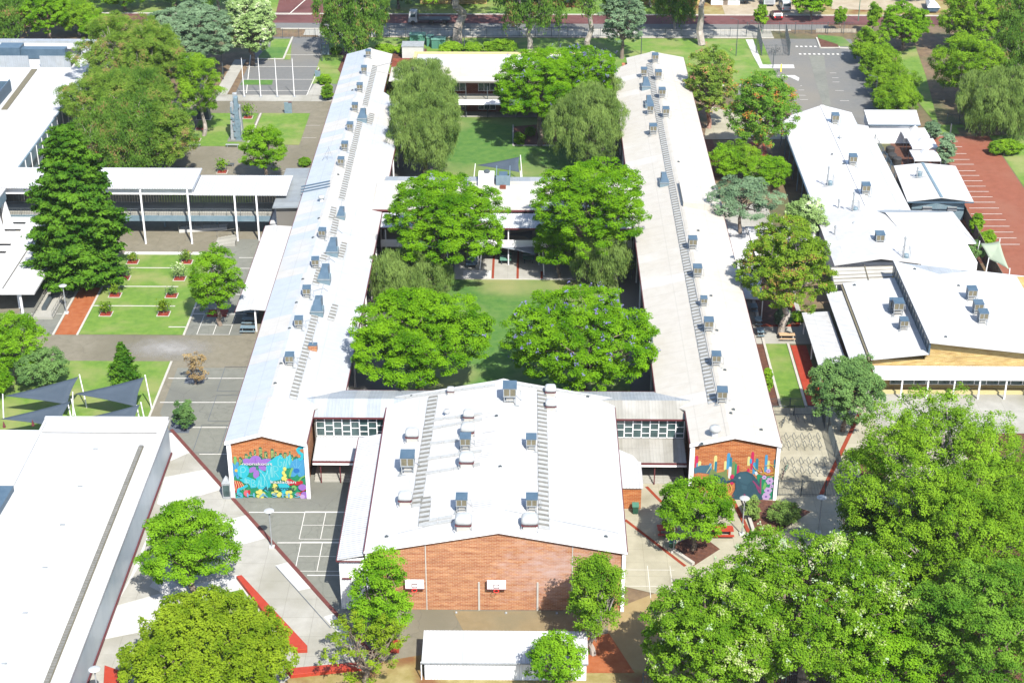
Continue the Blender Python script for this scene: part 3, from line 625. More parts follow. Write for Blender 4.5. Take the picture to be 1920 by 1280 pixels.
r_ = MB()
for z in (3.6, 4.0, 4.25): r_.tube((-21,273.7,z),(9,273.7,z),.03)
r_.build('railing', 'darkmetal', fb)
# --- west walkway ---
wk = building('elevated_walkway', 'two level covered walkway with white roof on tall posts, west of the wing', (-50, 221, 0), 'walkway')
MB().slab([(-95,220.6,8.6),(-48.1,220.6,8.6),(-48.1,228.3,8.6),(-95,228.3,8.6)], .18).build('roof', 'roofrib', wk)
MB().slab([(-48.9,221.6,7.25),(-34.9,221.6,7.25),(-34.9,228.9,7.25),(-48.9,228.9,7.25)], .18).build('roof', 'roofrib', wk)
MB().box(-90,-48.3,221.3,221.5,7.3,8.1).box(-48.6,-48.45,221.4,228,7.45,8.35).build('beam', 'white', wk)
MB().box(-90,-37.4,223,227.9,2.85,3.3).build('deck', 'concrete', wk)
MB().box(-90,-37.4,222.8,222.99,2.5,3.32).build('edge_beam', 'bluepale', wk)
r_ = MB(); r_.tube((-90,222.95,4.35),(-37.4,222.95,4.35),.04)
x = -90
while x < -37.4: r_.tube((x,222.95,3.3),(x,222.95,4.35),.018 if (round(x*4) % 8) else .05, n=4); x += .25
r_.build('railing', 'darkmetal', wk)
r_ = MB(); r_.tube((-90,227.8,4.6),(-37.4,227.8,4.6),.05)
x = -90
while x < -37.4: r_.box(x, x+.36, 227.78, 227.84, 3.35, 5.3 if -62 < x < -50 else 4.6); x += .4
r_.build('screen', 'greyslat', wk)
for x, y, z in ((-55.6,220.3,8.4),(-48.9,220.4,8.4),(-42.4,221.4,7.1),(-39.3,221.6,7.1),(-70,220.4,8.4),(-77,220.4,8.4),(-62.5,220.4,8.4)):
    MB().box(x-.11,x+.11,y-.12,y+.12,0,z).build('post', 'white', wk)
for x in (-86,-78,-70,-62,-54,-46.2,-39): MB().box(x-.12,x+.12,226.2,226.45,0,2.85).build('column', 'bluepale', wk)
rp = empty('access_ramp', (-47, 219, 0), 'concrete ramp with tubular handrails under the elevated walkway', 'ramp')
a = P(336,437); b = P(428,425); MB().prism([(a.x,a.y),(b.x,a.y+1.2),(b.x,a.y+2.6),(a.x,a.y+1.4)],0,.45).build('ramp_slab', 'concretelight', rp)
for dy in (0, 1.4):
    r_ = MB()
    for h in (.9, 1.35): r_.tube((a.x,a.y+dy,h),(b.x,a.y+dy+1.2,h+.1),.035)
    for i in range(7):
        t = i/6; r_.tube((a.x+(b.x-a.x)*t, a.y+dy+1.2*t, .4),(a.x+(b.x-a.x)*t, a.y+dy+1.2*t, 1.38),.03)
    r_.build('handrail', 'greyslat', rp)
q = P(405,462); st = empty('steps', (q.x, q.y, 0), 'flight of grey steps with rails beside the ramp', 'steps')
for i in range(6): MB().box(q.x-.2+i*.5, q.x+.28+i*.5, q.y, q.y+3, 0, .12+.1*i).build('step', 'concrete', st)
r_ = MB()
for yy in (q.y, q.y+3): r_.path([(q.x-.3,yy,1.0),(q.x+3,yy,1.6)],.03).tube((q.x-.3,yy,0),(q.x-.3,yy,1.0),.03).tube((q.x+3,yy,.6),(q.x+3,yy,1.6),.03)
r_.build('handrail', 'greyslat', st)
lb = building('link_roof', 'blue grey corrugated roof between the elevated walkway and the west wing', (-34.5, 226, 0), 'link roof')
MB().slab([(-36.6,218.6,6.5),(-32.75,218.6,6.6),(-32.75,233.6,6.6),(-36.6,233.6,6.5)], .15).build('roof', 'roofgrey', lb)
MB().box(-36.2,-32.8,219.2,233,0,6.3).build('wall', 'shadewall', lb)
ca = building('verandah', 'white flat verandah with sitting tables beneath, attached to the west side of the wing', (-36, 206, 0), 'verandah')
MB().slab([(-37.95,192.4,3.2),(-36.0,192.4,3.5),(-36.0,219.7,3.5),(-37.95,219.7,3.2)], .1).slab([(-35.98,192.4,3.5),(-33.0,192.4,3.3),(-33.0,219.7,3.3),(-35.98,219.7,3.5)], .1).build('roof', 'roofwhite', ca)
MB().slab([(-37.3,219.9,3.6),(-33.0,219.9,3.6),(-33.0,226.4,3.6),(-37.3,226.4,3.6)], .2).build('roof', 'roofwhite', ca)
MB().box(-38.05,-37.96,192.4,219.7,3.0,3.15).box(-37.4,-37.31,219.9,226.4,3.3,3.55).build('gutter', 'maroon', ca)
for y in (192.8, 199, 205, 211, 217): MB().box(-35.6,-35.4,y,y+.2,0,3.3).build('post', 'white', ca)
# --- west canopy and far west buildings ---
wc = building('entrance_canopy', 'broad white canopy with a bent front edge and slatted sunshade on its west side', (-69, 200, 0), 'canopy')
MB().slab([(-72.2,197.6,3.9),(-69.5,196.2,3.75),(-69.5,221,3.75),(-72.2,221,3.9)], .25).slab([(-69.49,196.2,3.75),(-65.2,196.9,3.45),(-65.2,221,3.45),(-69.49,221,3.75)], .25).slab([(-78,196.4,4.0),(-72.21,197.6,3.9),(-72.21,206,3.9),(-78,206,4.0)], .25).build('roof', 'roofwhite', wc)
MB().box(-69.56,-69.44,197.5,216,3.79,3.85).build('ridge_flashing', 'shadewall', wc)
for (x,y) in ((-68.2,199.3),(-67.2,197.2),(-76,197.2),(-68.2,212)): MB().box(x-.13,x+.13,y-.13,y+.13,0,3.5).build('post', 'white', wc)
for i in range(6): MB().box(-84,-72.3,207.2+i*2.5,208.6+i*2.5,3.6,3.78).build('sunshade_blade', 'white', wc)
wb = building('west_hall', 'far west hall with panelled white parapet and slanting white fins', (-84, 212, 0))
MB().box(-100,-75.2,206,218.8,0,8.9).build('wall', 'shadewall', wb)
MB().box(-100,-74.4,205.8,219,8.901,9.1).build('roof', 'roofgym', wb)
MB().box(-75.19,-74.45,205.9,218.9,7.5,8.89).box(-100,-75.3,205.7,205.99,7.5,8.89).build('parapet', 'bluepale', wb)
for y in (206.3, 210.3, 214.3, 218): MB().hexa([(-75.15,y,0),(-73.2,y,0),(-73.2,y+.5,0),(-75.15,y+.5,0)], [(-75.15,y,7.4),(-74.5,y,7.4),(-74.5,y+.5,7.4),(-75.15,y+.5,7.4)]).build('fin', 'white', wb)
hr = empty('handrail_ramp', (-63.5, 205, 0), 'long ramp with steel handrails and dark bench between the canopy and the grey court', 'ramp')
MB().box(-65.6,-62.9,196,214,0,.35).build('ramp_slab', 'concrete', hr)
for xx in (-62.95,-65.5):
    r_ = MB()
    for h in (.8, 1.25): r_.tube((xx,196,h),(xx,214,h),.035)
    for i in range(19): r_.tube((xx,196+i,.3),(xx,196+i,1.27),.025)
    r_.build('handrail', 'greyslat', hr)
for i in range(3): MB().box(-64.9,-64.3,198+i*5,202+i*5,.35,.8).build('bench_seat', 'darkmetal', hr)
# front west building (sports centre)
lf = building('sports_hall', 'huge white flat roofed hall filling the near left corner, blue grey side wall', (-50, 140, 0))
MB().box(-54.4,-40.75,60,162.2,0,4.3).build('wall', 'bluewall', lf)
MB().box(-54.6,-40.55,60,162.4,4.301,4.55).build('roof', 'roofwhite', lf)
MB().box(-120,-54.61,60,160.4,0,3.9).build('wall', 'wallrib', lf)
MB().box(-120,-54.605,60,160.6,3.901,4.15).build('roof', 'roofwhite', lf)
MB().box(-54.55,-40.6,161.9,162.35,4.552,4.95).box(-54.6,-54.3,60,161.89,4.552,4.72).build('parapet', 'roofwhite', lf)
MB().box(-54.2,-41.4,159.3,159.42,4.552,4.60).build('flashing', 'greyslat', lf)
MB().box(-40.74,-40.6,60,162.2,0,.35).build('skirting', 'maroon', lf)
c0 = P(278,803,4.6).x; v_ = MB(); y = 100.0
while y < 156.5: v_.box(c0-.2, c0+.2, y, y+.32, 4.555, 4.66+.02*((y*7)%3)); y += .42
v_.build('roof_gutter_guard', 'greyslat', lf)
lg = MB().box(c0-.3,c0+.3,100,156.6,4.551,4.57); lg.build('box_gutter', 'louvre', lf)
for (x,y) in ((179,841),(150,911),(117,983),(84,1063),(47,1148),(8,1243)):
    q = P(x,y,4.6); MB().box(q.x-.25,q.x+.25,q.y-.1,q.y+.1,4.552,4.64).build('roof_vent', 'galv', lf)
for (x,y) in ((8,800),(62,797)):
    q = P(x,y,4.2); MB().lathe((q.x,q.y,4.16),[(.18,0),(.18,.1),(.03,.75)],10).build('roof_cone', 'maroon', lf)
q = P(10,925,4.2); MB().slab([(q.x-6,q.y-9,5.2),(q.x+.6,q.y-9,5.2),(q.x+1.0,q.y,5.2),(q.x-6,q.y,5.2)],.9).build('roof_box', 'bluegrey', lf)
# north west building
tl = building('science_block', 'large flat white building at the upper left with fenced plant decks on its roof', (-90, 260, 0))
MB().box(-150,-78.2,232,298.5,0,5.2).build('wall', 'bluepale', tl)
MB().box(-150,-77.9,231.6,298.9,5.201,5.5).build('roof', 'roofwhite', tl)
MB().box(-77.89,-77.7,232,298.5,3.6,5.45).build('parapet', 'bluepale', tl)
MB().box(-150,-78,297.5,298.8,5.502,5.9).build('parapet', 'rooflink', tl)
for i in range(20): MB().box(-77.69,-77.6,233+i*3.2,233.15+i*3.2,0,5.3).build('wall_rib', 'white', tl)
q0 = P(133,127,5.5); q1 = P(70,127,5.5); r_ = MB(); r_.box(q1.x+.6,q0.x,q0.y,q0.y+.15,5.5,7.6).box(-130,q1.x-1.4,q0.y,q0.y+.15,5.5,7.6).build('plant_screen', 'rooflink', tl)
MB().box(-130,q0.x,q0.y+7.8,q0.y+7.9,5.5,6.4).box(q0.x-.1,q0.x,q0.y+.2,q0.y+7.7,5.5,6.4).build('plant_screen', 'darkmetal', tl)
MB().box(q1.x-6,q0.x-2,q0.y+4.5,q0.y+6.2,5.6,7.4).box(q1.x-8,q1.x-4,q0.y+4,q0.y+7,5.6,7.8).build('air_duct', 'bluegrey', tl)
q = P(66,128,5.6); q2 = P(8,205,5.6); MB().prism([(q.x-.5,q.y-.5),(q.x+.5,q.y-.5),(q2.x+.5,q2.y),(q2.x-.5,q2.y)],5.502,5.62).build('roof_path', 'louvre', tl)
q = P(25,170,5.6); MB().box(-110,q.x-.3,q.y-14,q.y-13.85,5.5,7.6).box(q.x-.45,q.x-.3,q.y-13.8,q.y,5.5,7.6).box(-110,q.x-.3,q.y+.05,q.y+.2,5.5,7.2).build('plant_screen', 'bluegrey', tl)
MB().box(-100,q.x-2,q.y-9,q.y-2,5.6,6.6).build('cabinet', 'darkmetal', tl)
# bottom shed
sh = building('storage_shed', 'long low white ribbed shed in front of the gymnasium wall', (-2, 123, 0), 'shed')
MB().box(-9.5,5.5,122.7,126.2,0,2.15).build('wall', 'wallrib', sh)
MB().slab([(-9.75,122.5,2.2),(5.65,122.5,2.2),(5.65,126.6,2.75),(-9.75,126.6,2.75)], .08).build('roof', 'roofrib', sh)
MB().box(-9.75,5.65,122.42,122.49,2.08,2.2).build('gutter', 'galv', sh)
MB().box(-9.62,-9.52,123.1,125.5,0,2).build('door', 'darkmetal', sh)
MB().tube((-9.8,122.7,0),(-9.8,122.7,2.1),.06).build('downpipe', 'white', sh)
# utility hut
q = P(774,112); uh = building('utility_hut', 'small white concrete hut with dirty walls and grey roof near the green tanks', q, 'hut')
MB().box(q.x-2,q.x+2,q.y,q.y+3,0,2.5).build('wall', 'concretelight', uh)
MB().box(q.x-2.1,q.x+2.1,q.y-.1,q.y+3.1,2.501,2.65).build('roof', 'galv', uh)
# --- east buildings ---
def easy(nm, lab, x0, x1, y0, y1): return building(nm, lab, ((x0+x1)/2, (y0+y1)/2, 0))
e1 = easy('workshop_block', 'long white gabled workshop roof with tall exhaust stacks right of the bottlebrush trees', 42, 55, 223, 262)
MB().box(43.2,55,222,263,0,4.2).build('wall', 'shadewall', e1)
Z1 = lambda x, y: 5.7-.17*abs(x-48.6)
MB().slab([(41.4,220.5,Z1(41.4,0)),(48.6,220.5,5.7),(48.6,264.8,5.7),(41.4,261.5,Z1(41.4,0))]).build('roof', 'roofgym', e1)
MB().slab([(48.602,220.5,5.7),(53.4,220.5,Z1(53.4,0)),(53.4,263.5,Z1(53.4,0)),(48.602,264.8,5.7)]).build('roof', 'roofgym', e1)
MB().slab([(53.45,220.5,4.5),(55.4,220.5,4.2),(55.4,259,4.2),(53.45,259,4.5)]).build('roof', 'roofgym', e1)
MB().box(48.3,48.9,220.6,264.6,5.68,5.76).build('ridge_cap', 'white', e1)
MB().box(41.25,41.38,221,261.4,4.25,4.4).box(53.38,53.46,221,259,4.76,4.86).build('gutter', 'bluegrey', e1)
for i in range(9): MB().box(41.5,41.65,222+i*4.8,222.15+i*4.8,0,4.35).build('post', 'bluepale', e1)
e2 = easy('hip_roof_block', 'white hipped block in the middle of the east buildings beside the pergola strip', 42, 61, 205, 222)
MB().box(42,60.8,206,221.8,0,4.3).build('wall', 'white', e2)
MB().slab([(41.2,204.6,4.45),(47.4,204.6,5.5),(47.4,222.6,5.9),(41.2,220.2,4.5)]).slab([(47.402,204.6,5.5),(53,205.2,4.5),(53,211,4.7),(50.5,218.5,5.9),(47.402,222.6,5.9)]).slab([(53.002,211.2,4.5),(62,212.0,4.45),(58.5,219.3,5.9),(50.6,219.3,5.9)]).slab([(62.1,212,4.45),(61.2,223,4.5),(58.51,219.3,5.9)]).build('roof', 'roofriby', e2)
MB().slab([(47.6,222.8,5.0),(50.6,219.302,5.9),(58.5,219.302,5.9),(61.1,223,4.5)]).build('roof', 'rooflink', e2)
MB().slab([(53.05,204,4.2),(56.5,204,4.1),(56.5,211.1,4.1),(53.05,211.1,4.2)]).build('roof', 'roofgym', e2)
e2p = easy('pergola', 'cream translucent pergola strip with thin dark battens', 40.4, 49, 199, 204)
MB().slab([(40.3,199,4.3),(48.8,199.9,4.3),(49.3,204.5,4.4),(40.6,204.0,4.4)], .08).build('roof', 'offwhite', e2p)
r_ = MB()
for i in range(5): r_.slab([(40.2,199.3+i*1.1,4.40),(49,199.3+i*1.1+.9,4.40),(49,199.4+i*1.1+.9,4.40),(40.2,199.4+i*1.1,4.40)], .05)
r_.slab([(44.9,199.2,4.43),(45.02,199.2,4.43),(45.3,204.6,4.5),(45.18,204.6,4.5)], .05).build('batten', 'louvre', e2p)
for x in (40.6, 44.8, 48.6): MB().box(x,x+.12,199.2,199.32,0,4.2).build('post', 'white', e2p)
e3 = easy('arts_block', 'east block with stepped white roofs and long clerestory coloured blue for shade, cream brick front', 41, 66, 177, 200)
MB().box(41.6,47.9,178.3,198,0,4.2).box(47.9,66,178.3,199.5,0,5.3).build('wall', 'brickcream', e3)
MB().slab([(41.3,177.5,4.65),(48.1,177.5,5.45),(48.1,198.7,5.45),(41.3,198.7,4.65)], .15).build('roof', 'roofgym', e3)
MB().slab([(38.9,178.5,4.1),(41.0,178.5,4.3),(41.0,197,4.3),(38.9,197,4.1)], .1).build('roof', 'roofriby', e3)
MB().box(41.02,41.28,177.8,198.4,4.3,4.5).build('box_gutter', 'louvre', e3)
ZR4 = lambda x, y: 7.15-.115*(x-48.2)
MB().slab([(48.0,177.3,ZR4(48,0)),(66,177.3,ZR4(66,0)),(66,200,ZR4(66,0)),(59,200,ZR4(59,0)),(53.5,197.5,ZR4(53.5,0)),(48.0,200.5,ZR4(48,0))], .2).build('roof', 'roofgym', e3)
MB().slab([(48.4,200.4,6.9),(53.5,197.6,6.4),(59.2,200.1,5.7),(59,201,5.2)], .1).build('roof', 'rooflink', e3)
w_ = MB(); a_ = [(48.0,178.25,4.6),(66,178.25,4.6),(66,178.25,ZR4(66,0)-.22),(48.0,178.25,ZR4(48,0)-.22)]; w_.poly(a_); w_.build('gable_wall', 'brickcream', e3)
MB().box(48.05,48.25,177.6,200.2,5.2,6.9).build('clerestory', 'bluegrey', e3)  # shade on this west face is put into its dark blue colour
for i in range(16): MB().box(48.0,48.049,178+i*1.4,178.5+i*1.4,5.6,6.8).build('clerestory_pane', 'glass', e3)
MB().slab([(41.6,175.9,2.95),(68,175.9,2.95),(68,178.2,3.4),(41.6,178.2,3.4)], .1).build('awning', 'roofrib', e3)
MB().box(41.6,68,175.8,175.89,2.75,2.94).build('awning_gutter', 'white', e3)
for px in (1683,1731,1780,1829,1878,1926):
    q = P(px, 735 if px < 1800 else 740); MB().box(q.x-.09,q.x+.09,176,176.18,0,2.75).build('awning_post', 'white', e3)
windowrow(e3, 44, 66, 178.22, .9, 2.5, 15, 1)
MB().box(43,67,177.2,177.6,0,.42).build('bench', 'creamtrim', e3)
sc = easy('side_canopy', 'white rib sheet canopy beside the red paving strip', 35.4, 39, 178.6, 193)
MB().slab([(35.3,178.6,2.95),(38.8,178.6,3.15),(38.8,193.3,3.15),(35.3,193.3,2.95)], .12).build('roof', 'roofriby', sc)
MB().box(38.8,38.9,178.6,193.3,2.95,3.1).build('gutter', 'maroon', sc)
for y in (178.9, 186, 192.8): MB().box(35.6,35.75,y,y+.15,0,2.9).build('post', 'white', sc)
e5 = easy('garden_shed', 'white shed with blue grey trim beside the white marquees', 56.5, 65, 260, 267)
MB().box(56.3,64.3,262,267,0,3.4).build('wall', 'white', e5)
MB().slab([(56.0,261.6,3.5),(64.6,261.6,3.5),(65,267.3,4.0),(56.2,267.3,4.0)]).build('roof', 'roofgym', e5)
MB().box(56,64.6,261.5,261.59,3.3,3.48).build('gutter', 'bluegrey', e5)
e7 = easy('pottery_room', 'square white room with blue grey ridge and pale wall by the red car park', 57, 65, 229, 243)
MB().box(57,64.8,230.2,242,0,3.5).build('wall', 'bluepale', e7)
MB().slab([(55.9,228.8,3.6),(61.0,229.2,4.1),(61.0,243,4.1),(56.6,243,3.6)]).slab([(61.002,229.2,4.1),(65.7,228.9,3.6),(66.2,243,3.6),(61.002,243,4.1)]).build('roof', 'roofgym', e7)
MB().box(60.8,61.2,229.2,243,4.08,4.17).build('ridge_cap', 'bluepale', e7)
MB().box(56,65.7,228.7,228.8,3.38,3.56).build('gutter', 'bluegrey', e7)
for x in (58.6, 62.3): MB().box(x,x+1.4,230.0,230.19,1.6,2.2).build('window', 'galv', e7)
sw = easy('screen_wall', 'plain white garden wall behind the grey green cedar', 32, 41, 219, 220)
q = P(1385,412); q2 = P(1560,405); MB().box(q.x,41,219.5,219.8,0,3.2).box(q.x,q.x+.3,205,219.4,0,3.2).build('wall', 'white', sw)
# ---------------- rooftop plant ----------------
sv = building('side_verandah', 'low white verandah roof under the cedar on the east side of the wing', (30, 208, 0), 'verandah')
MB().slab([(27.3,197,3.2),(31.0,197,3.0),(31.0,220.5,3.0),(27.3,220.5,3.2)], .12).slab([(31.02,216,3.0),(41,216,3.0),(41,220.5,3.1),(31.02,220.5,3.1)], .12).build('roof', 'roofgym', sv)
for y in (197.3, 204, 211, 218): MB().box(30.7,30.85,y,y+.15,0,2.9).build('post', 'white', sv)
def make_cooler():
    t = empty('evaporative_cooler', (0,0,0), 'x', 'cooler')
    w_ = .5
    MB().box(-w_,w_,-w_,w_,.62,.72).box(-w_,w_,-w_,w_,1.30,1.38).box(-w_,-w_+.07,-w_,-w_+.07,.721,1.299).box(w_-.07,w_,-w_,-w_+.07,.721,1.299).box(-w_,-w_+.07,w_-.07,w_,.721,1.299).box(w_-.07,w_,w_-.07,w_,.721,1.299).build('cabinet_frame', 'galv', t)
    p = MB(); p.box(-w_+.072,-.035,-w_+.02,-w_+.06,.72,1.3); p.build('louvre_panel', 'louvre', t)
    p = MB(); p.box(.035,w_-.072,-w_+.02,-w_+.06,.72,1.3); p.build('louvre_panel', 'louvre', t)
    p = MB(); p.box(-w_+.02,-w_+.06,-w_+.072,w_-.072,.72,1.3).box(w_-.06,w_-.02,-w_+.072,w_-.072,.72,1.3).box(-w_+.072,w_-.072,w_-.06,w_-.02,.72,1.3).build('side_panel', 'bluegrey', t)
    MB().box(-.034,.034,-w_,-w_+.07,.721,1.299).build('mullion', 'galv', t)
    l = MB()
    l.slab([(-w_-.03,-w_-.03,1.42),(w_+.03,-w_-.03,1.42),(w_+.03,w_+.03,1.52),(-w_-.03,w_+.03,1.52)], .06).build('lid', 'bluegrey', t)
    s = MB()
    for x in (-.42,.42):
        for y in (-.42,.42): s.box(x-.035,x+.035,y-.035,y+.035,-.4,.619)
        s.box(x-.03,x+.03,-.384,.384,.30,.36)
    s.box(-.384,.384,-.44,-.4,.25,.32).box(-.384,.384,.4,.44,.25,.32).box(-.7,.7,-.62,-.52,-.08,-.02).box(-.62,-.52,-.51,.5,-.08,-.02)
    s.build('stand', 'galv', t)
    MB().box(-.28,.28,-.28,.28,-.5,.619).build('dropper', 'offwhite', t)
    MB().path([(.45,.3,.9),(.8,.3,.8),(.85,.3,-.1)],.03).build('water_pipe', 'galv', t)
    return t
proto = {}
def place(kind, maker, x, y, fz, width, base, label, group, rz=0):
    p = onroof(x, y, fz)
    pxm = F/depth(p); sc = width/pxm/base
    if kind not in proto:
        t = maker(); proto[kind] = t; t.location = p; t.rotation_euler = (0,0,rz); t.scale = (sc,)*3; t['label'] = label; t['group'] = group; ORG[t.name] = p
        return t
    return dup(proto[kind], p, rz, sc, label, group)
ordn = ['nearest','second nearest','third nearest','fourth nearest','fifth nearest','sixth nearest','seventh nearest','eighth nearest','ninth nearest','tenth nearest','eleventh nearest','farthest']
rows = [
 ('west', ZW, [(544,684,17),(561,615,16),(576,557,15.5),(592,502,14.5),(605,447,14),(640,312,12.5),(647,283,12.5),(657,246,12),(666,209,11.5),(675,172,11.5),(683,139,11),(691,108,10.5)], 'ridge row of the west wing', 'coolers along the ridge of the west wing'),
 ('east', ZE, [(1353,753,20),(1342,684,18),(1328,620,18),(1319,573,13),(1307,519,16.5),(1298,466,16.5)], 'near row on the east wing', 'coolers in the near row of the east wing'),
 ('easta', ZE, [(1248,219,13),(1241,183,13),(1234,149,12.5),(1228,117,12)], 'far right hand row on the east wing', 'coolers in the far right row of the east wing'),
 ('eastb', ZE, [(1224,252,14),(1219,213,12.5),(1207,144,12)], 'far left row of the east wing', 'coolers left of the strip on the east wing')]
for _, fz, L_, nm, grp in rows:
    for i, (x, y, wd) in enumerate(L_):
        o = ordn[i] if i < len(L_)-1 else 'farthest'
        place('cooler', make_cooler, x, y, fz, wd, 1.05, f'{o} roof cooler in the {nm}', grp, math.radians(((i*37+len(nm)*13) % 9)-4)*.8)
for x, y, wd, lab in ((765,882,27,'largest cooler, at the left side of the gymnasium roof beside the slatted strip'),(873,841,21,'cooler left of the gymnasium ridge directly behind a white vent dome, upper one'),(866,955,22,'cooler left of the gymnasium ridge nearest the brick end'),(996,841,20,'cooler right of the gymnasium ridge, upper of the two beside the right strip'),(997,955,22,'cooler right of the gymnasium ridge nearest the brick end'),(956,752,26,'tall cooler standing on the far end of the gymnasium ridge')):
    place('cooler', make_cooler, x, y, ZG, wd, 1.05, lab, 'coolers on the gymnasium roof')
ZR3 = lambda x, y: 4.65+.117*(x-41.3)
for x, y, wd, fz, lab in ((1565,232,14,Z1,'farthest cooler on the long workshop roof'),(1598,310,15,Z1,'middle cooler on the long workshop roof'),(1622,365,16,Z1,'nearest cooler on the long workshop roof'),
    (1648,458,17,lambda x,y:5.0,'single cooler on the white hipped block'),(1674,580,15,ZR3,'rear cooler of the cluster beside the shade-blue clerestory'),(1682,588,20,ZR3,'largest cooler of the cluster beside the shade-blue clerestory'),(1693,617,16,ZR3,'nearest cooler of the cluster beside the shade-blue clerestory'),
    (1820,562,18,ZR4,'upper cooler of the three on the right hand roof'),(1832,588,18,ZR4,'middle cooler of the three on the right hand roof'),(1841,605,18,ZR4,'lowest cooler of the three on the right hand roof')):
    place('cooler', make_cooler, x, y, fz, wd, 1.05, lab, 'coolers on the east building roofs')
def make_dome():
    t = empty('roof_vent', (0,0,0), 'x', 'roof vent')
    d = MB(); d.mi = 0; n0 = 16
    prof = [(.50,.42),(.52,.60),(.50,.78),(.42,.90),(.25,.97)]
    b = []
    for r, z in prof:
        ring = []
        for i in range(20):
            a = 2*math.pi*i/20; c, s_ = math.cos(a), math.sin(a)
            ring.append((math.copysign(abs(c)**.45, c)*r, math.copysign(abs(s_)**.45, s_)*r*.8, z))
        b.append(ring)
    for k in range(len(b)-1):
        for i in range(20): d.poly([b[k][i], b[k][(i+1)%20], b[k+1][(i+1)%20], b[k+1][i]])
    d.poly(b[-1]); d.poly(b[0][::-1]); d.build('hood', 'dome', t, smooth=True)
    MB().box(-.5,.5,-.43,.41,.36,.418).build('hood_rim', 'maroon', t)
    MB().box(-.4,.4,-.36,.36,-.4,.36).build('curb', 'offwhite', t)
    s_ = MB()
    for x in (-.5,.5): s_.tube((x,-.45,-.3),(x,-.45,.4),.02)
    s_.build('bracket', 'galv', t)
    return t
for x, y, wd, lab in ((773,824,25,'white vent dome above the largest cooler on the gymnasium roof'),(760,943,26,'white vent dome below the largest cooler on the gymnasium roof'),(879,786,21,'small farthest vent dome in the column left of the gymnasium ridge'),(877,815,26,'vent dome partly hidden behind the upper cooler left of the ridge'),(875,872,28,'vent dome between the two coolers left of the gymnasium ridge'),(869,989,31,'nearest vent dome left of the gymnasium ridge, by the brick end'),(993,989,31,'nearest vent dome right of the gymnasium ridge, by the brick end'),(1032,739,21,'farthest vent dome beside the far end of the right slatted strip'),(1033,766,21,'second farthest vent dome beside the right slatted strip'),(845,737,14,'small vent box on the far left edge of the gymnasium roof')):
    place('dome', make_dome, x, y, ZG, wd, 1.0, lab, 'vent domes on the gymnasium roof')
def make_spinner():
    t = empty('roof_ventilator', (0,0,0), 'x', 'roof vent')
    MB().lathe((0,0,-.3), [(.28,0),(.28,.7),(.36,.72)], 12).build('throat', 'white', t)
    MB().lathe((0,0,.42), [(.36,0),(.5,.12),(.52,.3),(.42,.5),(.1,.56)], 14).build('cowl', 'dome', t, smooth=True)
    return t
for x, y, wd, fz, lab in ((1340,816,21,ZE,'large round ventilator near the bird mural end of the east wing'),(603,377,12,ZW,'round ventilator on the cream part of the west wing roof'),(838,778,12,ZG,'little round ventilator on the far left of the gymnasium roof'),(1306,362,12,ZE,'round ventilator near the cedar shadow on the east wing'),(1576,262,9,Z1,'small ventilator near the far end of the workshop roof'),(1602,424,9,lambda x,y:5.0,'small round ventilator on the hipped block')):
    place('spinner', make_spinner, x, y, fz, wd, 1.0, lab, 'round roof ventilators')
def make_duct():
    t = empty('roof_duct', (0,0,0), 'x', 'roof duct')
    MB().hexa([(-.6,-.9,-.3),(.6,-.9,-.3),(.6,.3,-.3),(-.6,.3,-.3)], [(-.6,-.9,.55),(.6,-.9,.55),(.6,.3,.6),(-.6,.3,.6)]).build('plenum', 'bluepale', t)
    MB().hexa([(-.58,-.88,.552),(.58,-.88,.552),(.38,.32,.6),(-.38,.32,.6)], [(-.5,-.84,.66),(.5,-.84,.66),(.3,.32,1.25),(-.3,.32,1.25)]).hexa([(-.35,.322,0),(.35,.322,0),(.35,1.5,0),(-.35,1.5,0)], [(-.3,.322,1.25),(.3,.322,1.25),(.36,1.5,1.1),(-.36,1.5,1.1)]).build('tapered_duct', 'bluegrey', t)
    MB().box(-.66,.66,-.96,-.84,.45,.5).build('flange', 'galv', t)
    return t
for x, y, wd, fz, lab in ((596,585,24,ZW,'nearest of the tapered blue ducts on the west wing roof'),(609,525,24,ZW,'second of the tapered blue ducts on the west wing roof'),(624,474,23,ZW,'third of the tapered blue ducts on the west wing roof'),(640,407,16,ZW,'narrow upright blue duct in the middle of the west wing roof'),(680,225,18,ZW,'farthest tapered blue duct on the west wing roof'),(1245,345,18,ZE,'single pale blue duct alone in the middle of the east wing'),(1217,198,16,ZE,'blue duct in the far cluster on the east wing'),(1211,165,17,ZE,'farthest blue duct on the east wing')):
    place('duct', make_duct, x, y, fz, wd, 1.25, lab, 'blue roof ducts')
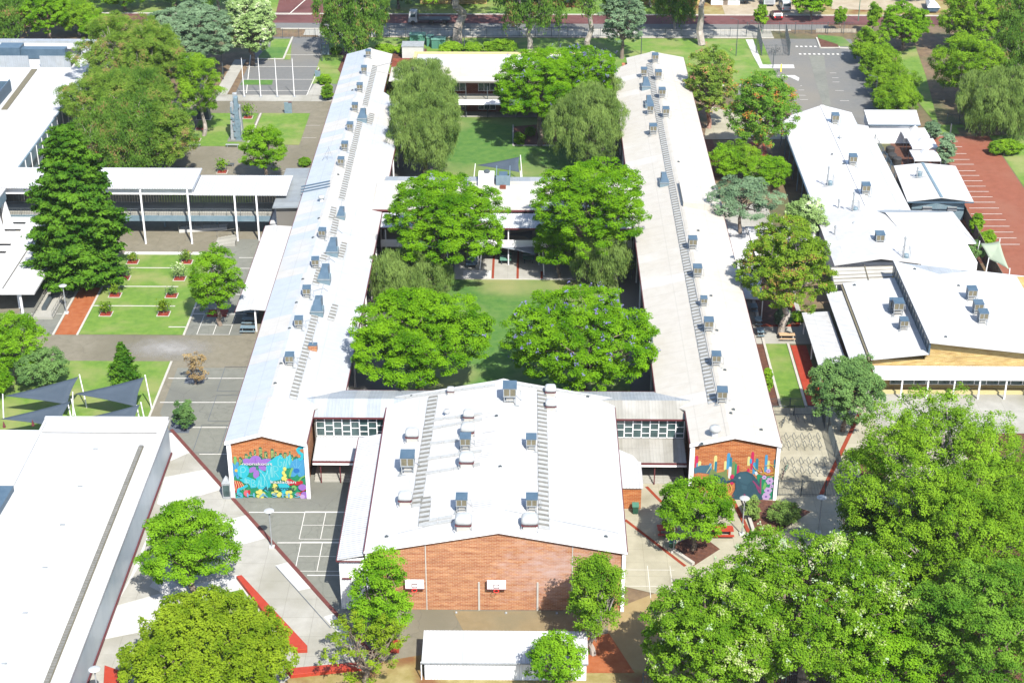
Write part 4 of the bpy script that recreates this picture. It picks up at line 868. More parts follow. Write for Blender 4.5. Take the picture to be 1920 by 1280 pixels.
def strip(name, label, group, x, y0, y1, w_, fz, step=.85, dx=0, m='greyslat'):
    t = empty(name, (x, y0, fz(x, y0)), label, 'roof walkway', group)
    a, b, c = MB(), MB(), MB(); y = y0
    def piece(mb, xx, ya, yb, lo, hi):
        za, zb = fz(xx-w_/2, ya), fz(xx+w_/2, ya)
        mb.hexa([(xx-w_/2,ya,za+lo),(xx+w_/2,ya,zb+lo),(xx+w_/2,yb,zb+lo),(xx-w_/2,yb,za+lo)], [(xx-w_/2,ya,za+hi),(xx+w_/2,ya,zb+hi),(xx+w_/2,yb,zb+hi),(xx-w_/2,yb,za+hi)])
    while y < y1:
        xx = x+dx*(y-y0); j = .03*math.sin(y*12.7)
        piece(c, xx+j, y, y+step*.66, .03, .075); piece(a, xx+j*1.5, y+step*.68, y+step*.98, .03, .14); y += step
    c.build('tread', 'tread', t); a.build('slat', m, t)
    for sx in (-w_/2-.05, w_/2+.02):
        xa, xb = x+sx, x+sx+dx*(y1-y0)
        b.hexa([(xa,y0,fz(xa,y0)+.01),(xa+.03,y0,fz(xa,y0)+.01),(xb+.03,y1,fz(xb,y1)+.01),(xb,y1,fz(xb,y1)+.01)], [(xa,y0,fz(xa,y0)+.06),(xa+.03,y0,fz(xa,y0)+.06),(xb+.03,y1,fz(xb,y1)+.06),(xb,y1,fz(xb,y1)+.06)])
    b.build('rail', 'galv', t)
def sw_(pxs, fz):
    for (x0,y0,x1,y1,wd,nm,lab,grp) in pxs:
        a, b = onroof(x0,y0,fz), onroof(x1,y1,fz)
        strip(nm, lab, grp, a.x, a.y, b.y, wd, fz, dx=(b.x-a.x)/(b.y-a.y))
RW = 'roof_walkway'; gw = 'slatted strips on the west wing roof'
sw_([(549,748,592,588,.78,RW,'longest slatted strip on the near half of the west wing roof',gw),(591,535,600,505,.78,RW,'short slatted strip between the first and second blue ducts of the west wing',gw),(604,490,612,480,.78,RW,'very short slatted strip beside the second blue duct of the west wing',gw),(624,442,630,413,.78,RW,'short slatted strip just below the narrow upright duct',gw),
     (640,376,675,228,.78,RW,'slatted strip on the far half of the west wing below the farthest duct',gw),(684,200,703,125,.78,RW,'slatted strip at the far end of the west wing above the farthest duct',gw),
     (620,601,628,576,.72,RW,'short side piece of slats right of the nearest blue duct',gw),(638,486,645,460,.72,RW,'short side piece of slats right of the third blue duct',gw),(621,413,626,392,.72,RW,'short side piece of slats left of the narrow upright duct',gw),(692,235,697,216,.8,RW,'short side piece of slats right of the farthest blue duct',gw)], ZW)
sw_([(1336,756,1217,122,.85,RW,'single unbroken slatted strip down the whole east wing roof','slatted strips on the east wing roof')], ZE)
sw_([(781,950,812,745,1.0,RW,'long slatted strip left of the gymnasium ridge','slatted strips on the gymnasium roof'),(794,986,799,934,1.0,RW,'short slatted strip at the lower end left of the gymnasium ridge','slatted strips on the gymnasium roof'),(1020,992,1016,737,1.0,RW,'long slatted strip right of the gymnasium ridge','slatted strips on the gymnasium roof')], ZG)
# flat conduits and cable trays across the gym roof, part of the gym
def tray(mb, x0, y0, x1, y1, wd, fz, h=.12):
    a, b = onroof(x0,y0,fz), onroof(x1,y1,fz); n = max(1, int(abs(b.x-a.x)/1.2))
    for i in range(n):
        p = a.lerp(b, i/n); q = a.lerp(b, (i+.94)/n)
        mb.hexa([(p.x,p.y-wd/2,fz(p.x,0)+.03),(q.x,q.y-wd/2,fz(q.x,0)+.03),(q.x,q.y+wd/2,fz(q.x,0)+.03),(p.x,p.y+wd/2,fz(p.x,0)+.03)],
                [(p.x,p.y-wd/2,fz(p.x,0)+h),(q.x,q.y-wd/2,fz(q.x,0)+h),(q.x,q.y+wd/2,fz(q.x,0)+h),(p.x,p.y+wd/2,fz(p.x,0)+h)])
for s_ in ((808,788,906,776,.5),(805,804,906,786,.5),(803,833,860,825,.5),(800,861,905,845,.5),(798,888,902,870,.5),(793,978,850,968,.5),(793,985,850,976,.5),(740,748,930,722,.5),(950,718,1110,742,.4)):
    tr = MB(); tray(tr, *s_, ZG); tr.build('cable_tray', 'tread', gy)
for s_ in ((880,833,925,826,1.3),(880,860,925,852,1.3),(885,950,925,943,1.6),(945,943,985,948,1.5),(945,826,985,832,1.2),(900,780,930,775,.9),(905,808,930,804,.9)):
    tk = MB(); tray(tk, *s_, ZG, .05); tk.build('patch_panel', 'roofriby', gy)
# stacks on the workshop roof
def stack(x, y, fz, h, label, kind):
    p = onroof(x, y, fz); t = empty('exhaust_stack', p, label, 'exhaust stack', 'exhaust stacks on the east roofs')
    m = MB(); m.tube(p, p+Vector((0,0,h)), .09, n=8).tube(p+Vector((0,0,h)), p+Vector((0,0,h+.3)), .2, .12, n=8); m.build('flue', 'galv', t)
    if kind:
        f = MB()
        for dx, dy in ((.9,0),(.9,.8),(0,.8)): f.tube(p+Vector((dx,dy,-.2)), p+Vector((dx,dy,h*.55)), .035)
        f.path([p+Vector((0,0,h*.55)),p+Vector((.9,0,h*.55)),p+Vector((.9,.8,h*.55)),p+Vector((0,.8,h*.55))],.03,closed=True)
        f.tube(p+Vector((-.7,0,.1)),p+Vector((1.4,0,.1)),.05); f.build('frame', 'galv', t)
        MB().lathe(tuple(p+Vector((.45,.4,-.3))), [(.4,0),(.4,.9),(.25,1.1)], 12).build('fan_housing', 'bluepale', t)
for a_ in ((1551,350,Z1,2.9,'tall exhaust stack on the workshop roof beside its ridge',1),(1598,400,Z1,3.0,'tall exhaust stack at the near end of the workshop roof',1),(1693,488,lambda x,y:4.6,3.2,'exhaust stack on the hipped block beside the step in the roofs',1),(1719,333,lambda x,y:4.0,1.4,'short stack on the square hipped room by the red car park',1),(1572,390,Z1,1.1,'thin pipe standing left of the near workshop stack',0),(1565,440,lambda x,y:4.8,1.1,'thin pipe standing at the left of the hipped block',0)): stack(*a_)
# small roof fittings
def fitting(nm, lab, x, y, fz, m, s=(.5,.14,.1)):
    p = onroof(x, y, fz); o = MB().box(p.x-s[0]/2,p.x+s[0]/2,p.y-s[1]/2,p.y+s[1]/2,p.z-.05,p.z+s[2]+.05).box(p.x-.05,p.x+.05,p.y-.06,p.y+.08,p.z+s[2]+.052,p.z+s[2]+.12).build(nm, m, loc=p)
    tag(o, lab, 'roof fitting', 'small dark roof fittings')
where = {ZW:'west wing roof', ZE:'east wing roof', ZG:'gymnasium roof', Z1:'workshop roof', ZR3:'clerestory block roof', ZR4:'right hand roof'}
fl = [(516,719,ZW,'on the near end'),(527,682,ZW,'left of the nearest cooler'),(543,616,ZW,'left of the second cooler'),(556,568,ZW,'left of the first duct'),(568,524,ZW,'left of the third cooler'),(587,446,ZW,'left of the fifth cooler'),(598,410,ZW,'by the seam of cream and blue'),(634,328,ZW,'under the sixth cooler'),(650,236,ZW,'left of the eighth cooler'),(661,170,ZW,'left of the tenth cooler'),
      (1316,832,ZE,'beside the large ventilator'),(1370,775,ZE,'low on the near ridge'),(1375,768,ZE,'upper on the near ridge'),(1427,806,ZE,'right of the near ridge'),(1359,694,ZE,'right of the second cooler'),(1333,555,ZE,'right of the fourth cooler'),(1309,433,ZE,'above the farthest near-row cooler'),(1272,304,ZE,'alone in the middle'),(1344,620,ZE,'right of the third cooler'),
      (725,1006,ZG,'near the lower left corner'),(1136,1006,ZG,'near the lower right corner'),(938,875,ZG,'on the ridge middle'),(931,780,ZG,'on the upper ridge'),(772,743,ZG,'on the far left edge'),(1102,744,ZG,'on the far right edge'),
      (1582,308,Z1,'left of the middle cooler'),(1560,290,Z1,'up the slope'),(1602,535,ZR3,'at the upper left'),(1650,1106*0+1005,ZR3,'x'),(1773,632,ZR4,'at the lower left'),(1797,536,ZR4,'left of the upper cooler'),(1715,505,ZR4,'at the upper left')]
for x, y, fz, s_ in fl:
    if s_ == 'x': continue
    fitting('roof_fitting', f'small dark vent fitting {s_} of the {where[fz]}', x, y, fz, 'darkmetal', (.35,.2,.08))
p = onroof(587, 655, ZW); ch = empty('chimney', p, 'little red brick chimney with a thin flue on the west wing roof', 'chimney')
MB().box(p.x-.5,p.x+.5,p.y-.4,p.y+.4,p.z-.3,p.z+.65).build('stack', 'brick', ch); MB().box(p.x-.5,p.x+.5,p.y-.4,p.y+.4,p.z+.652,p.z+.75).build('cap', 'bluegrey', ch); MB().tube((p.x,p.y,p.z+.75),(p.x,p.y,p.z+1.7),.06).build('flue', 'galv', ch)
p = onroof(614, 300, ZW); an_ = empty('antenna', p, 'thin lattice television antenna on the west slope of the west wing', 'antenna')
MB().tube(p, p+Vector((.3,0,2.2)), .03).tube(p+Vector((-.8,0,-.1)), p+Vector((.3,0,2.0)), .025).tube(p+Vector((.9,0,-.1)), p+Vector((.3,0,2.0)), .025).build('mast', 'galv', an_)
MB().tube(p+Vector((-.5,0,1.0)), p+Vector((.9,0,1.1)), .025).build('crossbar', 'galv', an_)
s_ = MB()
for i in range(3):
    a, b = onroof(565, 351+i*5, ZW), onroof(619, 340+i*5, ZW)
    s_.hexa([(a.x,a.y-.18,ZW(a.x,0)+.03),(b.x,b.y-.18,ZW(b.x,0)+.03),(b.x,b.y+.18,ZW(b.x,0)+.03),(a.x,a.y+.18,ZW(a.x,0)+.03)], [(a.x,a.y-.18,ZW(a.x,0)+.1),(b.x,b.y-.18,ZW(b.x,0)+.1),(b.x,b.y+.18,ZW(b.x,0)+.1),(a.x,a.y+.18,ZW(a.x,0)+.1)])
s_.build('roof_sheet_strip', 'bluegrey', ww)
p = onroof(1279, 372, ZE); MB().hexa([(p.x-.1,p.y-3,p.z-.4),(p.x+5.4,p.y-3,p.z-1),(p.x+5.4,p.y+5,p.z-1),(p.x-.1,p.y+5,p.z-.4)], [(p.x-.1,p.y-3,p.z+.7),(p.x+5.4,p.y-3,p.z+.1),(p.x+5.4,p.y+5,p.z+.1),(p.x-.1,p.y+5,p.z+.7)]).build('raised_roof', 'roofeast', ew)

def conduit(fz, pts, r, parent):
    q = [onroof(a, b, fz)+Vector((0,0,.07)) for a, b in pts]; MB().path(q, r, n=5).build('conduit', 'galv', parent)
conduit(ZW, ((701,130),(652,330),(610,520),(556,740)), .035, ww); conduit(ZE, ((1222,125),(1262,330),(1300,520),(1346,750)), .035, ew)
for a, b in (((557,672),(575,668)),((573,602),(590,600)),((588,546),(607,541)),((605,490),(620,486)),((617,436),(634,432))): conduit(ZW, (a, b, (b[0]+8, b[1]+6)), .03, ww)
for a, b in (((1336,672),(1320,674)),((1322,606),(1306,608)),((1313,560),(1298,562)),((1300,508),(1286,509)),((1291,455),(1275,456))): conduit(ZE, (a, b), .03, ew)
conduit(ZW, ((702,126),(735,118)), .03, ww); conduit(ZW, ((702,133),(733,140)), .03, ww); conduit(ZG, ((746,1000),(940,955),(1160,1000)), .02, gy)
# ---------------- trees ----------------
leafmat('leaf_jacaranda', (.042,.112,.004), (.128,.232,.008))
leafmat('leaf_bright', (.048,.118,.005), (.14,.245,.012))
leafmat('leaf_gum', (.055,.118,.008), (.16,.25,.016))
leafmat('leaf_gumdark', (.042,.092,.012), (.115,.185,.028), cc=(.18,.12,.05))
leafmat('leaf_pepper', (.085,.13,.028), (.18,.235,.06))
leafmat('leaf_olive', (.06,.112,.008), (.16,.22,.02), cc=(.2,.12,.04))
leafmat('leaf_bottle', (.05,.12,.012), (.13,.22,.025), cc=(.30,.11,.03))
leafmat('leaf_yellow', (.075,.12,.006), (.175,.22,.014))
leafmat('leaf_mid', (.045,.108,.010), (.125,.21,.022))
leafmat('leaf_pine', (.024,.07,.007), (.08,.155,.013), trans=.2)
leafmat('leaf_grey', (.08,.12,.065), (.16,.215,.125))
leafmat('leaf_pale', (.13,.19,.05), (.28,.34,.14), cc=(.42,.45,.3))
leafmat('leaf_white', (.05,.112,.006), (.145,.23,.016), cc=(.26,.3,.13))
leafmat('leaf_dull', (.06,.11,.035), (.13,.2,.06))
leafmat('leaf_red', (.08,.13,.018), (.18,.23,.035), cc=(.36,.15,.08))
leafmat('leaf_gumold', (.058,.105,.012), (.15,.21,.03), cc=(.2,.13,.06))
leafmat('leaf_orange', (.2,.12,.06), (.33,.21,.1))
leafmat('blossom_purple', (.13,.10,.26), (.20,.16,.36), .3)
leafmat('blossom_white', (.27,.31,.18), (.36,.39,.26), .3)
leafmat('blossom_pink', (.30,.11,.08), (.36,.17,.12), .3)
def norm(a): return a/np.maximum(np.linalg.norm(a, axis=1, keepdims=True), 1e-9)
def noise3(p, s, seed):
    r = np.random.RandomState(seed); o = np.zeros(len(p))
    for k in range(5):
        d = r.normal(size=3); d /= np.linalg.norm(d); f = s*(1+k*.55)
        o += np.sin(p@d*f + r.rand()*6.28)*np.sin(p@np.roll(d,1)*f*.8+r.rand()*6.28)
    return o/5
def leaf_mesh(name, pos, nrm, L, W, rng, mode='flat', m='leaf_bright', parent=None):
    n = len(pos); up = np.array([0,0,1.0])
    if mode == 'hang':
        t = norm(np.stack([rng.normal(0,.28,n), rng.normal(0,.28,n), -np.ones(n)], 1))
    else:
        t = norm(np.cross(nrm, rng.normal(size=(n,3))))
    b = norm(np.cross(nrm, t)); l = (L*rng.uniform(.6,1.25,n))[:,None]; w_ = (W*rng.uniform(.6,1.25,n))[:,None]
    droop = -up*l*.12
    v = np.stack([pos-t*l, pos-b*w_+nrm*l*.12, pos+t*l+droop, pos+b*w_+nrm*l*.12], 1).reshape(-1,3)
    v -= np.array(ORG[parent.name])
    me = bpy.data.meshes.new(name); me.vertices.add(4*n); me.vertices.foreach_set('co', v.ravel().astype(np.float32))
    me.loops.add(4*n); me.loops.foreach_set('vertex_index', np.arange(4*n, dtype=np.int32)); me.polygons.add(n)
    me.polygons.foreach_set('loop_start', np.arange(0, 4*n, 4, dtype=np.int32))
    me.materials.append(M[m]); me.update(calc_edges=True); me.validate()
    return link(name, me, parent)
TN = 0
# kind: leaf material, half length, half width, mode, big lobes, clump radius (m), flatness, leaves per clump, bark
KIND = {
 'jac': ('leaf_jacaranda', .125, .075, 'flat', 34, .70, .55, 98, 'bark'),
 'bright': ('leaf_bright', .12, .07, 'flat', 26, .62, .60, 80, 'bark'),
 'gum': ('leaf_gum', .14, .055, 'flat', 56, .62, .85, 92, 'barkpale'),
 'gumdark': ('leaf_gumdark', .18, .07, 'hang', 40, .70, .85, 60, 'barkpale'),
 'pepper': ('leaf_pepper', .26, .032, 'hang', 34, .62, .9, 85, 'bark'),
 'olive': ('leaf_olive', .13, .08, 'flat', 34, .55, .7, 60, 'barkpale'),
 'yellow': ('leaf_yellow', .13, .085, 'flat', 70, .42, 1.5, 46, 'bark'),
 'grey': ('leaf_grey', .16, .07, 'flat', 30, .65, .5, 60, 'bark'),
 'pale': ('leaf_pale', .17, .09, 'flat', 26, .55, .7, 45, 'bark'),
 'white': ('leaf_white', .125, .072, 'flat', 60, .52, .75, 66, 'bark'),
 'dull': ('leaf_dull', .13, .07, 'flat', 26, .50, .8, 55, 'bark'),
 'red': ('leaf_red', .16, .09, 'flat', 26, .60, .7, 55, 'barkpink'),
 'bottle': ('leaf_bottle', .15, .08, 'flat', 20, .65, .7, 65, 'barkpink'),
 'sparse': ('leaf_yellow', .15, .055, 'flat', 16, .45, .7, 34, 'bark'),
 'bush': ('leaf_gum', .12, .07, 'flat', 14, .35, .7, 40, 'bark'),
}
def limb(mb, a, b, r0, r1, rng, k=4):
    "a bent, tapering limb"
    a = Vector(a); b = Vector(b); pts = [a]
    for i in range(1, k):
        t = i/k; p = a.lerp(b, t); s = (b-a).length*.06
        pts.append(p+Vector((rng.normal()*s, rng.normal()*s, rng.normal()*s*.4+s*.8*(1-t))))
    pts.append(b)
    for i in range(k): mb.tube(pts[i], pts[i+1], r0+(r1-r0)*i/k, r0+(r1-r0)*(i+1)/k, n=7)
def tree(kind, x0, y0, x1, y1, label, clear=1.8, name='tree', group=None, blossom=None, bn=0, lobes=None, dens=1.0, seed=None, cat='tree', gaps=.0, leaf=None, cone=0.0):
    global TN; TN += 1
    rng = np.random.RandomState(seed or (TN*17+3)); lm, L, W, mode, nb, rc, flat, npc, bark = KIND[kind]
    lm = leaf or lm; nb = lobes or nb
    cx, cy = (x0+x1)/2, (y0+y1)/2; hc = clear+3
    for _ in range(12):
        p = P(cx, cy, hc); d = depth(p); rx = (x1-x0)/2*d/F; hh = (y1-y0)/2*d/F
        a = TH+math.atan((cy-640)/F); q = hh*hh-(rx*math.sin(a))**2; ry = rx
        rz = math.sqrt(q)/math.cos(a) if q > 0 else 0
        if rz < .42*rx: rz = .42*rx; ry = math.sqrt(max(hh*hh-(rz*math.cos(a))**2, (.35*rx)**2*.1))/math.sin(a)
        ry = max(ry, .4*rx); hc = clear+rz
    c = np.array([p.x, p.y, hc]); R3 = np.array([rx, ry, rz]); Rm = (rx*ry*rz)**(1/3)
    far = d > 300
    rx *= .98; ry *= .98; rz *= .98; R3 = R3*.98
    if far: L *= 1.35; W *= 1.35; npc = int(npc*.7)
    rc = min(rc, Rm*.28)
    o = empty(name, (p.x, p.y, 0), label, cat, group)
    # boughs: big lumps that give the crown its outline
    i = np.arange(nb)+.5; ph = np.arccos(1-1.7*i/nb); th = math.pi*(1+5**.5)*i+rng.rand()*6
    u = np.stack([np.cos(th)*np.sin(ph), np.sin(th)*np.sin(ph), np.cos(ph)], 1); u = norm(u+rng.normal(0,.16,(nb,3)))
    lr = 1.6/math.sqrt(nb)*rng.uniform(.62,1.4,nb); lr = np.minimum(lr, .5)
    lc = u*((1.02-lr)*rng.uniform(.74,1.08,nb))[:,None]
    if cone: lc[:,:2] *= (1-cone*(lc[:,2:3]+.2).clip(0)); lr *= (1-cone*.6*(lc[:,2]+.2).clip(0))
    # twig clumps sit on the boughs
    nc = int(4*math.pi*((rx*ry)+(rx+ry)*.5*rz)/2*.78*1.9/(math.pi*rc*rc)*dens); nc = max(14, min(nc, 1500))
    k = rng.choice(nb, nc*2, p=lr**2/(lr**2).sum()); dv = norm(rng.normal(size=(nc*2,3))+np.array([0,-.05,.30]))
    cc = lc[k]+dv*(lr[k]*rng.uniform(.82,1.04,nc*2))[:,None]
    dist = np.stack([np.linalg.norm(cc-lc[j], axis=1)/lr[j] for j in range(nb)], 1); dist[np.arange(nc*2), k] = 9
    ok = (dist.min(1) > .86) | (rng.rand(nc*2) < .10)
    ok &= noise3(cc*2.6, 1.7, TN) > (-.56+gaps)
    cc, dv = cc[ok][:nc], dv[ok][:nc]; n = len(cc)
    nf = int(n*.12); fi = norm(rng.normal(size=(nf,3))+np.array([0,0,.3]))*rng.uniform(.35,.72,nf)[:,None]; cc = np.concatenate([cc, fi]); dv = np.concatenate([dv, norm(fi)]); n = len(cc)
    r_ = rc*rng.uniform(.65,1.35,n); m_ = np.repeat(np.arange(n), np.maximum(8, (npc*(r_/rc)**2).astype(int)))
    if len(m_) > 85000: m_ = m_[rng.rand(len(m_)) < 85000/len(m_)]
    N_ = len(m_); out = norm(dv+np.array([0,0,.55]))
    ld = norm(rng.normal(size=(N_,3))*.75+out[m_]*.75); sh = rng.uniform(.35,1.05,N_)[:,None]
    off = ld*sh*r_[m_][:,None]*np.array([1.15,1.15,flat])
    if mode in ('hang','mix'): off[:,2] -= rng.exponential(.55 if mode == 'hang' else .2, N_)*r_[m_]
    pos = c+cc[m_]*R3+off
    nr = norm(ld*.55+np.array([.12,-.30,.75])+rng.normal(0,.32,(N_,3))) if mode == 'flat' else norm(ld*.6+np.array([.15,-.5,.45])+rng.normal(0,.4,(N_,3)))
    leaf_mesh('crown', pos, nr, L, W, rng, 'hang' if mode == 'hang' or (mode == 'mix') else 'flat', lm, o)
    if blossom:
        up_ = np.where((dv[:,2] > -.15) & (noise3(cc*3, 1.2, TN+5) > -.15))[0]
        cs = rng.choice(up_, min(len(up_), max(3, bn//7)), replace=bn//7 > len(up_))
        base_ = c+cc[cs]*R3+dv[cs]*r_[cs][:,None]*.9+rng.normal(0,.35,(len(cs),3))
        q = (base_[:,None,:]+rng.normal(0,.13,(len(cs),7,3))).reshape(-1,3)
        leaf_mesh('blossom', q, norm(rng.normal(size=q.shape)*.6+np.array([.1,-.4,.8])), .11, .085, rng, 'flat', blossom, o)
    t = MB(); b0 = Vector((p.x, p.y, 0)); tr_ = max(.10, .032*(rx+rz)); f = Vector((c[0], c[1], max(clear*1.05, hc-rz*.75)))
    limb(t, b0, f, tr_*1.25, tr_*.8, rng, 4)
    for j in rng.choice(nb, min(nb, 14 if rx > 2 else 6), replace=False):
        e_ = Vector(c+lc[j]*R3); limb(t, f, e_, tr_*.5, tr_*.12, rng, 4)
        for jj in np.argsort(np.linalg.norm(lc-lc[j], axis=1))[1:4]: limb(t, f.lerp(e_,.6), Vector(c+lc[jj]*R3*1.04), tr_*.2, tr_*.05, rng, 3)
    t.build('trunk', bark, o)
    return o
def conifer(x, ybase, ytop, wd, label, name, layers, m='leaf_pine', dens=1.0, taper=.75, clear=.08, bulge=.0, L=.3, W=.07):
    "whorled conifer: branches in tiers, foliage along every branch"
    global TN; TN += 1; rng = np.random.RandomState(TN*31)
    g = P(x, ybase, 0); lo, hi = 0, 60
    for _ in range(40):
        mz = (lo+hi)/2; r = Vector((g.x, g.y, mz-CH)); dd = r.dot(Vector(FW)); yy = 640-F*r.dot(Vector(UP))/dd
        if yy > ytop: lo = mz
        else: hi = mz
    H_ = lo; rw = wd/2*depth((g.x,g.y,H_/3))/F
    o = empty(name, g, label, 'tree'); pos = []; nr = []; t = MB(); tb = MB()
    t.tube(g, g+Vector((0,0,H_*.5)), rw*.07+.08, rw*.04+.05, n=8).tube(g+Vector((0,0,H_*.5)), g+Vector((0,0,H_*.98)), rw*.04+.05, .03, n=8)
    for i in range(layers):
        f = clear+(1-clear)*i/layers; z = H_*f
        rr = rw*((1-f)/(1-clear))**taper*(1+bulge*math.sin(math.pi*f))
        nb = max(5, int(11*(.4+rr/rw))); a0 = rng.rand()*6.28
        for j in range(nb):
            a = a0+6.283*j/nb+rng.normal(0,.12); rl = rr*rng.uniform(.6,1.14)*(1+.14*math.sin(3*a+i*.35+TN)); dz = rng.uniform(.02,.16)*rl
            tip = Vector((math.cos(a)*rl, math.sin(a)*rl, z+dz)); t.tube(g+Vector((0,0,z)), g+tip, .06, .02, n=4)
            k = int(46*rl*dens*(1.3 if rl > 1 else 2)); s = rng.uniform(.18,1.03,k); off = rng.normal(0,1,(k,3))*np.array([.34,.34,.13])*(.25+.5*rl/rw)*min(1.6, .25+rw*.14)*(1.15-.55*s[:,None])*1.8
            pos.append(np.stack([g.x+math.cos(a)*rl*s, g.y+math.sin(a)*rl*s, z+dz*s*s], 1)+off)
            nr.append(norm(np.tile([math.cos(a)*.4, math.sin(a)*.4-.15, .8], (k,1))+rng.normal(0,.5,(k,3))))
    pos = np.concatenate(pos); nr = np.concatenate(nr); pos[:,2] = np.clip(pos[:,2], .3, H_)
    leaf_mesh('crown', pos, nr, L, W*2, rng, 'flat', m, o); t.build('trunk', 'bark', o)
    return o
# courtyards
gj = 'jacarandas in the courtyards'
tree('jac', 716,322,950,505, 'round bright green jacaranda at the left of the middle block', 4.2, 'jacaranda_tree', gj, 'blossom_purple', 60)
tree('jac', 985,292,1222,482, 'round bright green jacaranda at the right of the middle block, shading its roof', 4.5, 'jacaranda_tree', gj)
tree('jac', 650,530,924,732, 'largest plain green jacaranda in the near left of the courtyard', 3.6, 'jacaranda_tree', gj, 'blossom_purple', 50, lobes=40)
tree('jac', 940,535,1246,736, 'wide jacaranda dotted with purple flowers in the near right of the courtyard', 3.4, 'jacaranda_tree', gj, 'blossom_purple', 1500, lobes=44)
tree('jac', 915,88,1110,232, 'tall far jacaranda with green left side beside the far lawn', 4.5, 'jacaranda_tree', gj, 'blossom_purple', 300)
tree('jac', 1020,84,1155,190, 'far jacaranda top covered in purple flowers', 6, 'jacaranda_tree', gj, 'blossom_purple', 1600)
gp = 'weeping peppermint trees in the courtyards'
tree('jac', 1000,425,1100,500, 'small low jacaranda sprouting below the right one at the table tennis paving', 2.2, 'jacaranda_tree', gj)
tree('pepper', 726,172,866,332, 'tall dull green weeping tree left of the far lawn', .8, 'peppermint_tree', gp)
tree('pepper', 722,106,852,190, 'wispy weeping tree in front of the far block', 2.5, 'peppermint_tree', gp, dens=.9)
tree('pepper', 728,128,866,262, 'middle weeping tree joining the two at the left of the far lawn', 3, 'peppermint_tree', gp)
tree('pepper', 1022,148,1178,318, 'tall dull green weeping tree right of the far lawn', .8, 'peppermint_tree', gp)
tree('pepper', 1110,112,1165,205, 'narrow weeping tree behind the purple jacaranda', 3, 'peppermint_tree', gp, dens=.8)
tree('pepper', 683,462,845,570, 'grey green weeping tree between the two left jacarandas', 1.5, 'peppermint_tree', gp)
tree('pepper', 1074,428,1184,535, 'small olive weeping tree at the right end of the table tennis paving', 1, 'peppermint_tree', gp)
# west
conifer(157, 535, 234, 162, 'huge dense dark green pine standing on the orange strip', 'pine_tree', 44, dens=1.9, taper=.42, clear=.05, bulge=.10, L=.30, W=.07)
conifer(234, 716, 638, 58, 'young norfolk pine on the lawn near the shade sails', 'norfolk_pine', 15, taper=.8, L=.2, W=.05, dens=1.3)
ge = 'tall gum trees at the upper left'
tree('gum', 135,20,350,170, 'large olive green gum behind the north west hall corner', 4, 'gum_tree', ge, dens=.9, leaf='leaf_gumold', gaps=.2)
tree('gum', 100,120,335,250, 'broad gum overhanging the corner of the upper left roof', 3, 'gum_tree', ge, leaf='leaf_gumold', gaps=.2)
tree('gumdark', 150,170,362,320, 'lowest dark gum above the elevated walkway', 1, 'gum_tree', ge, dens=1.1)
tree('gum', 215,50,352,185, 'tall gum leaning to the right within the upper left mass', 4, 'gum_tree', ge, leaf='leaf_gumold', gaps=.2)
tree('gumdark', 180,115,325,235, 'dark middle gum within the upper left mass', 3, 'gum_tree', ge)
tree('gum', 255,195,368,318, 'gum at the lower right of the upper left mass, by the grass squares', 1.5, 'gum_tree', ge, dens=.9, leaf='leaf_gumold', gaps=.2)
tree('gumdark', 110,215,215,320, 'thin brownish gum beside the upper left parapet', 2, 'gum_tree', ge, dens=.5)
tree('gum', 330,95,418,225, 'gum with the grey steel tree guard at its foot', 3, 'gum_tree', ge)
tree('grey', 255,5,455,120, 'big grey green gum behind the other upper left gums', 3, 'gum_tree', ge)
tree('pale', 415,-15,520,105, 'pale flowering gum left of the north entrance road', 2, 'gum_tree', ge, 'blossom_white', 600, dens=1.4)
for i, (a, b, c_, d_, k_) in enumerate(((-40,-20,60,70,'gumdark'),(40,-25,130,68,'bright'),(100,0,190,60,'gum'),(150,25,230,72,'bright'))):
    tree(k_, a, b, c_, d_, ['dark tree at the very top left corner behind the white hall','second tree from the left behind the white hall','olive tree third from the left behind the white hall','bright low shrub like tree behind the end of the white hall'][i], 1, 'background_tree', 'trees behind the north west hall')
tree('bright', 448,230,537,328, 'round leafy tree between the grass squares and the link roof', 1.6, 'tree')
tree('bright', 358,462,454,594, 'oval bright tree in a red mulch square beside the white verandah', 1.6, 'tree')
tree('bright', -45,586,86,702, 'bright green tree cut by the left edge', 1.2, 'tree')
tree('dull', 28,648,126,724, 'dull green bushy tree behind the shade sails', .6, 'tree')
tree('bright', -40,680,24,742, 'small light green tree at the left edge behind the sails', .5, 'tree')
tree('sparse', 338,652,386,712, 'little tree with orange dying leaves on the court', .8, 'tree', dens=.4, leaf='leaf_orange')
tree('dull', 324,750,362,800, 'small young tree in a square grate on the court', .5, 'tree')
# front
tree('bright', 256,922,444,1114, 'bright green layered tree on the pale plaza', 1.5, 'tree', lobes=34, cone=.35)
tree('yellow', 226,1105,552,1345, 'broad yellow green tree at the bottom left of the plaza', .8, 'tree', lobes=120)
tree('bright', 664,1022,772,1215, 'tall bright tree before the left hoop of the brick wall', 1.2, 'tree')
tree('gum', 1062,1040,1169,1210, 'tall tree with white trunk before the right of the brick wall', 1.5, 'tree')
tree('bright', 990,1183,1092,1310, 'leafy tree standing in front of the low white shed', .5, 'tree')
tree('sparse', 596,1135,770,1290, 'thin open tree with bare limbs at the foot of the plaza', .8, 'tree', dens=.2)
tree('yellow', 696,1172,738,1222, 'small lime green sapling below the tall tree by the wall', .2, 'tree', lobes=14)
tree('bright', 1235,885,1372,1020, 'green tree in front of the bird mural', 1.5, 'tree')
gb = 'large trees at the lower right'
tree('white', 1205,1060,1450,1330, 'nearest large tree with pale flowers, left one at the bottom right', 1.5, 'flowering_tree', gb, 'blossom_white', 500, lobes=70)
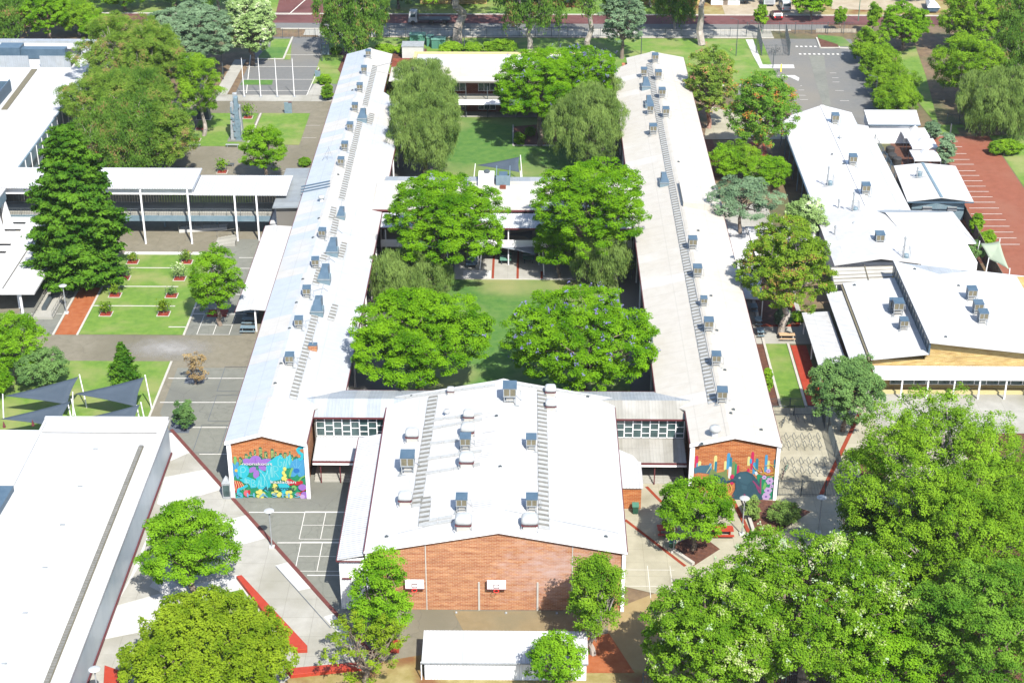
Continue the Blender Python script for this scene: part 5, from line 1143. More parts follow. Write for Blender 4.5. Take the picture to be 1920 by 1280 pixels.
tree('white', 1330,978,1712,1300, 'broad tree full of white flowers and bare twigs at the lower right', 2, 'flowering_tree', gb, 'blossom_white', 1300, lobes=90, gaps=.2)
tree('gum', 1575,725,1965,1080, 'giant bright gum filling the right side below the cream brick block', 2, 'gum_tree', gb, lobes=110)
tree('gum', 1640,860,1980,1180, 'second giant gum at the right edge, lower than the first', 1, 'gum_tree', gb, lobes=120)
tree('bright', 1690,1050,1990,1345, 'dense darker green tree in the bottom right corner', 1, 'tree', gb, lobes=60, leaf='leaf_mid')
tree('gumdark', 1575,890,1680,1060, 'shaded dark foliage tree beside the round lamp at the lower right', .5, 'tree', gb)
tree('bright', 1540,1130,1760,1340, 'low dark green tree at the bottom edge right of the flowering one', .5, 'tree', gb)
tree('dull', 1514,662,1664,795, 'spreading dull green tree between the red paving and the cream brick block', 1.8, 'tree')
tree('olive', 1383,405,1566,592, 'tall olive tree with reddish tips and forked pale trunk by the east wing', 3.5, 'tree', lobes=44)
tree('grey', 1318,325,1468,412, 'flat topped grey green cedar shading the east wing roof', 6, 'cedar_tree', lobes=26, dens=.62)
tree('pale', 1468,365,1552,452, 'pale open frangipani like tree between cedar and hipped block', 2, 'tree', dens=.8)
tree('red', 1284,84,1384,222, 'tree with pink seed heads behind the far end of the east wing', 2, 'tree', None, 'blossom_pink', 500)
tree('bottle', 1362,130,1498,290, 'bottlebrush tree with orange limbs beside the workshop roof', 2, 'tree', lobes=45)
tree('bright', 1328,268,1396,334, 'round bright shrub against the east wing', .3, 'shrub', cat='shrub')
tree('bright', 1395,290,1482,352, 'dark leafed round shrub near the workshop eave', .3, 'shrub', cat='shrub')
tree('gum', 1345,262,1420,330, 'mid green shrub behind the round bright one', .3, 'shrub', cat='shrub')
tree('dull', 1745,440,1845,498, 'small tree beside the pale green shade sail', .8, 'tree')
# north east
gh = 'weeping hedge trees along the upper car park'
for i, (a, b, c_, d_) in enumerate(((1597,52,1665,118),(1612,85,1690,150),(1625,120,1722,185),(1635,155,1728,215))):
    tree('gum', a, b, c_, d_, ['farthest','second farthest','second nearest','nearest'][i]+' tree of the weeping hedge beside the upper car park', .3, 'hedge_tree', gh, )
tree('bright', 1648,3,1746,86, 'round vivid green tree by the road at the upper right', 1.2, 'tree')
gr = 'trees massed at the upper right'
tree('gum', 1750,60,1880,190, 'front left tree of the upper right mass, soft rounded clumps', 1, 'tree', gr)
tree('pepper', 1790,120,1965,255, 'lowest tree of the upper right mass above the green lawn', .3, 'tree', gr, dens=1.1)
tree('gumdark', 1850,30,1990,170, 'dark tree at the right edge of the upper right mass', 1, 'tree', gr)
tree('gum', 1762,-20,1870,90, 'rearmost left tree of the upper right mass', 1, 'tree', gr)
tree('gumdark', 1840,-30,1990,80, 'dark tree in the very top right corner', 1, 'tree', gr)
# north road gums
gn = 'street gums along the north road'
tree('gumdark', 590,-50,728,92, 'massive gum with hanging clumps left of the green tanks', 2, 'gum_tree', gn, lobes=44)
tree('gum', 700,-170,1010,14, 'gum with thick pink trunk behind the white hut', 8, 'gum_tree', gn, dens=.45)
tree('gumdark', 925,-90,1062,74, 'gum standing above the purple jacaranda', 3, 'gum_tree', gn, dens=.8)
tree('gumdark', 1045,-130,1165,44, 'slender gum with white trunk on the north verge', 6, 'gum_tree', gn, dens=.6)
tree('grey', 1125,-25,1212,92, 'grey leaved gum with dark trunk on the north verge', 2, 'gum_tree', gn, dens=.9)
tree('gum', 1230,-170,1420,12, 'gum with tall smooth pale trunk beside the footpath', 8, 'gum_tree', gn, dens=.35)
tree('bright', 1485,-25,1560,30, 'rounded tree beside the parked cars', 1, 'tree')
for i, (a, b, c_, d_) in enumerate(((1416,8,1438,52),(1566,12,1586,50),(1628,5,1652,55))):
    tree('gum', a, b, c_, d_, ['left','middle','right'][i]+' one of three thin young street trees by the red road', 1.2, 'street_tree', 'young street trees')
tree('gumdark', 1225,-20,1310,40, 'dark tree shading the red road near the pale trunked gum', 2, 'tree', dens=.8)
for i, (a, b, c_, d_) in enumerate(((700,-60,790,10),(1370,-60,1430,-2),(480,-60,600,-15),(1130,-80,1260,-5),(820,-70,930,-2),(950,-70,1040,-10))):
    tree('dull', a, b, c_, d_, ['leafy garden tree across the road left of the truck','garden tree across the road left of the trailer','garden tree beyond the side street','garden tree across the road right of the grey gum','garden tree behind the pink trunked gum','garden tree behind the gum above the jacaranda'][i], 1, 'garden_tree', 'garden trees across the road')
for i, (a, b, c_, d_, k_) in enumerate(((-30,-60,80,6,'dull'),(70,-70,190,2,'gumdark'),(180,-60,280,14,'bright'),(270,-70,380,4,'dull'),(360,-70,450,12,'gumdark'),(440,-60,500,0,'bright'),(610,-80,700,2,'gumdark'),(760,-75,830,-4,'bright'),(1020,-60,1110,2,'gumdark'),(1180,-60,1260,6,'gumdark'),(1420,-70,1500,-6,'dull'),(1560,-70,1650,-14,'bright'),(1660,-60,1760,-8,'dull'))):
    tree(k_, a, b, c_, d_, f'{["first","second","third","fourth","fifth","sixth","seventh","eighth","ninth","tenth","eleventh","twelfth","thirteenth"][i]} from the left of the background trees cut by the top edge', 1, 'background_tree', 'trees along the top edge', dens=.8)
# shrubs
shr = [(700,84,742,100,'left of the white hut'),(742,84,768,100,'touching the white hut'),(826,78,868,102,'right of the green tanks'),(868,80,905,100,'left of the far jacaranda'),(905,78,975,98,'behind the far jacaranda'),(620,88,640,102,'under the massive gum'),(660,84,690,102,'beside the massive gum trunk'),(596,140,622,158,'at the car park corner'),(604,158,624,188,'dark round one by the west wing'),
       (560,296,582,312,'tiny one beside the west wing'),(985,238,1004,256,'in the courtyard garden bed'),(964,248,984,272,'low flowering one in the courtyard bed'),(1455,578,1482,612,'greyish one under the olive tree'),(1484,584,1512,604,'bright low one under the olive tree'),(1760,250,1790,310,'grey one by the marquees'),(1735,225,1762,260,'grey green one by the garden shed'),
       (1395,930,1425,975,'dry wispy one below the bird mural'),(1440,940,1500,985,'dry spreading one right of the mural'),(1600,845,1625,868,'in the bed by the tall fence'),(1838,432,1865,462,'beside the fence of the red car park'),(1820,400,1842,440,'climbing on the fence of the red car park'),(1850,262,1920,290,'low clipped one on the right lawn'),(1430,690,1446,740,'thin one along the east wing wall'),(1780,325,1800,350,'on the edge of the red car park')]
for a, b, c_, d_, s_ in shr: tree('sparse' if 'dry' in s_ else ('grey' if 'gr' in s_[:5] else 'bush'), a, b, c_, d_, 'shrub '+s_, .05, 'shrub', 'garden shrubs', lobes=16, cat='shrub', dens=2 if 'dry' not in s_ else .8, leaf='leaf_pepper' if 'dry' in s_ else None)
# young trees in red mulch squares
def youngtree(x, y, h, m, label, flower=None):
    g = P(x, y); rng = np.random.RandomState(x)
    b = MB().box(g.x-.85,g.x+.85,g.y-.8,g.y+.8,0.03,.09).build('mulch_square', 'kerb', loc=g); tag(b, 'red mulch square of '+label, 'garden square', 'red mulch squares')
    MB().box(g.x-.72,g.x+.72,g.y-.67,g.y+.67,.091,.13).build('mulch', 'redmulch', b)
    t = empty('young_tree', g, label, 'young tree', 'young staked trees on the west lawns'); k = MB(); k.tube(g, g+Vector((.05,0,h*.7)), .05, .02)
    n = int(300*h/2); pos = np.array(g)+np.array([0,0,h*.62])+rng.normal(0,1,(n,3))*np.array([.38,.38,.3])*h*.5
    pos[:,2] = np.maximum(pos[:,2], .3)
    for j in range(7): k.tube(g+Vector((0,0,h*.3)), Vector(pos[j]), .025, .01, n=4)
    k.build('trunk', 'bark', t); leaf_mesh('crown', pos, norm(rng.normal(size=(n,3))+np.array([0,0,.6])), .16, .09, rng, 'flat', m, t)
    s = MB()
    for dx in (-.7,.7): s.tube((g.x+dx,g.y-.3,.1),(g.x+dx,g.y-.3,1.5),.03)
    s.build('stake', 'darkmetal', t)
for x, y, h, m, s_ in ((249,492,1.6,'leaf_olive','young tree in the far left lawn square beside the pine'),(350,492,2.0,'leaf_red','reddish young tree in the far right lawn square'),(233,522,2.2,'leaf_dull','bushy young tree in the second left lawn square'),(337,523,2.4,'leaf_pale','bushy young tree in the second right lawn square'),(216,554,1.7,'leaf_olive','thin young tree in the third left lawn square'),(322,555,1.4,'leaf_dull','nearly bare young tree in the third right lawn square'),
    (199,589,2.0,'leaf_olive','young tree in the nearest left lawn square'),(307,589,2.2,'leaf_yellow','yellow green young tree in the nearest right lawn square'),(376,242,.8,'leaf_dull','tiny plant in the far left square near the steel tower'),(367,263,1.2,'leaf_dull','small plant in the nearer square left of the steel tower'),(465,221,2.6,'leaf_gum','young tree right behind the steel tower'),(417,323,2.4,'leaf_gum','young tree on the strip behind the elevated walkway')):
    youngtree(x, y, h, m, s_)
for x, y, lab in ((408,588,'red mulch square at the foot of the oval tree'),(724,1212,'red mulch square before the left end of the brick wall')):
    g = P(x, y); tag(MB().box(g.x-1.3,g.x+1.3,g.y-1,g.y+1,.03,.12).box(g.x-1.1,g.x+1.1,g.y-.8,g.y+.8,.121,.16).build('mulch_square', 'redmulch', loc=g), lab, 'garden square', 'red mulch squares')
for x, y, lab in ((367,710,'grey paver grate under the orange leaved tree'),(338,802,'grey paver grate under the small court tree')):
    g = P(x, y); tag(MB().box(g.x-1.2,g.x+1.2,g.y-1.2,g.y+1.2,.03,.07).box(g.x-.4,g.x+.4,g.y-.4,g.y+.4,.071,.09).build('tree_grate', 'lineblue', loc=g), lab, 'tree grate')
# ---------------- murals ----------------
def paint(name, r, g, b): mat(name, tuple((((c*.88+28)/255)**2.2)*.33 for c in (r,g,b)), rough=.75)
for n_, c_ in dict(p_green=(10,150,95), p_dgreen=(20,105,75), p_turq=(30,205,225), p_tline=(150,240,245), p_purple=(165,110,215), p_dpurple=(120,60,180), p_blue=(60,165,225), p_dblue=(10,110,205), p_sky=(110,195,240), p_yellow=(245,240,110), p_gold=(250,200,70),
                   p_red=(205,20,30), p_pink=(250,100,115), p_lgreen=(120,195,90), p_white=(250,250,250), p_bird=(30,75,95), p_birdb=(60,110,135), p_bird2=(42,88,108), p_mag=(225,20,85), p_cream=(250,245,150), p_teal=(20,130,160), p_olive=(120,145,75), p_ink=(15,50,70), p_lilac=(215,180,240), p_magd=(150,45,105)).items(): paint(n_, *c_)
class Mural:
    def __init__(s, x0, x1, y, z1, fx): s.x0, s.x1, s.y, s.z1, s.fx = x0, x1, y, z1, fx; s.mb = MB(); s.mats = []; s.k = 0
    def mm(s, m):
        if m not in s.mats: s.mats.append(m)
        s.mb.use(s.mats.index(m)); s.k += 1
    def pt(s, q):
        u, v = s.fx(*q); return (min(max(s.x0+u*(s.x1-s.x0), s.x0), s.x1), s.y-.004-.0012*s.k, min(max(v*s.z1, 0.01), s.z1+1.1))
    def poly(s, m, pts):
        s.mm(m); p = [s.pt(q) for q in pts]
        a = sum(p[i][0]*p[(i+1)%len(p)][2]-p[(i+1)%len(p)][0]*p[i][2] for i in range(len(p)))
        s.mb.poly(p if a > 0 else p[::-1])
    def oval(s, m, cx, cy, rx, ry, rot=0, n=16):
        c, q = math.cos(rot), math.sin(rot)
        s.poly(m, [(cx+rx*math.cos(t)*c-ry*math.sin(t)*q, cy+rx*math.cos(t)*q+ry*math.sin(t)*c) for t in [2*math.pi*i/n for i in range(n)]])
    def line(s, m, pts, w_):
        for (a, b), (c, d) in zip(pts, pts[1:]):
            L = math.hypot(c-a, d-b) or 1; nx, ny = -(d-b)/L*w_/2, (c-a)/L*w_/2
            s.poly(m, [(a+nx,b+ny),(c+nx,d+ny),(c-nx,d-ny),(a-nx,b-ny)]); s.k -= 1
        s.k += 1
        for a, b in pts: s.oval(m, a, b, w_/2, w_/2, 0, 8); s.k -= 1
        s.k += 1
    def bar(s, m, x0, x1, y0, y1):
        r = (x1-x0)/2; s.poly(m, [(x0,y1),(x1,y1),(x1,y0+r),(x1-r*.4,y0),(x0+r*.4,y0),(x0,y0+r)])
def letters(mu, txt, x, y, size, m, name, parent, italic=0.0, w_=1.0):
    "lettering made from the built in font, laid flat on the wall as its own painted part"
    cu = bpy.data.curves.new('lettering', 'FONT'); cu.body = txt; cu.size = 1; cu.fill_mode = 'BOTH'; cu.shear = italic; cu.offset = .012
    to = bpy.data.objects.new('lettering', cu); COL.objects.link(to)
    dg = bpy.context.evaluated_depsgraph_get(); me = bpy.data.meshes.new_from_object(to.evaluated_get(dg)); bpy.data.objects.remove(to); bpy.data.curves.remove(cu)
    L = ORG[parent.name]; u, v = mu.fx(x, y); X = mu.x0+u*(mu.x1-mu.x0); Z = v*mu.z1
    for q in me.vertices: q.co = (X+q.co.x*size*w_-L[0], mu.y-.03-.0012*mu.k-L[1], Z+q.co.y*size-L[2])
    mu.k += 1; me.materials.clear(); me.materials.append(M[m]); o = link(name, me, parent); return o
fxl = lambda x, y: ((x-(135+55*(y-220)/970))/(1295-20*(y-220)/970), (1190-y)/970)
mu = Mural(-32.0, -24.15, 153.42, 6.85, fxl)
rnd = random.Random(8)
mu.poly('p_green', [(135,600),(250,560),(340,500),(470,430),(700,470),(870,480),(1230,450),(1440,470),(1470,1190),(190,1190)])
for (x, w_, y0) in ((175,60,440),(270,60,450),(375,60,390),(460,45,350),(540,40,310),(630,60,270),(725,60,345),(840,60,300),(910,40,350),(990,60,370),(1070,60,360),(1165,30,340),(1200,40,400),(1260,70,430)):
    mu.poly('p_dgreen', [(x,600),(x,y0+15),(x+w_*.4,y0),(x+w_*.7,y0+8),(x+w_,y0+30),(x+w_,600)])
    for k in range(6):
        for j in range(2):
            if rnd.random() < .75: mu.poly('p_yellow', [(x+w_*(.15+.4*j),y0+38+k*22),(x+w_*(.45+.4*j),y0+38+k*22),(x+w_*(.45+.4*j),y0+50+k*22),(x+w_*(.15+.4*j),y0+50+k*22)]); mu.k -= 1
mu.line('p_turq', [(1440,275),(1370,275),(1320,320),(1350,370),(1400,400),(1390,480),(1300,500)], 55)
def flower(cx, cy, r, n, m, c, w_=.42, cr=.2, a0=0):
    for i in range(n):
        a = a0+6.283*i/n; mu.oval(m, cx+math.cos(a)*r*.6, cy+math.sin(a)*r*.6, r*.5, r*w_*.5, a); mu.line('p_ink' if m != 'p_lilac' else 'p_dpurple', [(cx+math.cos(a)*r*.25, cy+math.sin(a)*r*.25),(cx+math.cos(a)*r*.8, cy+math.sin(a)*r*.8)], 4)
    mu.oval(c, cx, cy, r*cr, r*cr*.9)
mu.oval('p_lgreen', 205, 520, 30, 80)
for a_, (x, y, rx, ry, rot) in enumerate(((570,500,75,100,1.57),(430,540,95,60,.3),(740,530,120,50,-.15),(500,680,80,45,-.5),(570,760,55,80,.2),(690,640,80,55,.4))): mu.oval('p_purple', x, y, rx, ry, rot)
mu.line('p_dpurple', [(575,620),(560,470)], 6); mu.line('p_dpurple', [(575,620),(440,590)], 6); mu.line('p_dpurple', [(575,640),(640,690)], 6)
for a_, (x, y, rx, ry, rot) in enumerate(((1300,540,70,60,.6),(1210,580,65,70,0),(1400,590,60,110,.2),(1380,720,70,90,.6),(1230,740,80,60,-.5),(1290,650,70,60,0))): mu.oval('p_blue', x, y, rx, ry, rot)
for (a, b) in ((1300,480),(1230,560),(1380,560),(1360,760)): mu.line('p_sky', [(1290,680),(a,b)], 8)
mu.oval('p_dblue', 1290, 690, 55, 45)
flower(220, 690, 150, 9, 'p_blue', 'p_gold', .38)
# big bubble lettering
mu.oval('p_turq', 345, 700, 105, 130, .2); mu.poly('p_turq', [(270,850),(420,800),(560,860),(600,960),(560,1000),(470,1010),(440,930),(350,920)])
mu.poly('p_turq', [(560,830),(640,780),(620,650),(740,720),(760,560),(940,430),(1020,400),(1080,480),(1190,390),(1215,500),(1170,640),(1090,650),(1010,850),(860,880),(800,1000),(770,1090),(700,1040),(600,1020)])
def glyph(x, y, w_, h, strokes, m='p_tline', t=9):
    for s_ in strokes: mu.line(m, [(x+a*w_, y+b*h) for a, b in s_], t)
G_ = {'B': [[(0,0),(0,1),(.8,.95),(.9,.7),(.3,.5),(.8,.3),(.7,.05),(0,0)]], 'I': [[(.3,0),(.3,1),(.6,1),(.6,0),(.3,0)]], 'R': [[(0,1),(0,0),(.8,.1),(.8,.4),(.1,.5),(.9,1)]], 'D': [[(0,0),(0,1),(.6,.95),(.95,.5),(.6,.05),(0,0)]], 'A': [[(0,1),(.45,0),(.9,1)],[(.2,.6),(.7,.6)]], 'L': [[(.1,0),(.1,1),(.9,1)]], 'Y': [[(0,0),(.45,.5),(.9,0)],[(.45,.5),(.45,1)]], 'V': [[(0,0),(.45,1),(.9,0)]], 'G': [[(.9,.15),(.5,0),(.1,.3),(.1,.8),(.5,1),(.9,.8),(.9,.5),(.5,.5)]], 'N': [[(0,1),(0,0),(.8,1),(.8,0)]], 'P': [[(.1,1),(.1,.1),(.6,0),(.95,.3),(.6,.55),(.1,.55)]], 'S': [[(.9,.1),(.3,0),(.1,.3),(.8,.6),(.7,1),(.1,.9)]]}
for ch_, x, y, w_, h in (('P',290,620,110,180),('I',350,830,60,90),('R',400,850,60,100),('B',480,850,80,130),('A',590,850,70,150),('L',650,800,60,170),('Y',650,690,150,260),('V',760,610,90,250),('I',830,600,50,200),('R',890,600,90,200),('G',960,440,85,180),('A',1050,500,70,150),('N',1120,410,70,190)): glyph(x, y, w_, h, G_[ch_])
mu.line('p_tline', [(620,680),(700,760),(760,900),(770,1060)], 8); mu.oval('p_turq', 1060, 940, 110, 45); mu.poly('p_turq', [(960,960),(1160,960),(1090,1110),(1040,1110)])
# lower plants
mu.poly('p_red', [(180,860),(300,890),(370,970),(380,1010),(250,1040),(200,1100),(180,1000)])
for i in range(4): mu.line('p_cream', [(190+i*40,870+i*12),(215+i*45,950+i*10),(200+i*50,1040)], 10)
mu.line('p_turq', [(400,960),(330,1000),(250,1030),(240,1080),(300,1120),(300,1175),(220,1185)], 48)
for a, b in ((590,1080),(640,1050),(690,1100),(600,1150),(660,1160),(640,1100)): mu.oval('p_yellow', a, b, 38, 30, .4)
for a, b in ((870,1100),(920,1050),(890,1000),(960,1130),(990,1100),(905,950)): mu.oval('p_yellow', a, b, 42, 32, .5)
for a, b in ((1120,1080),(1170,1070),(1120,1140),(1175,1150)): mu.oval('p_yellow', a, b, 38, 36)
for a, b in ((1085,650),(1060,720),(1085,770),(1050,820),(1100,840)): mu.oval('p_yellow', a, b, 30, 38)
mu.oval('p_pink', 395, 1095, 55, 60); mu.oval('p_red', 440, 1070, 22, 40); mu.oval('p_pink', 1310, 1110, 50, 40)
for a, b in ((1160,860),(1210,890),(1290,910),(1350,890),(1180,910)): mu.oval('p_red', a, b, 55, 36)
mu.oval('p_purple', 1390, 980, 75, 60); mu.oval('p_purple', 1420, 1120, 60, 65); mu.oval('p_lilac', 1385, 1150, 45, 40); mu.oval('p_lgreen', 1240, 990, 45, 50)
mu.line('p_lgreen', [(1170,780),(1190,700),(1220,640)], 38); mu.line('p_lgreen', [(1330,860),(1380,800),(1450,770)], 28); mu.line('p_red', [(1260,1100),(1360,1070),(1450,1020)], 16)
o = mu.mb.build('mural', mu.mats, ww)
letters(mu, 'noonakoort', 330, 580, .52, 'p_white', 'lettering', o, w_=1.3)
letters(mu, 'kaaladjan', 822, 905, .55, 'p_white', 'lettering', o, w_=1.42)
letters(mu, 'Applecross', 680, 1030, .68, 'p_ink', 'lettering', o, .35, w_=1.12)
letters(mu, 'S H A S H S', 215, 1160, .75, 'p_sky', 'lettering', o, w_=1.9)
# bird mural
fxr = lambda x, y: ((x-(148+8*(y-230)/960))/(1435-35*(y-230)/960), (1185-y)/955)
mu = Mural(17.92, 26.7, 153.62, 6.8, fxr)
for m_, a, b, c_, d_ in (('p_mag',165,220,400,640),('p_cream',220,275,495,600),('p_blue',195,220,530,650),('p_blue',412,462,535,700),('p_cream',495,550,395,640),('p_teal',510,555,500,780),('p_cream',678,720,490,650),('p_olive',690,740,640,860),('p_blue',720,778,350,640),('p_teal',770,815,425,600),('p_white',760,812,590,800),('p_olive',815,880,500,760),('p_green',868,905,540,740),('p_mag',905,943,565,720),
    ('p_mag',1140,1192,325,640),('p_cream',1080,1128,410,570),('p_blue',1120,1160,445,530),('p_teal',1225,1275,440,680),('p_blue',1180,1226,510,720),('p_blue',1385,1432,375,680),('p_cream',1432,1472,475,640),('p_teal',1545,1570,460,640),('p_mag',1085,1130,620,680)): mu.bar(m_, a, b, c_, d_)
mu.poly('p_olive', [(470,620),(560,700),(720,670),(780,830),(700,900),(420,880),(420,700)])
mu.poly('p_birdb', [(150,620),(260,570),(420,560),(450,640),(430,720),(240,700),(170,720)]); mu.poly('p_bird', [(500,720),(640,760),(700,790),(760,900),(560,860)])
mu.line('p_cream', [(380,700),(460,560)], 8)
mu.poly('p_green', [(1250,700),(1400,760),(1560,740),(1560,1170),(1330,1170)]); mu.poly('p_white', [(1215,680),(1255,665),(1280,720),(1240,750)]); mu.poly('p_lgreen', [(1400,860),(1440,900),(1420,1000),(1370,980)]); mu.poly('p_ink', [(1500,930),(1550,900),(1540,980)])
for (x, y, r) in ((1455,660,45),(1390,775,45),(1490,840,75),(1330,690,22),(1470,1010,75),(1440,1120,85),(1530,930,40)):
    for i in range(6): mu.oval('p_lilac', x+math.cos(i*1.05)*r*.45, y+math.sin(i*1.05)*r*.4, r*.5, r*.38, i*1.05)
    mu.oval('p_dpurple', x, y, r*.25, r*.2)
mu.poly('p_bird', [(700,870),(760,830),(850,800),(890,720),(960,675),(1080,665),(1190,720),(1280,830),(1340,950),(1370,1110),(1380,1185),(760,1185),(850,1100),(900,980),(890,870),(840,855),(740,890)])
mu.poly('p_bird2', [(960,700),(1060,690),(1160,740),(1190,830),(1100,900),(980,860),(930,780)]); mu.poly('p_bird2', [(1000,900),(1100,930),(1090,1000),(1010,980)])
mu.poly('p_ink', [(700,878),(830,830),(900,845),(890,862),(800,868),(730,892)])
mu.oval('p_white', 960, 782, 16, 14); mu.oval('p_ink', 960, 782, 8, 8); mu.oval('p_mag', 830, 760, 32, 40); mu.oval('p_mag', 830, 880, 34, 22)
for a, b, c_, d_ in ((1200,840,1330,980),(1330,790,1340,1060),(1250,900,1320,1040),(1060,1080,1120,1170)): mu.line('p_magd', [(a,b),(c_,d_)], 26)
for pts in ([(1180,560),(1220,620),(1330,690),(1400,690)],[(1340,590),(1380,680),(1430,720),(1550,690)],[(1480,530),(1550,600),(1560,740),(1490,770)],[(1400,560),(1550,545)]): mu.line('p_gold', pts, 12)
mu.line('p_gold', [(730,900),(790,880),(830,960),(820,1040),(760,1080),(700,1050)], 14); mu.line('p_orange' if 'p_orange' in M else 'orangekerb', [(760,1180),(830,1140),(870,1100)], 14)
mu.mb.build('mural', mu.mats, ew)
# ---------------- hoops on the brick wall ----------------
for px, lab in ((778,'left basketball hoop on the brick wall, half behind a tree'),(931,'basketball hoop at the middle of the brick wall')):
    q = P(px, 1092, 3.1); x = q.x; t = empty('basketball_hoop', (x,133.3,2.9), lab, 'basketball hoop', 'hoops on the brick wall')
    MB().box(x-.93,x+.93,133.0,133.08,2.85,3.9).build('backboard', 'white', t)
    f = MB().box(x-.93,x+.93,132.94,132.99,2.80,2.88).box(x-.95,x-.9,132.94,132.99,2.881,3.9)
    for a in ((x-.28,x-.23,3.0,3.45),(x+.23,x+.28,3.0,3.45),(x-.229,x+.229,3.0,3.05),(x-.229,x+.229,3.4,3.45)): f.box(a[0],a[1],132.95,132.99,a[2],a[3])
    f.build('target_frame', 'maroon', t)
    MB().path([(x+.25*math.cos(a*.5236),132.65+.25*math.sin(a*.5236),2.9) for a in range(12)],.025,closed=True).build('rim', 'red', t)
    MB().path([(x-.4,133.4,3.2),(x-.4,133.1,3.2)],.04).path([(x+.4,133.4,3.2),(x+.4,133.1,3.2)],.04).build('bracket', 'maroon', t)
# ---------------- lamps ----------------
def lamp(x, y, h, label, head=True, m='galv'):
    g = P(x, y); t = empty('lamp_post', g, label, 'lamp post', 'round headed lamp posts'); 
    MB().box(g.x-.28,g.x+.28,g.y-.28,g.y+.28,0,.25).build('footing', 'concretelight', t)
    MB().tube(g+Vector((0,0,.2)), g+Vector((0,0,h-.5)), .075, .06, n=10).build('pole', m, t)
    MB().lathe((g.x,g.y,h-.55), [(.05,0),(.09,.1),(.16,.36),(.2,.4)], 12).build('lantern', m, t)
    MB().lathe((g.x,g.y,h-.14), [(.18,0),(.5,.05),(.53,.09),(.4,.15),(.1,.2)], 20).build('disc_shade', 'dome', t, smooth=False)
lamp(510,1027,4.7,'disc headed lamp post by the dark red edge of the front plaza'); lamp(1391,1003,4.7,'disc headed lamp post beside the orange kerb below the bird mural'); lamp(125,588,4.2,'disc headed lamp post on the edge of the orange strip'); lamp(1263,1035,4.9,'lamp post in front of the round green tree east of the gymnasium')
lamp(1534,1000,4.6,'disc headed lamp post in the tree shade below the bike yard'); lamp(188,1330,4.7,'lamp post at the bottom left edge beside the red wall')
def streetlight(x, y, h, label, m='darkmetal', arm=(-1.2,.3)):
    g = P(x, y); t = empty('street_light', g, label, 'street light'); MB().tube(g, g+Vector((0,0,h)), .09, .05, n=8).tube(g+Vector((0,0,h)), g+Vector((arm[0],arm[1],h+.25)), .04, .04).build('pole', m, t)
    a = g+Vector((arm[0],arm[1],h+.2)); MB().box(a.x-.3,a.x+.15,a.y-.1,a.y+.1,a.z,a.z+.1).build('lamp_head', m, t)
for x,y,h,l in ((604,115,7,'dark street light on the car park lawn corner'),(419,150,6.5,'dark street light by the north west path'),(871,100,8,'tall dark street light behind the far block'),(1048,88,7,'dark street light on the north lawn above the purple jacaranda'),(1202,103,7,'dark street light above the far end of the east wing'),(1380,105,7,'dark street light on the north lawn near the car park'),(1418,100,6,'dark street light at the car park path'),(1449,128,3.5,'short pole light on the car park island'),(1640,196,5,'street light at the foot of the hedge trees')): streetlight(x,y,h,l)
streetlight(1428,60,9,'green pole by the young street tree','green',(.4,.1)); streetlight(1609,40,8,'green pole on the far verge','green',(.3,.1))
for x, l in ((458,'first white flagpole from the left'),(489,'second white flagpole from the left'),(520,'third white flagpole from the left'),(552,'rightmost of the four white flagpoles')):
    g = P(x,182); t = empty('flagpole', g, l, 'flagpole', 'row of white flagpoles'); MB().tube(g, g+Vector((0,0,7.1)), .09, .05, n=8).build('pole', 'white', t); MB().lathe((g.x,g.y,7.1), [(.05,0),(.1,.06),(.04,.14)],8).build('finial', 'galv', t); MB().lathe((g.x,g.y,0.04), [(.3,0),(.3,.1),(.12,.15)],10).build('base', 'galv', t)
# steel tower, tree guard, plinth signs
g = P(445, 262); t = empty('steel_sculpture', g, 'tall tower of patched galvanised steel plates on the grass', 'sculpture')
MB().box(g.x-1.5,g.x+1.5,g.y-1.2,g.y+1.4,.05,.16).build('base', 'asphalt', t)
for (x0,x1,y0,y1,z1,m_) in ((-1.0,-.15,-.5,.7,6.6,'galv'),(-.1,.75,-.7,.4,7.6,'bluepale'),(.8,1.15,-.3,.8,6.0,'galv'),(-.5,.5,.45,1.0,8.0,'galv')):
    MB().hexa([(g.x+x0,g.y+y0,.16),(g.x+x1,g.y+y0,.16),(g.x+x1,g.y+y1,.16),(g.x+x0,g.y+y1,.16)], [(g.x+x0*.7+.05,g.y+y0*.8,z1),(g.x+x1*.75,g.y+y0*.8,z1-.2),(g.x+x1*.75,g.y+y1*.8,z1),(g.x+x0*.7+.05,g.y+y1*.8,z1)]).build('steel_fin', m_, t)
s_ = MB(); rnd = random.Random(3)
for i in range(34):
    xx = g.x+rnd.uniform(-.75,.65); z = rnd.uniform(.5,6.0); yy = g.y-.72+.02*z; s_.box(xx,xx+rnd.uniform(.2,.45),yy-.02-i*.001,yy,z,z+rnd.uniform(.3,.7))
s_.build('steel_patch', 'bluepale', t)
g = P(383, 222); t = empty('steel_sculpture', g, 'darker tapering steel column at the foot of a gum', 'sculpture'); MB().hexa([(g.x-1.1,g.y-.9,.05),(g.x+1.1,g.y-.9,.05),(g.x+1.1,g.y+.9,.05),(g.x-1.1,g.y+.9,.05)],[(g.x-.7,g.y-.5,7),(g.x+.3,g.y-.5,7),(g.x+.3,g.y+.5,7),(g.x-.7,g.y+.5,7)]).build('steel_fin', 'darkmetal', t); MB().box(g.x-1.3,g.x+1.3,g.y-1.1,g.y+1.1,.05,.12).build('base', 'kerb', t)
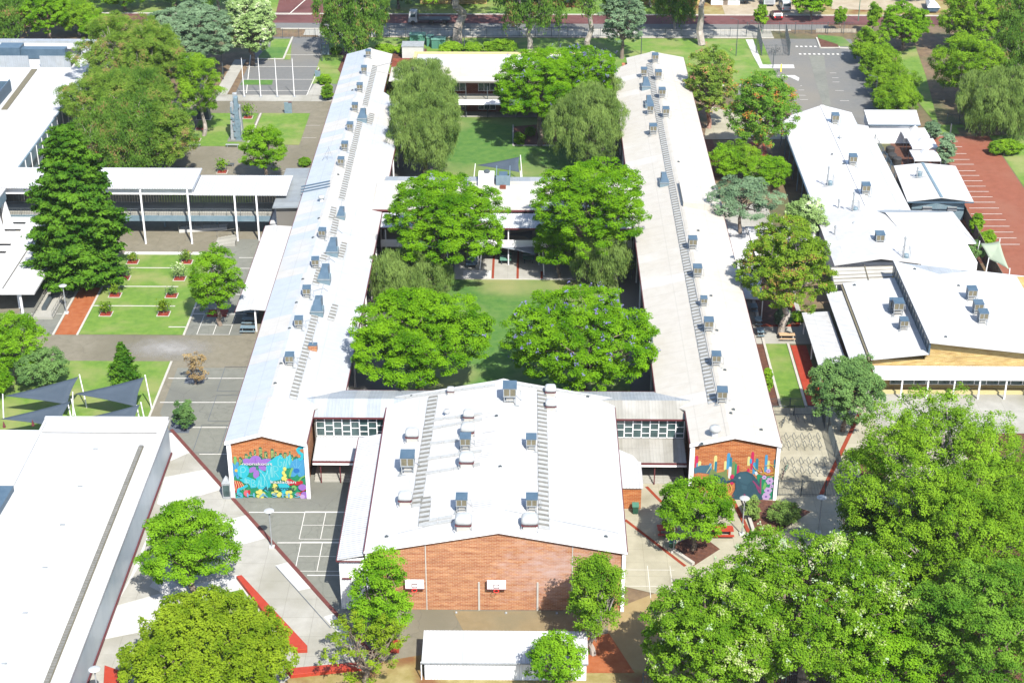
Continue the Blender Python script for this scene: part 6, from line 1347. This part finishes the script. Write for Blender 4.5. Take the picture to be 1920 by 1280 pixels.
def sign(x, y, w_, h, lab):
    g = P(x, y); t = empty('sign_slab', g, lab, 'sign'); MB().prism([(g.x-w_/2,g.y-.12),(g.x+w_/2,g.y-.12),(g.x+w_/2,g.y+.12),(g.x-w_/2,g.y+.12)],.03,h).build('slab', 'bluepale', t); MB().box(g.x+w_*.05,g.x+w_/2,g.y-.13,g.y+.13,h,h+.12).build('top_band', 'maroon', t)
sign(610,103,1.6,2.2,'grey slab sign with red top near the massive gum'); sign(541,213,1.3,2.0,'grey slab sign on the near edge of the grass square'); sign(596,144,1.0,1.2,'low pale slab sign at the car park corner')
g = P(427, 932); t = empty('noticeboard', g, 'glazed grey cabinet with pointed top left of the flower mural', 'noticeboard')
MB().box(g.x-.45,g.x+.45,g.y-.4,g.y+.4,.05,2.0).build('cabinet', 'galv', t); MB().box(g.x-.35,g.x+.35,g.y-.44,g.y-.405,.4,1.8).build('pane', 'glass', t); MB().hexa([(g.x-.5,g.y-.45,2.0),(g.x+.5,g.y-.45,2.0),(g.x+.5,g.y+.45,2.0),(g.x-.5,g.y+.45,2.0)],[(g.x-.03,g.y-.03,2.8),(g.x+.03,g.y-.03,2.8),(g.x+.03,g.y+.03,2.8),(g.x-.03,g.y+.03,2.8)]).build('roof', 'galv', t)
# ---------------- shade sails ----------------
def sail(pts, m, label, n=14, posts=None, sag=.12):
    c = Vector((0,0,0))
    P3 = [Vector(p) for p in pts]
    for p in P3: c += p
    c /= len(P3); t = empty('shade_sail', (c.x,c.y,0), label, 'shade sail'); mb = MB(); k = len(P3)
    ring = []
    for i in range(k):
        a, b = P3[i], P3[(i+1)%k]
        for j in range(n): s_ = j/n; q = a.lerp(b, s_); ring.append(q.lerp(c, .075*math.sin(math.pi*s_)))
    rings = [ring]
    for f in (.33,.66): rings.append([q.lerp(c-Vector((0,0,sag)), f) for q in ring])
    N2 = len(ring)
    for r0, r1 in zip(rings, rings[1:]):
        for i in range(N2): mb.poly([r0[i], r0[(i+1)%N2], r1[(i+1)%N2], r1[i]])
    for i in range(N2): mb.poly([rings[-1][i], rings[-1][(i+1)%N2], c-Vector((0,0,sag))])
    o = mb.build('sail_cloth', m, t, smooth=True)
    so_ = o.modifiers.new('thickness','SOLIDIFY'); so_.thickness = .02
    for p in (posts if posts is not None else P3):
        p = Vector(p); d_ = (p-c); d_.z = 0; d_.normalize(); MB().tube((p.x+d_.x*.5,p.y+d_.y*.5,0),(p.x+d_.x*.15,p.y+d_.y*.15,p.z+.25),.09,.07,n=8).build('post', 'white', t)
    return t
sail([P(8,742,3.0),P(147,706,4.4),P(126,758,2.7)], 'sail', 'left of the two front blue grey shade sails on the lower lawn')
sail([P(139,738,3.0),P(270,707,4.4),P(255,762,2.7)], 'sail', 'right of the two front blue grey shade sails on the lower lawn')
sail([P(0,785,3.0),P(132,752,4.0),P(110,800,2.6)], 'sail', 'left blue grey sail showing just above the white hall roof')
sail([P(150,785,3.0),P(262,758,4.0),P(250,800,2.6)], 'sail', 'right blue grey sail low behind the white hall roof')
sail([P(893,310,2.9),P(974,294,4.4),P(974,323,2.9)], 'sail', 'blue grey shade sail on the far court lawn')
sail([P(930,440,3.2),P(998,432,3.4),P(1005,478,2.9),P(925,462,2.9)], 'sailgrey', 'pale grey shade sail over the table tennis tables', posts=[P(905,470,2.9),P(1016,470,3.6)])
sail([P(1838,456,4.2),P(1874,452,4.6),P(1892,505,3.4),P(1855,486,3.2)], 'sailgreen', 'pale green shade sail by the red car park')
for i, (x,y) in enumerate(((1697,258),(1712,278),(1716,300))):
    g = P(x,y,0)+Vector((.6,-1.6,0)); t = empty('marquee', (g.x,g.y-2,0), ['farthest','middle','nearest'][i]+' white pointed marquee beside the garden shed', 'marquee', 'white marquees'); c = (g.x,g.y-2)
    m = MB(); r = 2.1; q = [(c[0]-r,c[1]-r,2.3),(c[0]+r,c[1]-r,2.3),(c[0]+r,c[1]+r,2.3),(c[0]-r,c[1]+r,2.3)]
    for a in range(4):
        b = (a+1)%4; mid = (c[0],c[1],3.5); m.poly([q[a],q[b],(c[0]+(q[b][0]-c[0])*.4,c[1]+(q[b][1]-c[1])*.4,2.65),(c[0]+(q[a][0]-c[0])*.4,c[1]+(q[a][1]-c[1])*.4,2.65)]).poly([(c[0]+(q[a][0]-c[0])*.4,c[1]+(q[a][1]-c[1])*.4,2.65),(c[0]+(q[b][0]-c[0])*.4,c[1]+(q[b][1]-c[1])*.4,2.65),mid])
        m.poly([(q[a][0],q[a][1],2.0),(q[b][0],q[b][1],2.0),q[b],q[a]])
    m.build('canopy', 'tent', t)
    for qq in q: MB().tube((qq[0],qq[1],0),(qq[0],qq[1],2.25),.04).build('leg', 'galv', t)
# water tanks / bins near the marquees
for x,y,lab in ((1668,290,'upper black drum beside the marquees'),(1672,303,'middle black drum beside the marquees'),(1681,310,'lower black drum beside the marquees')):
    g = P(x,y); tag(MB().lathe((g.x,g.y,0), [(.7,0),(.75,.1),(.75,1.2),(.6,1.35),(.2,1.42)],14).build('drum', 'tyre', loc=g), lab, 'drum', 'black drums')
# ---------------- furniture ----------------
def seatwall(name, m, pts, h, label, cat='bench'):
    o = MB().prism([(P(a,b,h).x, P(a,b,h).y) for a, b in pts], 0, h).build(name, m, loc=P(*pts[0]), bevel=.03); return tag(o, label, cat)
seatwall('red_platform', 'redconc', [(443,1079),(453,1077),(576,1209),(576,1216),(549,1217)], .5, 'long tapering red concrete bench on the front plaza')
seatwall('red_wall', 'redconc', [(534,1252),(672,1240),(682,1249),(545,1264)], .5, 'low red wall at the bottom of the front plaza', 'wall')
seatwall('red_wall', 'redconc', [(196,1246),(232,1258),(240,1300),(193,1300)], .6, 'red block wall at the bottom left beside the hall', 'wall')
seatwall('white_bench', 'concretelight', [(290,1140),(322,1122),(325,1130),(293,1148)], .45, 'white concrete bench between the two plaza trees')
def redtable(x, y, w_, lab):
    g = P(x, y); t = empty('picnic_table', g, lab, 'picnic table', 'red picnic tables')
    MB().box(g.x-w_/2,g.x+w_/2,g.y-.45,g.y+.45,.7,.76).build('tabletop', 'redconc', t)
    for s_ in (-1,1): MB().box(g.x-w_/2,g.x+w_/2,g.y+s_*.85-.18,g.y+s_*.85+.18,.42,.47).build('seat', 'redconc', t)
    for s_ in (-1,1): MB().box(g.x+s_*w_*.35-.04,g.x+s_*w_*.35+.04,g.y-.95,g.y+.95,.3,.36).box(g.x+s_*w_*.35-.04,g.x+s_*w_*.35+.04,g.y-.3,g.y+.3,.0,.7).build('leg', 'redconc', t)
redtable(1354,1002,2.3,'bright red picnic table right of the round tree, by the lamp'); redtable(1250,1000,2.0,'red picnic table mostly under the round green tree')
def table(x, y, w_, m, lab, g_=None, L=.8, cat='picnic table'):
    g = P(x, y); t = empty('picnic_table', g, lab, cat, g_)
    MB().box(g.x-w_/2,g.x+w_/2,g.y-L/2,g.y+L/2,.72,.77).build('tabletop', m, t)
    for s_ in (-1,1): MB().box(g.x-w_/2,g.x+w_/2,g.y+s_*(L/2+.3)-.14,g.y+s_*(L/2+.3)+.14,.42,.46).build('seat', m, t)
    for s_ in (-1,1): MB().box(g.x+s_*w_*.36-.03,g.x+s_*w_*.36+.03,g.y-L/2-.35,g.y+L/2+.35,.33,.38).box(g.x+s_*w_*.36-.03,g.x+s_*w_*.36+.03,g.y-.25,g.y+.25,0,.71).build('leg', 'galv', t)
gt = 'tables under the west verandah'
table(466,622,2.0,'bluepale','nearest grey metal table half out of the west verandah shade',gt); table(469,606,2.0,'bluepale','second grey table under the west verandah',gt); table(472,592,2.0,'bluepale','third grey table under the west verandah',gt); table(476,575,2.0,'bluepale','fourth grey table under the west verandah',gt)
table(1475,636,2.0,'wood','wooden picnic table on the concrete pad beside the olive tree'); 
for i, (x,y) in enumerate(((1404,560),(1409,582),(1417,607),(1421,628),(1395,545))): table(x+4,y,.9,'bluepale',['third nearest','second farthest one, dark,','fourth along, bluish,','nearest','farthest'][i]+' bench table in the strip along the east wing','benches along the east wing',1.4)
def tt(x, y, lab, m='green', top='greentop'):
    g = P(x, y); t = empty('table_tennis_table', g, lab, 'table tennis table', 'table tennis tables on the court paving')
    MB().box(g.x-.8,g.x+.8,g.y-.1,g.y+2.5,.74,.79).build('tabletop', top, t); MB().box(g.x-.85,g.x+.85,g.y+1.18,g.y+1.2,.79,.93).build('net', 'galv', t)
    for s_ in (-1,1): MB().box(g.x+s_*.55-.06,g.x+s_*.55+.06,g.y+.1,g.y+.2,.03,.74).box(g.x+s_*.55-.06,g.x+s_*.55+.06,g.y+2.2,g.y+2.3,.03,.74).box(g.x+s_*.55-.06,g.x+s_*.55+.06,g.y+.2,g.y+2.2,.2,.28).build('leg', 'darkmetal', t)
tt(948,497,'green table tennis table in the sun between two red paving lines'); tt(991,495,'green table tennis table in dappled shade'); tt(884,505,'dark blue tilted table by the left post of the grey sail','bluegrey','bluegrey')
def bench(x, y, w_, lab, m='wood'):
    g = P(x, y); t = empty('bench', g, lab, 'bench'); MB().box(g.x-w_/2,g.x+w_/2,g.y-.25,g.y+.25,.42,.48).build('seat', m, t); MB().box(g.x-w_*.4,g.x-w_*.4+.08,g.y-.2,g.y+.2,0,.42).box(g.x+w_*.4-.08,g.x+w_*.4,g.y-.2,g.y+.2,0,.42).build('legs', 'galv', t); return t
bench(436,276,2.2,'bench below the steel tower','galv'); bench(365,276,2.0,'bench left of the steel tower','galv'); bench(430,312,1.6,'dark bench by the young tree behind the walkway','darkmetal'); bench(1493,545+0,1.4,'bench beside the olive tree roots','darkmetal')
def bin_(x, y, lab, m='bin'):
    g = P(x, y); t = empty('wheelie_bin', g, lab, 'bin', 'green wheelie bins')
    MB().hexa([(g.x-.26,g.y-.28,.12),(g.x+.26,g.y-.28,.12),(g.x+.26,g.y+.24,.12),(g.x-.26,g.y+.24,.12)],[(g.x-.33,g.y-.38,1.05),(g.x+.33,g.y-.38,1.05),(g.x+.33,g.y+.34,1.05),(g.x-.33,g.y+.34,1.05)]).build('body', m, t)
    MB().slab([(g.x-.36,g.y-.42,1.1),(g.x+.36,g.y-.42,1.1),(g.x+.36,g.y+.4,1.2),(g.x-.36,g.y+.4,1.2)],.06).build('lid', 'green', t)
    for s_ in (-.28,.28): MB().tube((g.x+s_-.04,g.y+.28,.15),(g.x+s_+.04,g.y+.28,.15),.14,n=10).build('wheel', 'tyre', t)
bin_(1191,962,'green wheelie bin against the small brick store'); bin_(1260,1030,'green wheelie bin at the foot of the lamp east of the gymnasium')
g = P(1177,1005); t = empty('drinking_fountain', g, 'grey wall cabinet on the east wall of the gymnasium', 'cabinet'); MB().box(9.5,9.95,g.y-.6,g.y+.6,.6,1.5).build('cabinet', 'galv', t); MB().box(9.5,9.8,g.y-.5,g.y+.5,0,.59).build('pedestal', 'bluegrey', t)
for i, (x,y,m) in enumerate(((1464,125,'yellow'),(1782,235,'kerb'))):
    g = P(x, y+ (10 if i==0 else 14)); t = empty('bollard', g, ['yellow bollard on the car park island','pale post at the top of the red car park'][i], 'bollard'); MB().tube(g, g+Vector((0,0,1.5)), .12, n=10).build('post', m, t); MB().lathe((g.x,g.y,1.5),[(.12,0),(.1,.06),(.02,.1)],10).build('cap', 'galv', t)
for x,y,w_,lab in ((783,84,3.0,'wide green water tank behind the white hut'),(806,88,1.2,'narrow dark green cabinet right of the hut'),(822,92,2.6,'square green cabinet right of the white hut')):
    g = P(x,y); t = empty('green_cabinet', g, lab, 'cabinet', 'green cabinets'); MB().box(g.x-w_/2,g.x+w_/2,g.y,g.y+2,0,1.75).build('body', 'green', t); MB().box(g.x-w_/2-.1,g.x+w_/2+.1,g.y-.1,g.y+2.1,1.75,1.88).build('lid', 'greentop', t); MB().box(g.x-.03,g.x+.03,g.y-.05,g.y-.001,.2,1.65).build('door_seam', 'bin', t)
# ---------------- fences ----------------
def fence(name, pts, h, label, m='darkmetal', step=.16, post=2.6, solid=False):
    t = empty(name, (pts[0][0],pts[0][1],0), label, 'fence'); b = MB(); seen = []
    for (x0,y0),(x1,y1) in zip(pts, pts[1:]):
        L = math.hypot(x1-x0, y1-y0); n = max(2, int(L/step))
        for i in range(n):
            f = (i+.5)/n; x, y = x0+(x1-x0)*f, y0+(y1-y0)*f
            if not solid: b.tube((x,y,.05),(x,y,h),.017,n=4)
        for z in ((.15*h,.95*h) if not solid else (.5*h,)): b.tube((x0,y0,z),(x1,y1,z),.03,n=4)
        if solid:
            for i in range(int(L/.9)):
                f0, f1 = i/int(L/.9), (i+.96)/int(L/.9); a_, c_ = Vector((x0+(x1-x0)*f0,y0+(y1-y0)*f0,.05)), Vector((x0+(x1-x0)*f1,y0+(y1-y0)*f1,.05)); nn_ = Vector((-(y1-y0),x1-x0,0)).normalized()*.03
                b.hexa([a_-nn_,c_-nn_,c_+nn_,a_+nn_],[v+Vector((0,0,h)) for v in (a_-nn_,c_-nn_,c_+nn_,a_+nn_)])
        for i in range(int(L/post)+1):
            f = min(1, i*post/L); x, y = x0+(x1-x0)*f, y0+(y1-y0)*f; MB().box(x-.05,x+.05,y-.05,y+.05,0,h+.08).build('post', m, t)
    b.build('fence_panel', m, t); return t
def px2(*a): return [(P(x,y).x, P(x,y).y) for x,y in a]
fence('bar_fence', px2((1457,930),(1580,932)), 2.1, 'black bar fence at the near side of the bike yard')
fence('bar_fence', px2((1447,779),(1540,779)), 1.4, 'black bar fence at the far side of the bike yard')
fence('bar_fence', px2((1440,764),(1503,764)), 1.3, 'low bar fence at the end of the narrow lawn')
fence('bar_fence', px2((1552,812),(1576,895)), 2.1, 'right bar fence of the bike yard seen edge on','darkmetal',.14)
fence('bar_fence', px2((1538,770),(1546,805)), 2.1, 'short gate fence at the upper right of the bike yard')
fence('mesh_fence', px2((700,70),(1400,70)), 1.9, 'long dark mesh fence along the north footpath','darkmetal',.8,3.2)
fence('mesh_fence', px2((1400,64),(1600,64)), 2.4, 'dark mesh fence at the head of the upper car park','darkmetal',.7,3.2)
fence('mesh_fence', px2((500,72),(600,72)), 1.9, 'dark mesh fence at the north entrance','darkmetal',.8,3.2)
fence('bike_cage', px2((1428,104),(1420,68)), 2.6, 'left mesh side of the bike cage in the upper car park','darkmetal',.2,2.6)
fence('bike_cage', px2((1480,104),(1472,66)), 2.6, 'right mesh side of the bike cage in the upper car park','darkmetal',.2,2.6)
fence('bike_cage', px2((1428,105),(1480,105)), 2.2, 'front of the bike cage facing the car park','darkmetal',.5,2.6)
fence('boundary_fence', [(57.4,262),(57.9,245),(56.3,243.5)], 1.6, 'low dark fence behind the marquees','bluegrey',.3,3)
fence('boundary_fence', px2((1803,402),(1850,490),(1925,620)), 1.9, 'dark board fence along the red car park','bark',.3,2.6,True)
fence('boundary_fence', px2((1735,255),(1770,318),(1800,380)), 1.6, 'dark fence between marquees and red car park','darkmetal',.25,2.6)
fence('gate', px2((1775,232),(1830,236)), 1.8, 'dark mesh gate at the top of the red car park','darkmetal',.3,2)
fence('limestone_wall', px2((1530,62),(1605,62)), .8, 'low limestone wall at the far verge','limestone',.3,3,True)
fence('boundary_fence', px2((1205,1284),(1420,1284),(1640,1284)), 1.4, 'black bar fence running along the bottom edge under the flowering trees')
# ---------------- bikes and racks ----------------
rk = None; rws = ((788,(1480,1495,1510,1525),'farthest row'),(824,(1475,1490,1505,1519,1535),'second farthest row'),(839,(1467,1480,1495,1510,1525,1538),'middle row'),(870,(1473,1487,1503,1517,1532,1548),'second nearest row'),(888,(1491,1505,1520,1534,1547),'nearest row'))
for y, xs, nm in rws:
    for i, x in enumerate(xs):
        g = P(x, y+6); lab = f'bent steel bike rack, {["first","second","third","fourth","fifth","sixth"][i]} from the left in the {nm}'
        if rk is None:
            rk = MB().path([g+Vector(v) for v in ((0,0,0),(-.25,.55,.75),(0,1.0,.78),(.22,.3,.42),(0.3,.9,.1),(.3,1.0,.0))],.03,n=6).build('bike_rack', 'darkmetal', loc=g); tag(rk, lab, 'bike rack', 'bike racks in the yard')
        else:
            c = rk.copy(); COL.objects.link(c); c.location = g; c['label'] = lab
def bicycle(x, y, rz, lab, m):
    t = empty('bicycle', P(x,y), lab, 'bicycle', 'parked bicycles'); L = ORG[t.name]
    def T(v): c, s_ = math.cos(rz), math.sin(rz); return (L.x+v[0]*c-v[1]*s_, L.y+v[0]*s_+v[1]*c, v[2])
    for wx in (-.52,.52):
        w_ = MB().path([T((wx+.33*math.cos(a*.449),0,.35+.33*math.sin(a*.449))) for a in range(14)],.025,closed=True).build('wheel', 'tyre', t)
        sp = MB()
        for a in range(4): sp.tube(T((wx+.32*math.cos(a*.785),0,.35+.32*math.sin(a*.785))),T((wx-.32*math.cos(a*.785),0,.35-.32*math.sin(a*.785))),.006,n=3)
        sp.build('spokes', 'galv', w_)
    MB().path([T((-.52,0,.35)),T((-.1,0,.35)),T((.35,0,.75)),T((-.2,0,.8)),T((-.1,0,.35))],.025).path([T((-.52,0,.35)),T((-.2,0,.8)),T((-.23,0,.9))],.02).path([T((.52,0,.35)),T((.35,0,.75)),T((.32,0,.95))],.025).build('frame', m, t)
    MB().hexa([T((-.36,-.08,.9)),T((-.1,-.04,.9)),T((-.1,.04,.9)),T((-.36,.08,.9))],[T((-.36,-.08,.96)),T((-.1,-.04,.95)),T((-.1,.04,.95)),T((-.36,.08,.96))]).build('saddle', 'tyre', t)
    MB().path([T((.28,-.28,.98)),T((.32,0,.96)),T((.28,.28,.98))],.02).build('handlebar', 'tyre', t)
bicycle(1468,797,1.2,'dark bicycle in the far left corner of the bike yard','darkmetal'); bicycle(1467,898,1.3,'reddish bicycle by the wall in the near row','maroon'); bicycle(1474,884,1.1,'second bicycle beside the reddish one','green'); bicycle(1447,100,.8,'bicycle inside the car park cage','darkmetal'); bicycle(1458,99,.6,'other bicycle inside the car park cage','tyre')
# ---------------- vehicles ----------------
def vehicle(x, y, rz, lab, L, W_, H_, paintm, kind, name):
    g = P(x, y); t = empty(name, g, lab, name.split('_')[-1]); c, s_ = math.cos(rz), math.sin(rz)
    def T(v): return (g.x+v[0]*c-v[1]*s_, g.y+v[0]*s_+v[1]*c, v[2])
    h = W_/2
    if kind == 'car': prof = [(-L/2,.3),(-L/2,.85),(-L*.44,.95),(-L*.36,H_-.05),(-L*.05,H_),(L*.16,H_-.1),(L*.28,.98),(L*.46,.85),(L/2,.6),(L/2,.3)]; win = [(-L*.40,.98),(-L*.345,H_-.12),(L*.14,H_-.15),(L*.245,.98)]
    else: prof = [(-L/2,.35),(-L/2,H_-.15),(-L*.46,H_),(L*.22,H_),(L*.36,1.15),(L*.48,1.0),(L/2,.6),(L/2,.35)]; win = [(-L*.42,1.15),(-L*.42,H_-.2),(L*.2,H_-.2),(L*.32,1.15)]
    b = MB(); n = len(prof)
    def side(y_): return [T((p[0], y_*(1 if p[1] < 1 else .88), p[1])) for p in prof]
    A_, B_ = side(-h), side(h); b.poly(A_[::-1] if False else A_); b.poly(B_[::-1])
    for i in range(n): j = (i+1)%n; b.poly([A_[j], A_[i], B_[i], B_[j]])
    body = b.build('body', paintm, t)
    for s2 in (-1,1):
        y_ = s2*(h*.91+.01); MB().hexa([T((win[0][0],y_,win[0][1])),T((win[3][0],y_,win[3][1])),T((win[3][0],y_+.02*s2,win[3][1])),T((win[0][0],y_+.02*s2,win[0][1]))],[T((win[1][0],y_*.98,win[1][1])),T((win[2][0],y_*.98,win[2][1])),T((win[2][0],y_*.98+.02*s2,win[2][1])),T((win[1][0],y_*.98+.02*s2,win[1][1]))]).build('side_window', 'carglass', t)
    r0 = prof[2] if kind == 'car' else (-L/2,1.2); r1 = prof[3] if kind == 'car' else (-L/2,H_-.25)
    MB().hexa([T((r0[0]-.03,-h*.8,r0[1]+.03)),T((r0[0]-.03,h*.8,r0[1]+.03)),T((r0[0]+.05,h*.8,r0[1]+.03)),T((r0[0]+.05,-h*.8,r0[1]+.03))],[T((r1[0]-.05,-h*.75,r1[1]-.05)),T((r1[0]-.05,h*.75,r1[1]-.05)),T((r1[0]+.02,h*.75,r1[1]-.05)),T((r1[0]+.02,-h*.75,r1[1]-.05))]).build('rear_window', 'carglass', t)
    for s2 in (-1,1):
        MB().box(0,0.001,0,0.001,0,0.001) ; q = MB(); q.hexa([T((-L/2-.03,s2*h*.62,.7)),T((-L/2-.03,s2*h*.92,.7)),T((-L/2+.02,s2*h*.92,.7)),T((-L/2+.02,s2*h*.62,.7))],[T((-L/2-.03,s2*h*.62,.9)),T((-L/2-.03,s2*h*.92,.9)),T((-L/2+.02,s2*h*.92,.9)),T((-L/2+.02,s2*h*.62,.9))]); q.build('taillight', 'red', t)
        for wx in (-L*.31, L*.31): MB().tube(T((wx,s2*(h-.18),.33)),T((wx,s2*(h+.02),.33)),.33,n=16).build('wheel', 'tyre', t)
    return t
vehicle(1455,34,1.65,'dark red car parked on the driveway across the road',4.3,1.8,1.5,'carred','car','parked_car')
vehicle(1471,17,1.6,'white van parked behind the dark red car',4.8,1.9,2.1,'carwhite','van','parked_van')
g = P(1442,14); t = empty('box_trailer', g, 'white and grey trailer beside the van', 'trailer'); MB().box(g.x-1.2,g.x+1.2,g.y,g.y+3,.6,1.8).build('body', 'carwhite', t); MB().box(g.x-.9,g.x+.9,g.y-.03,g.y-.005,.8,1.5).build('tailgate', 'galv', t)
for s_ in (-1.1,1.1): MB().tube((g.x+s_-.1,g.y+1.5,.35),(g.x+s_+.1,g.y+1.5,.35),.35,n=14).build('wheel', 'tyre', t)
g = P(1745,20); t = empty('covered_boat', g, 'boat under a white cover at the upper right', 'boat'); MB().hexa([(g.x-.9,g.y-2.2,.4),(g.x+.9,g.y-2.2,.4),(g.x+.5,g.y+3,.5),(g.x-.5,g.y+3,.5)],[(g.x-1.3,g.y-2.4,1.3),(g.x+1.3,g.y-2.4,1.3),(g.x+.5,g.y+3.6,1.5),(g.x-.5,g.y+3.6,1.5)]).build('hull', 'bluegrey', t)
MB().hexa([(g.x-1.35,g.y-2.45,1.31),(g.x+1.35,g.y-2.45,1.31),(g.x+.55,g.y+3.65,1.51),(g.x-.55,g.y+3.65,1.51)],[(g.x-.7,g.y-1.6,2.1),(g.x+.7,g.y-1.6,2.1),(g.x+.2,g.y+2.4,2.3),(g.x-.2,g.y+2.4,2.3)]).build('cover', 'tent', t)
g = P(765,47); t = empty('work_truck', g, 'white cab truck with a flat tray parked in tree shade on the north road', 'truck')
MB().hexa([(g.x,g.y,.5),(g.x+1.9,g.y,.5),(g.x+1.9,g.y+2.1,.5),(g.x,g.y+2.1,.5)],[(g.x+.35,g.y+.1,2.7),(g.x+1.85,g.y+.1,2.7),(g.x+1.85,g.y+2.0,2.7),(g.x+.35,g.y+2.0,2.7)]).build('cab', 'carwhite', t)
MB().hexa([(g.x+.5,g.y-.03,1.6),(g.x+1.5,g.y-.03,1.6),(g.x+1.5,g.y+.02,1.6),(g.x+.5,g.y+.02,1.6)],[(g.x+.6,g.y+.04,2.3),(g.x+1.5,g.y+.04,2.3),(g.x+1.5,g.y+.12,2.3),(g.x+.6,g.y+.12,2.3)]).build('window', 'carglass', t)
MB().box(g.x+2.0,g.x+8.5,g.y,g.y+2.2,.9,1.1).box(g.x+2.0,g.x+2.1,g.y,g.y+2.2,1.101,2.2).build('tray', 'darkmetal', t)
for wx in (1.0,4.6,7.4):
    for yy in (0,2.0): MB().tube((g.x+wx,g.y+yy-.1,.45),(g.x+wx,g.y+yy+.15,.45),.45,n=14).build('wheel', 'tyre', t)
# houses glimpsed across the road
def house(x, y, w_, d_, rm, wm, lab):
    g = P(x, y); t = empty('house', g, lab, 'house', 'houses across the road'); X, Y = g.x, g.y
    MB().box(X-w_/2,X+w_/2,Y,Y+d_,0,2.9).build('wall', wm, t); h = 2.4
    r = MB(); e = .6; a = [(X-w_/2-e,Y-e,2.9),(X+w_/2+e,Y-e,2.9),(X+w_/2+e,Y+d_+e,2.9),(X-w_/2-e,Y+d_+e,2.9)]; p, q = (X-w_/2+d_/2,Y+d_/2,2.9+h), (X+w_/2-d_/2,Y+d_/2,2.9+h)
    r.poly([a[0],a[1],q,p]).poly([a[1],a[2],q]).poly([a[2],a[3],p,q]).poly([a[3],a[0],p]).poly(a[::-1]); r.build('roof', rm, t)
    for i in range(3): wn_ = MB().box(X-w_/2+1.5+i*w_/3,X-w_/2+3.3+i*w_/3,Y-.04,Y-.001,1,2.2).build('window', 'glass', t)
    MB().box(X-.5,X+.5,Y-.04,Y-.001,0,2.1).build('door', 'bark', t)
house(850,8,14,10,'pinkroof','brickcream','house with salmon tiled roof across the road behind the pink trunked gum'); house(1020,14,16,11,'brickdark','brickdark','dark brick house across the road behind the street gums'); house(1255,10,14,10,'pinkroof','brickcream','house in shade across the road left of the pale trunked gum')
house(250,-14,18,10,'pinkroof','white','house glimpsed at the top left above the gums'); house(1360,10,6,8,'roofgym','white','small white building across the road beside the tall gum')
# ---------------- air ----------------
mh = bpy.data.materials.new('haze'); mh.use_nodes = True; M['haze'] = mh; n_ = mh.node_tree; n_.nodes.clear(); ho = n_.nodes.new('ShaderNodeOutputMaterial'); hv = n_.nodes.new('ShaderNodeVolumePrincipled')
hv.inputs['Color'].default_value = (.86,.92,1,1); hv.inputs['Density'].default_value = .00005; hv.inputs['Anisotropy'].default_value = .2; n_.links.new(hv.outputs[0], ho.inputs['Volume'])
tag(MB().box(-910,910,-310,1510,-1.0,104.0).build('haze', 'haze'), 'thin pale air over the whole site', kind='stuff')
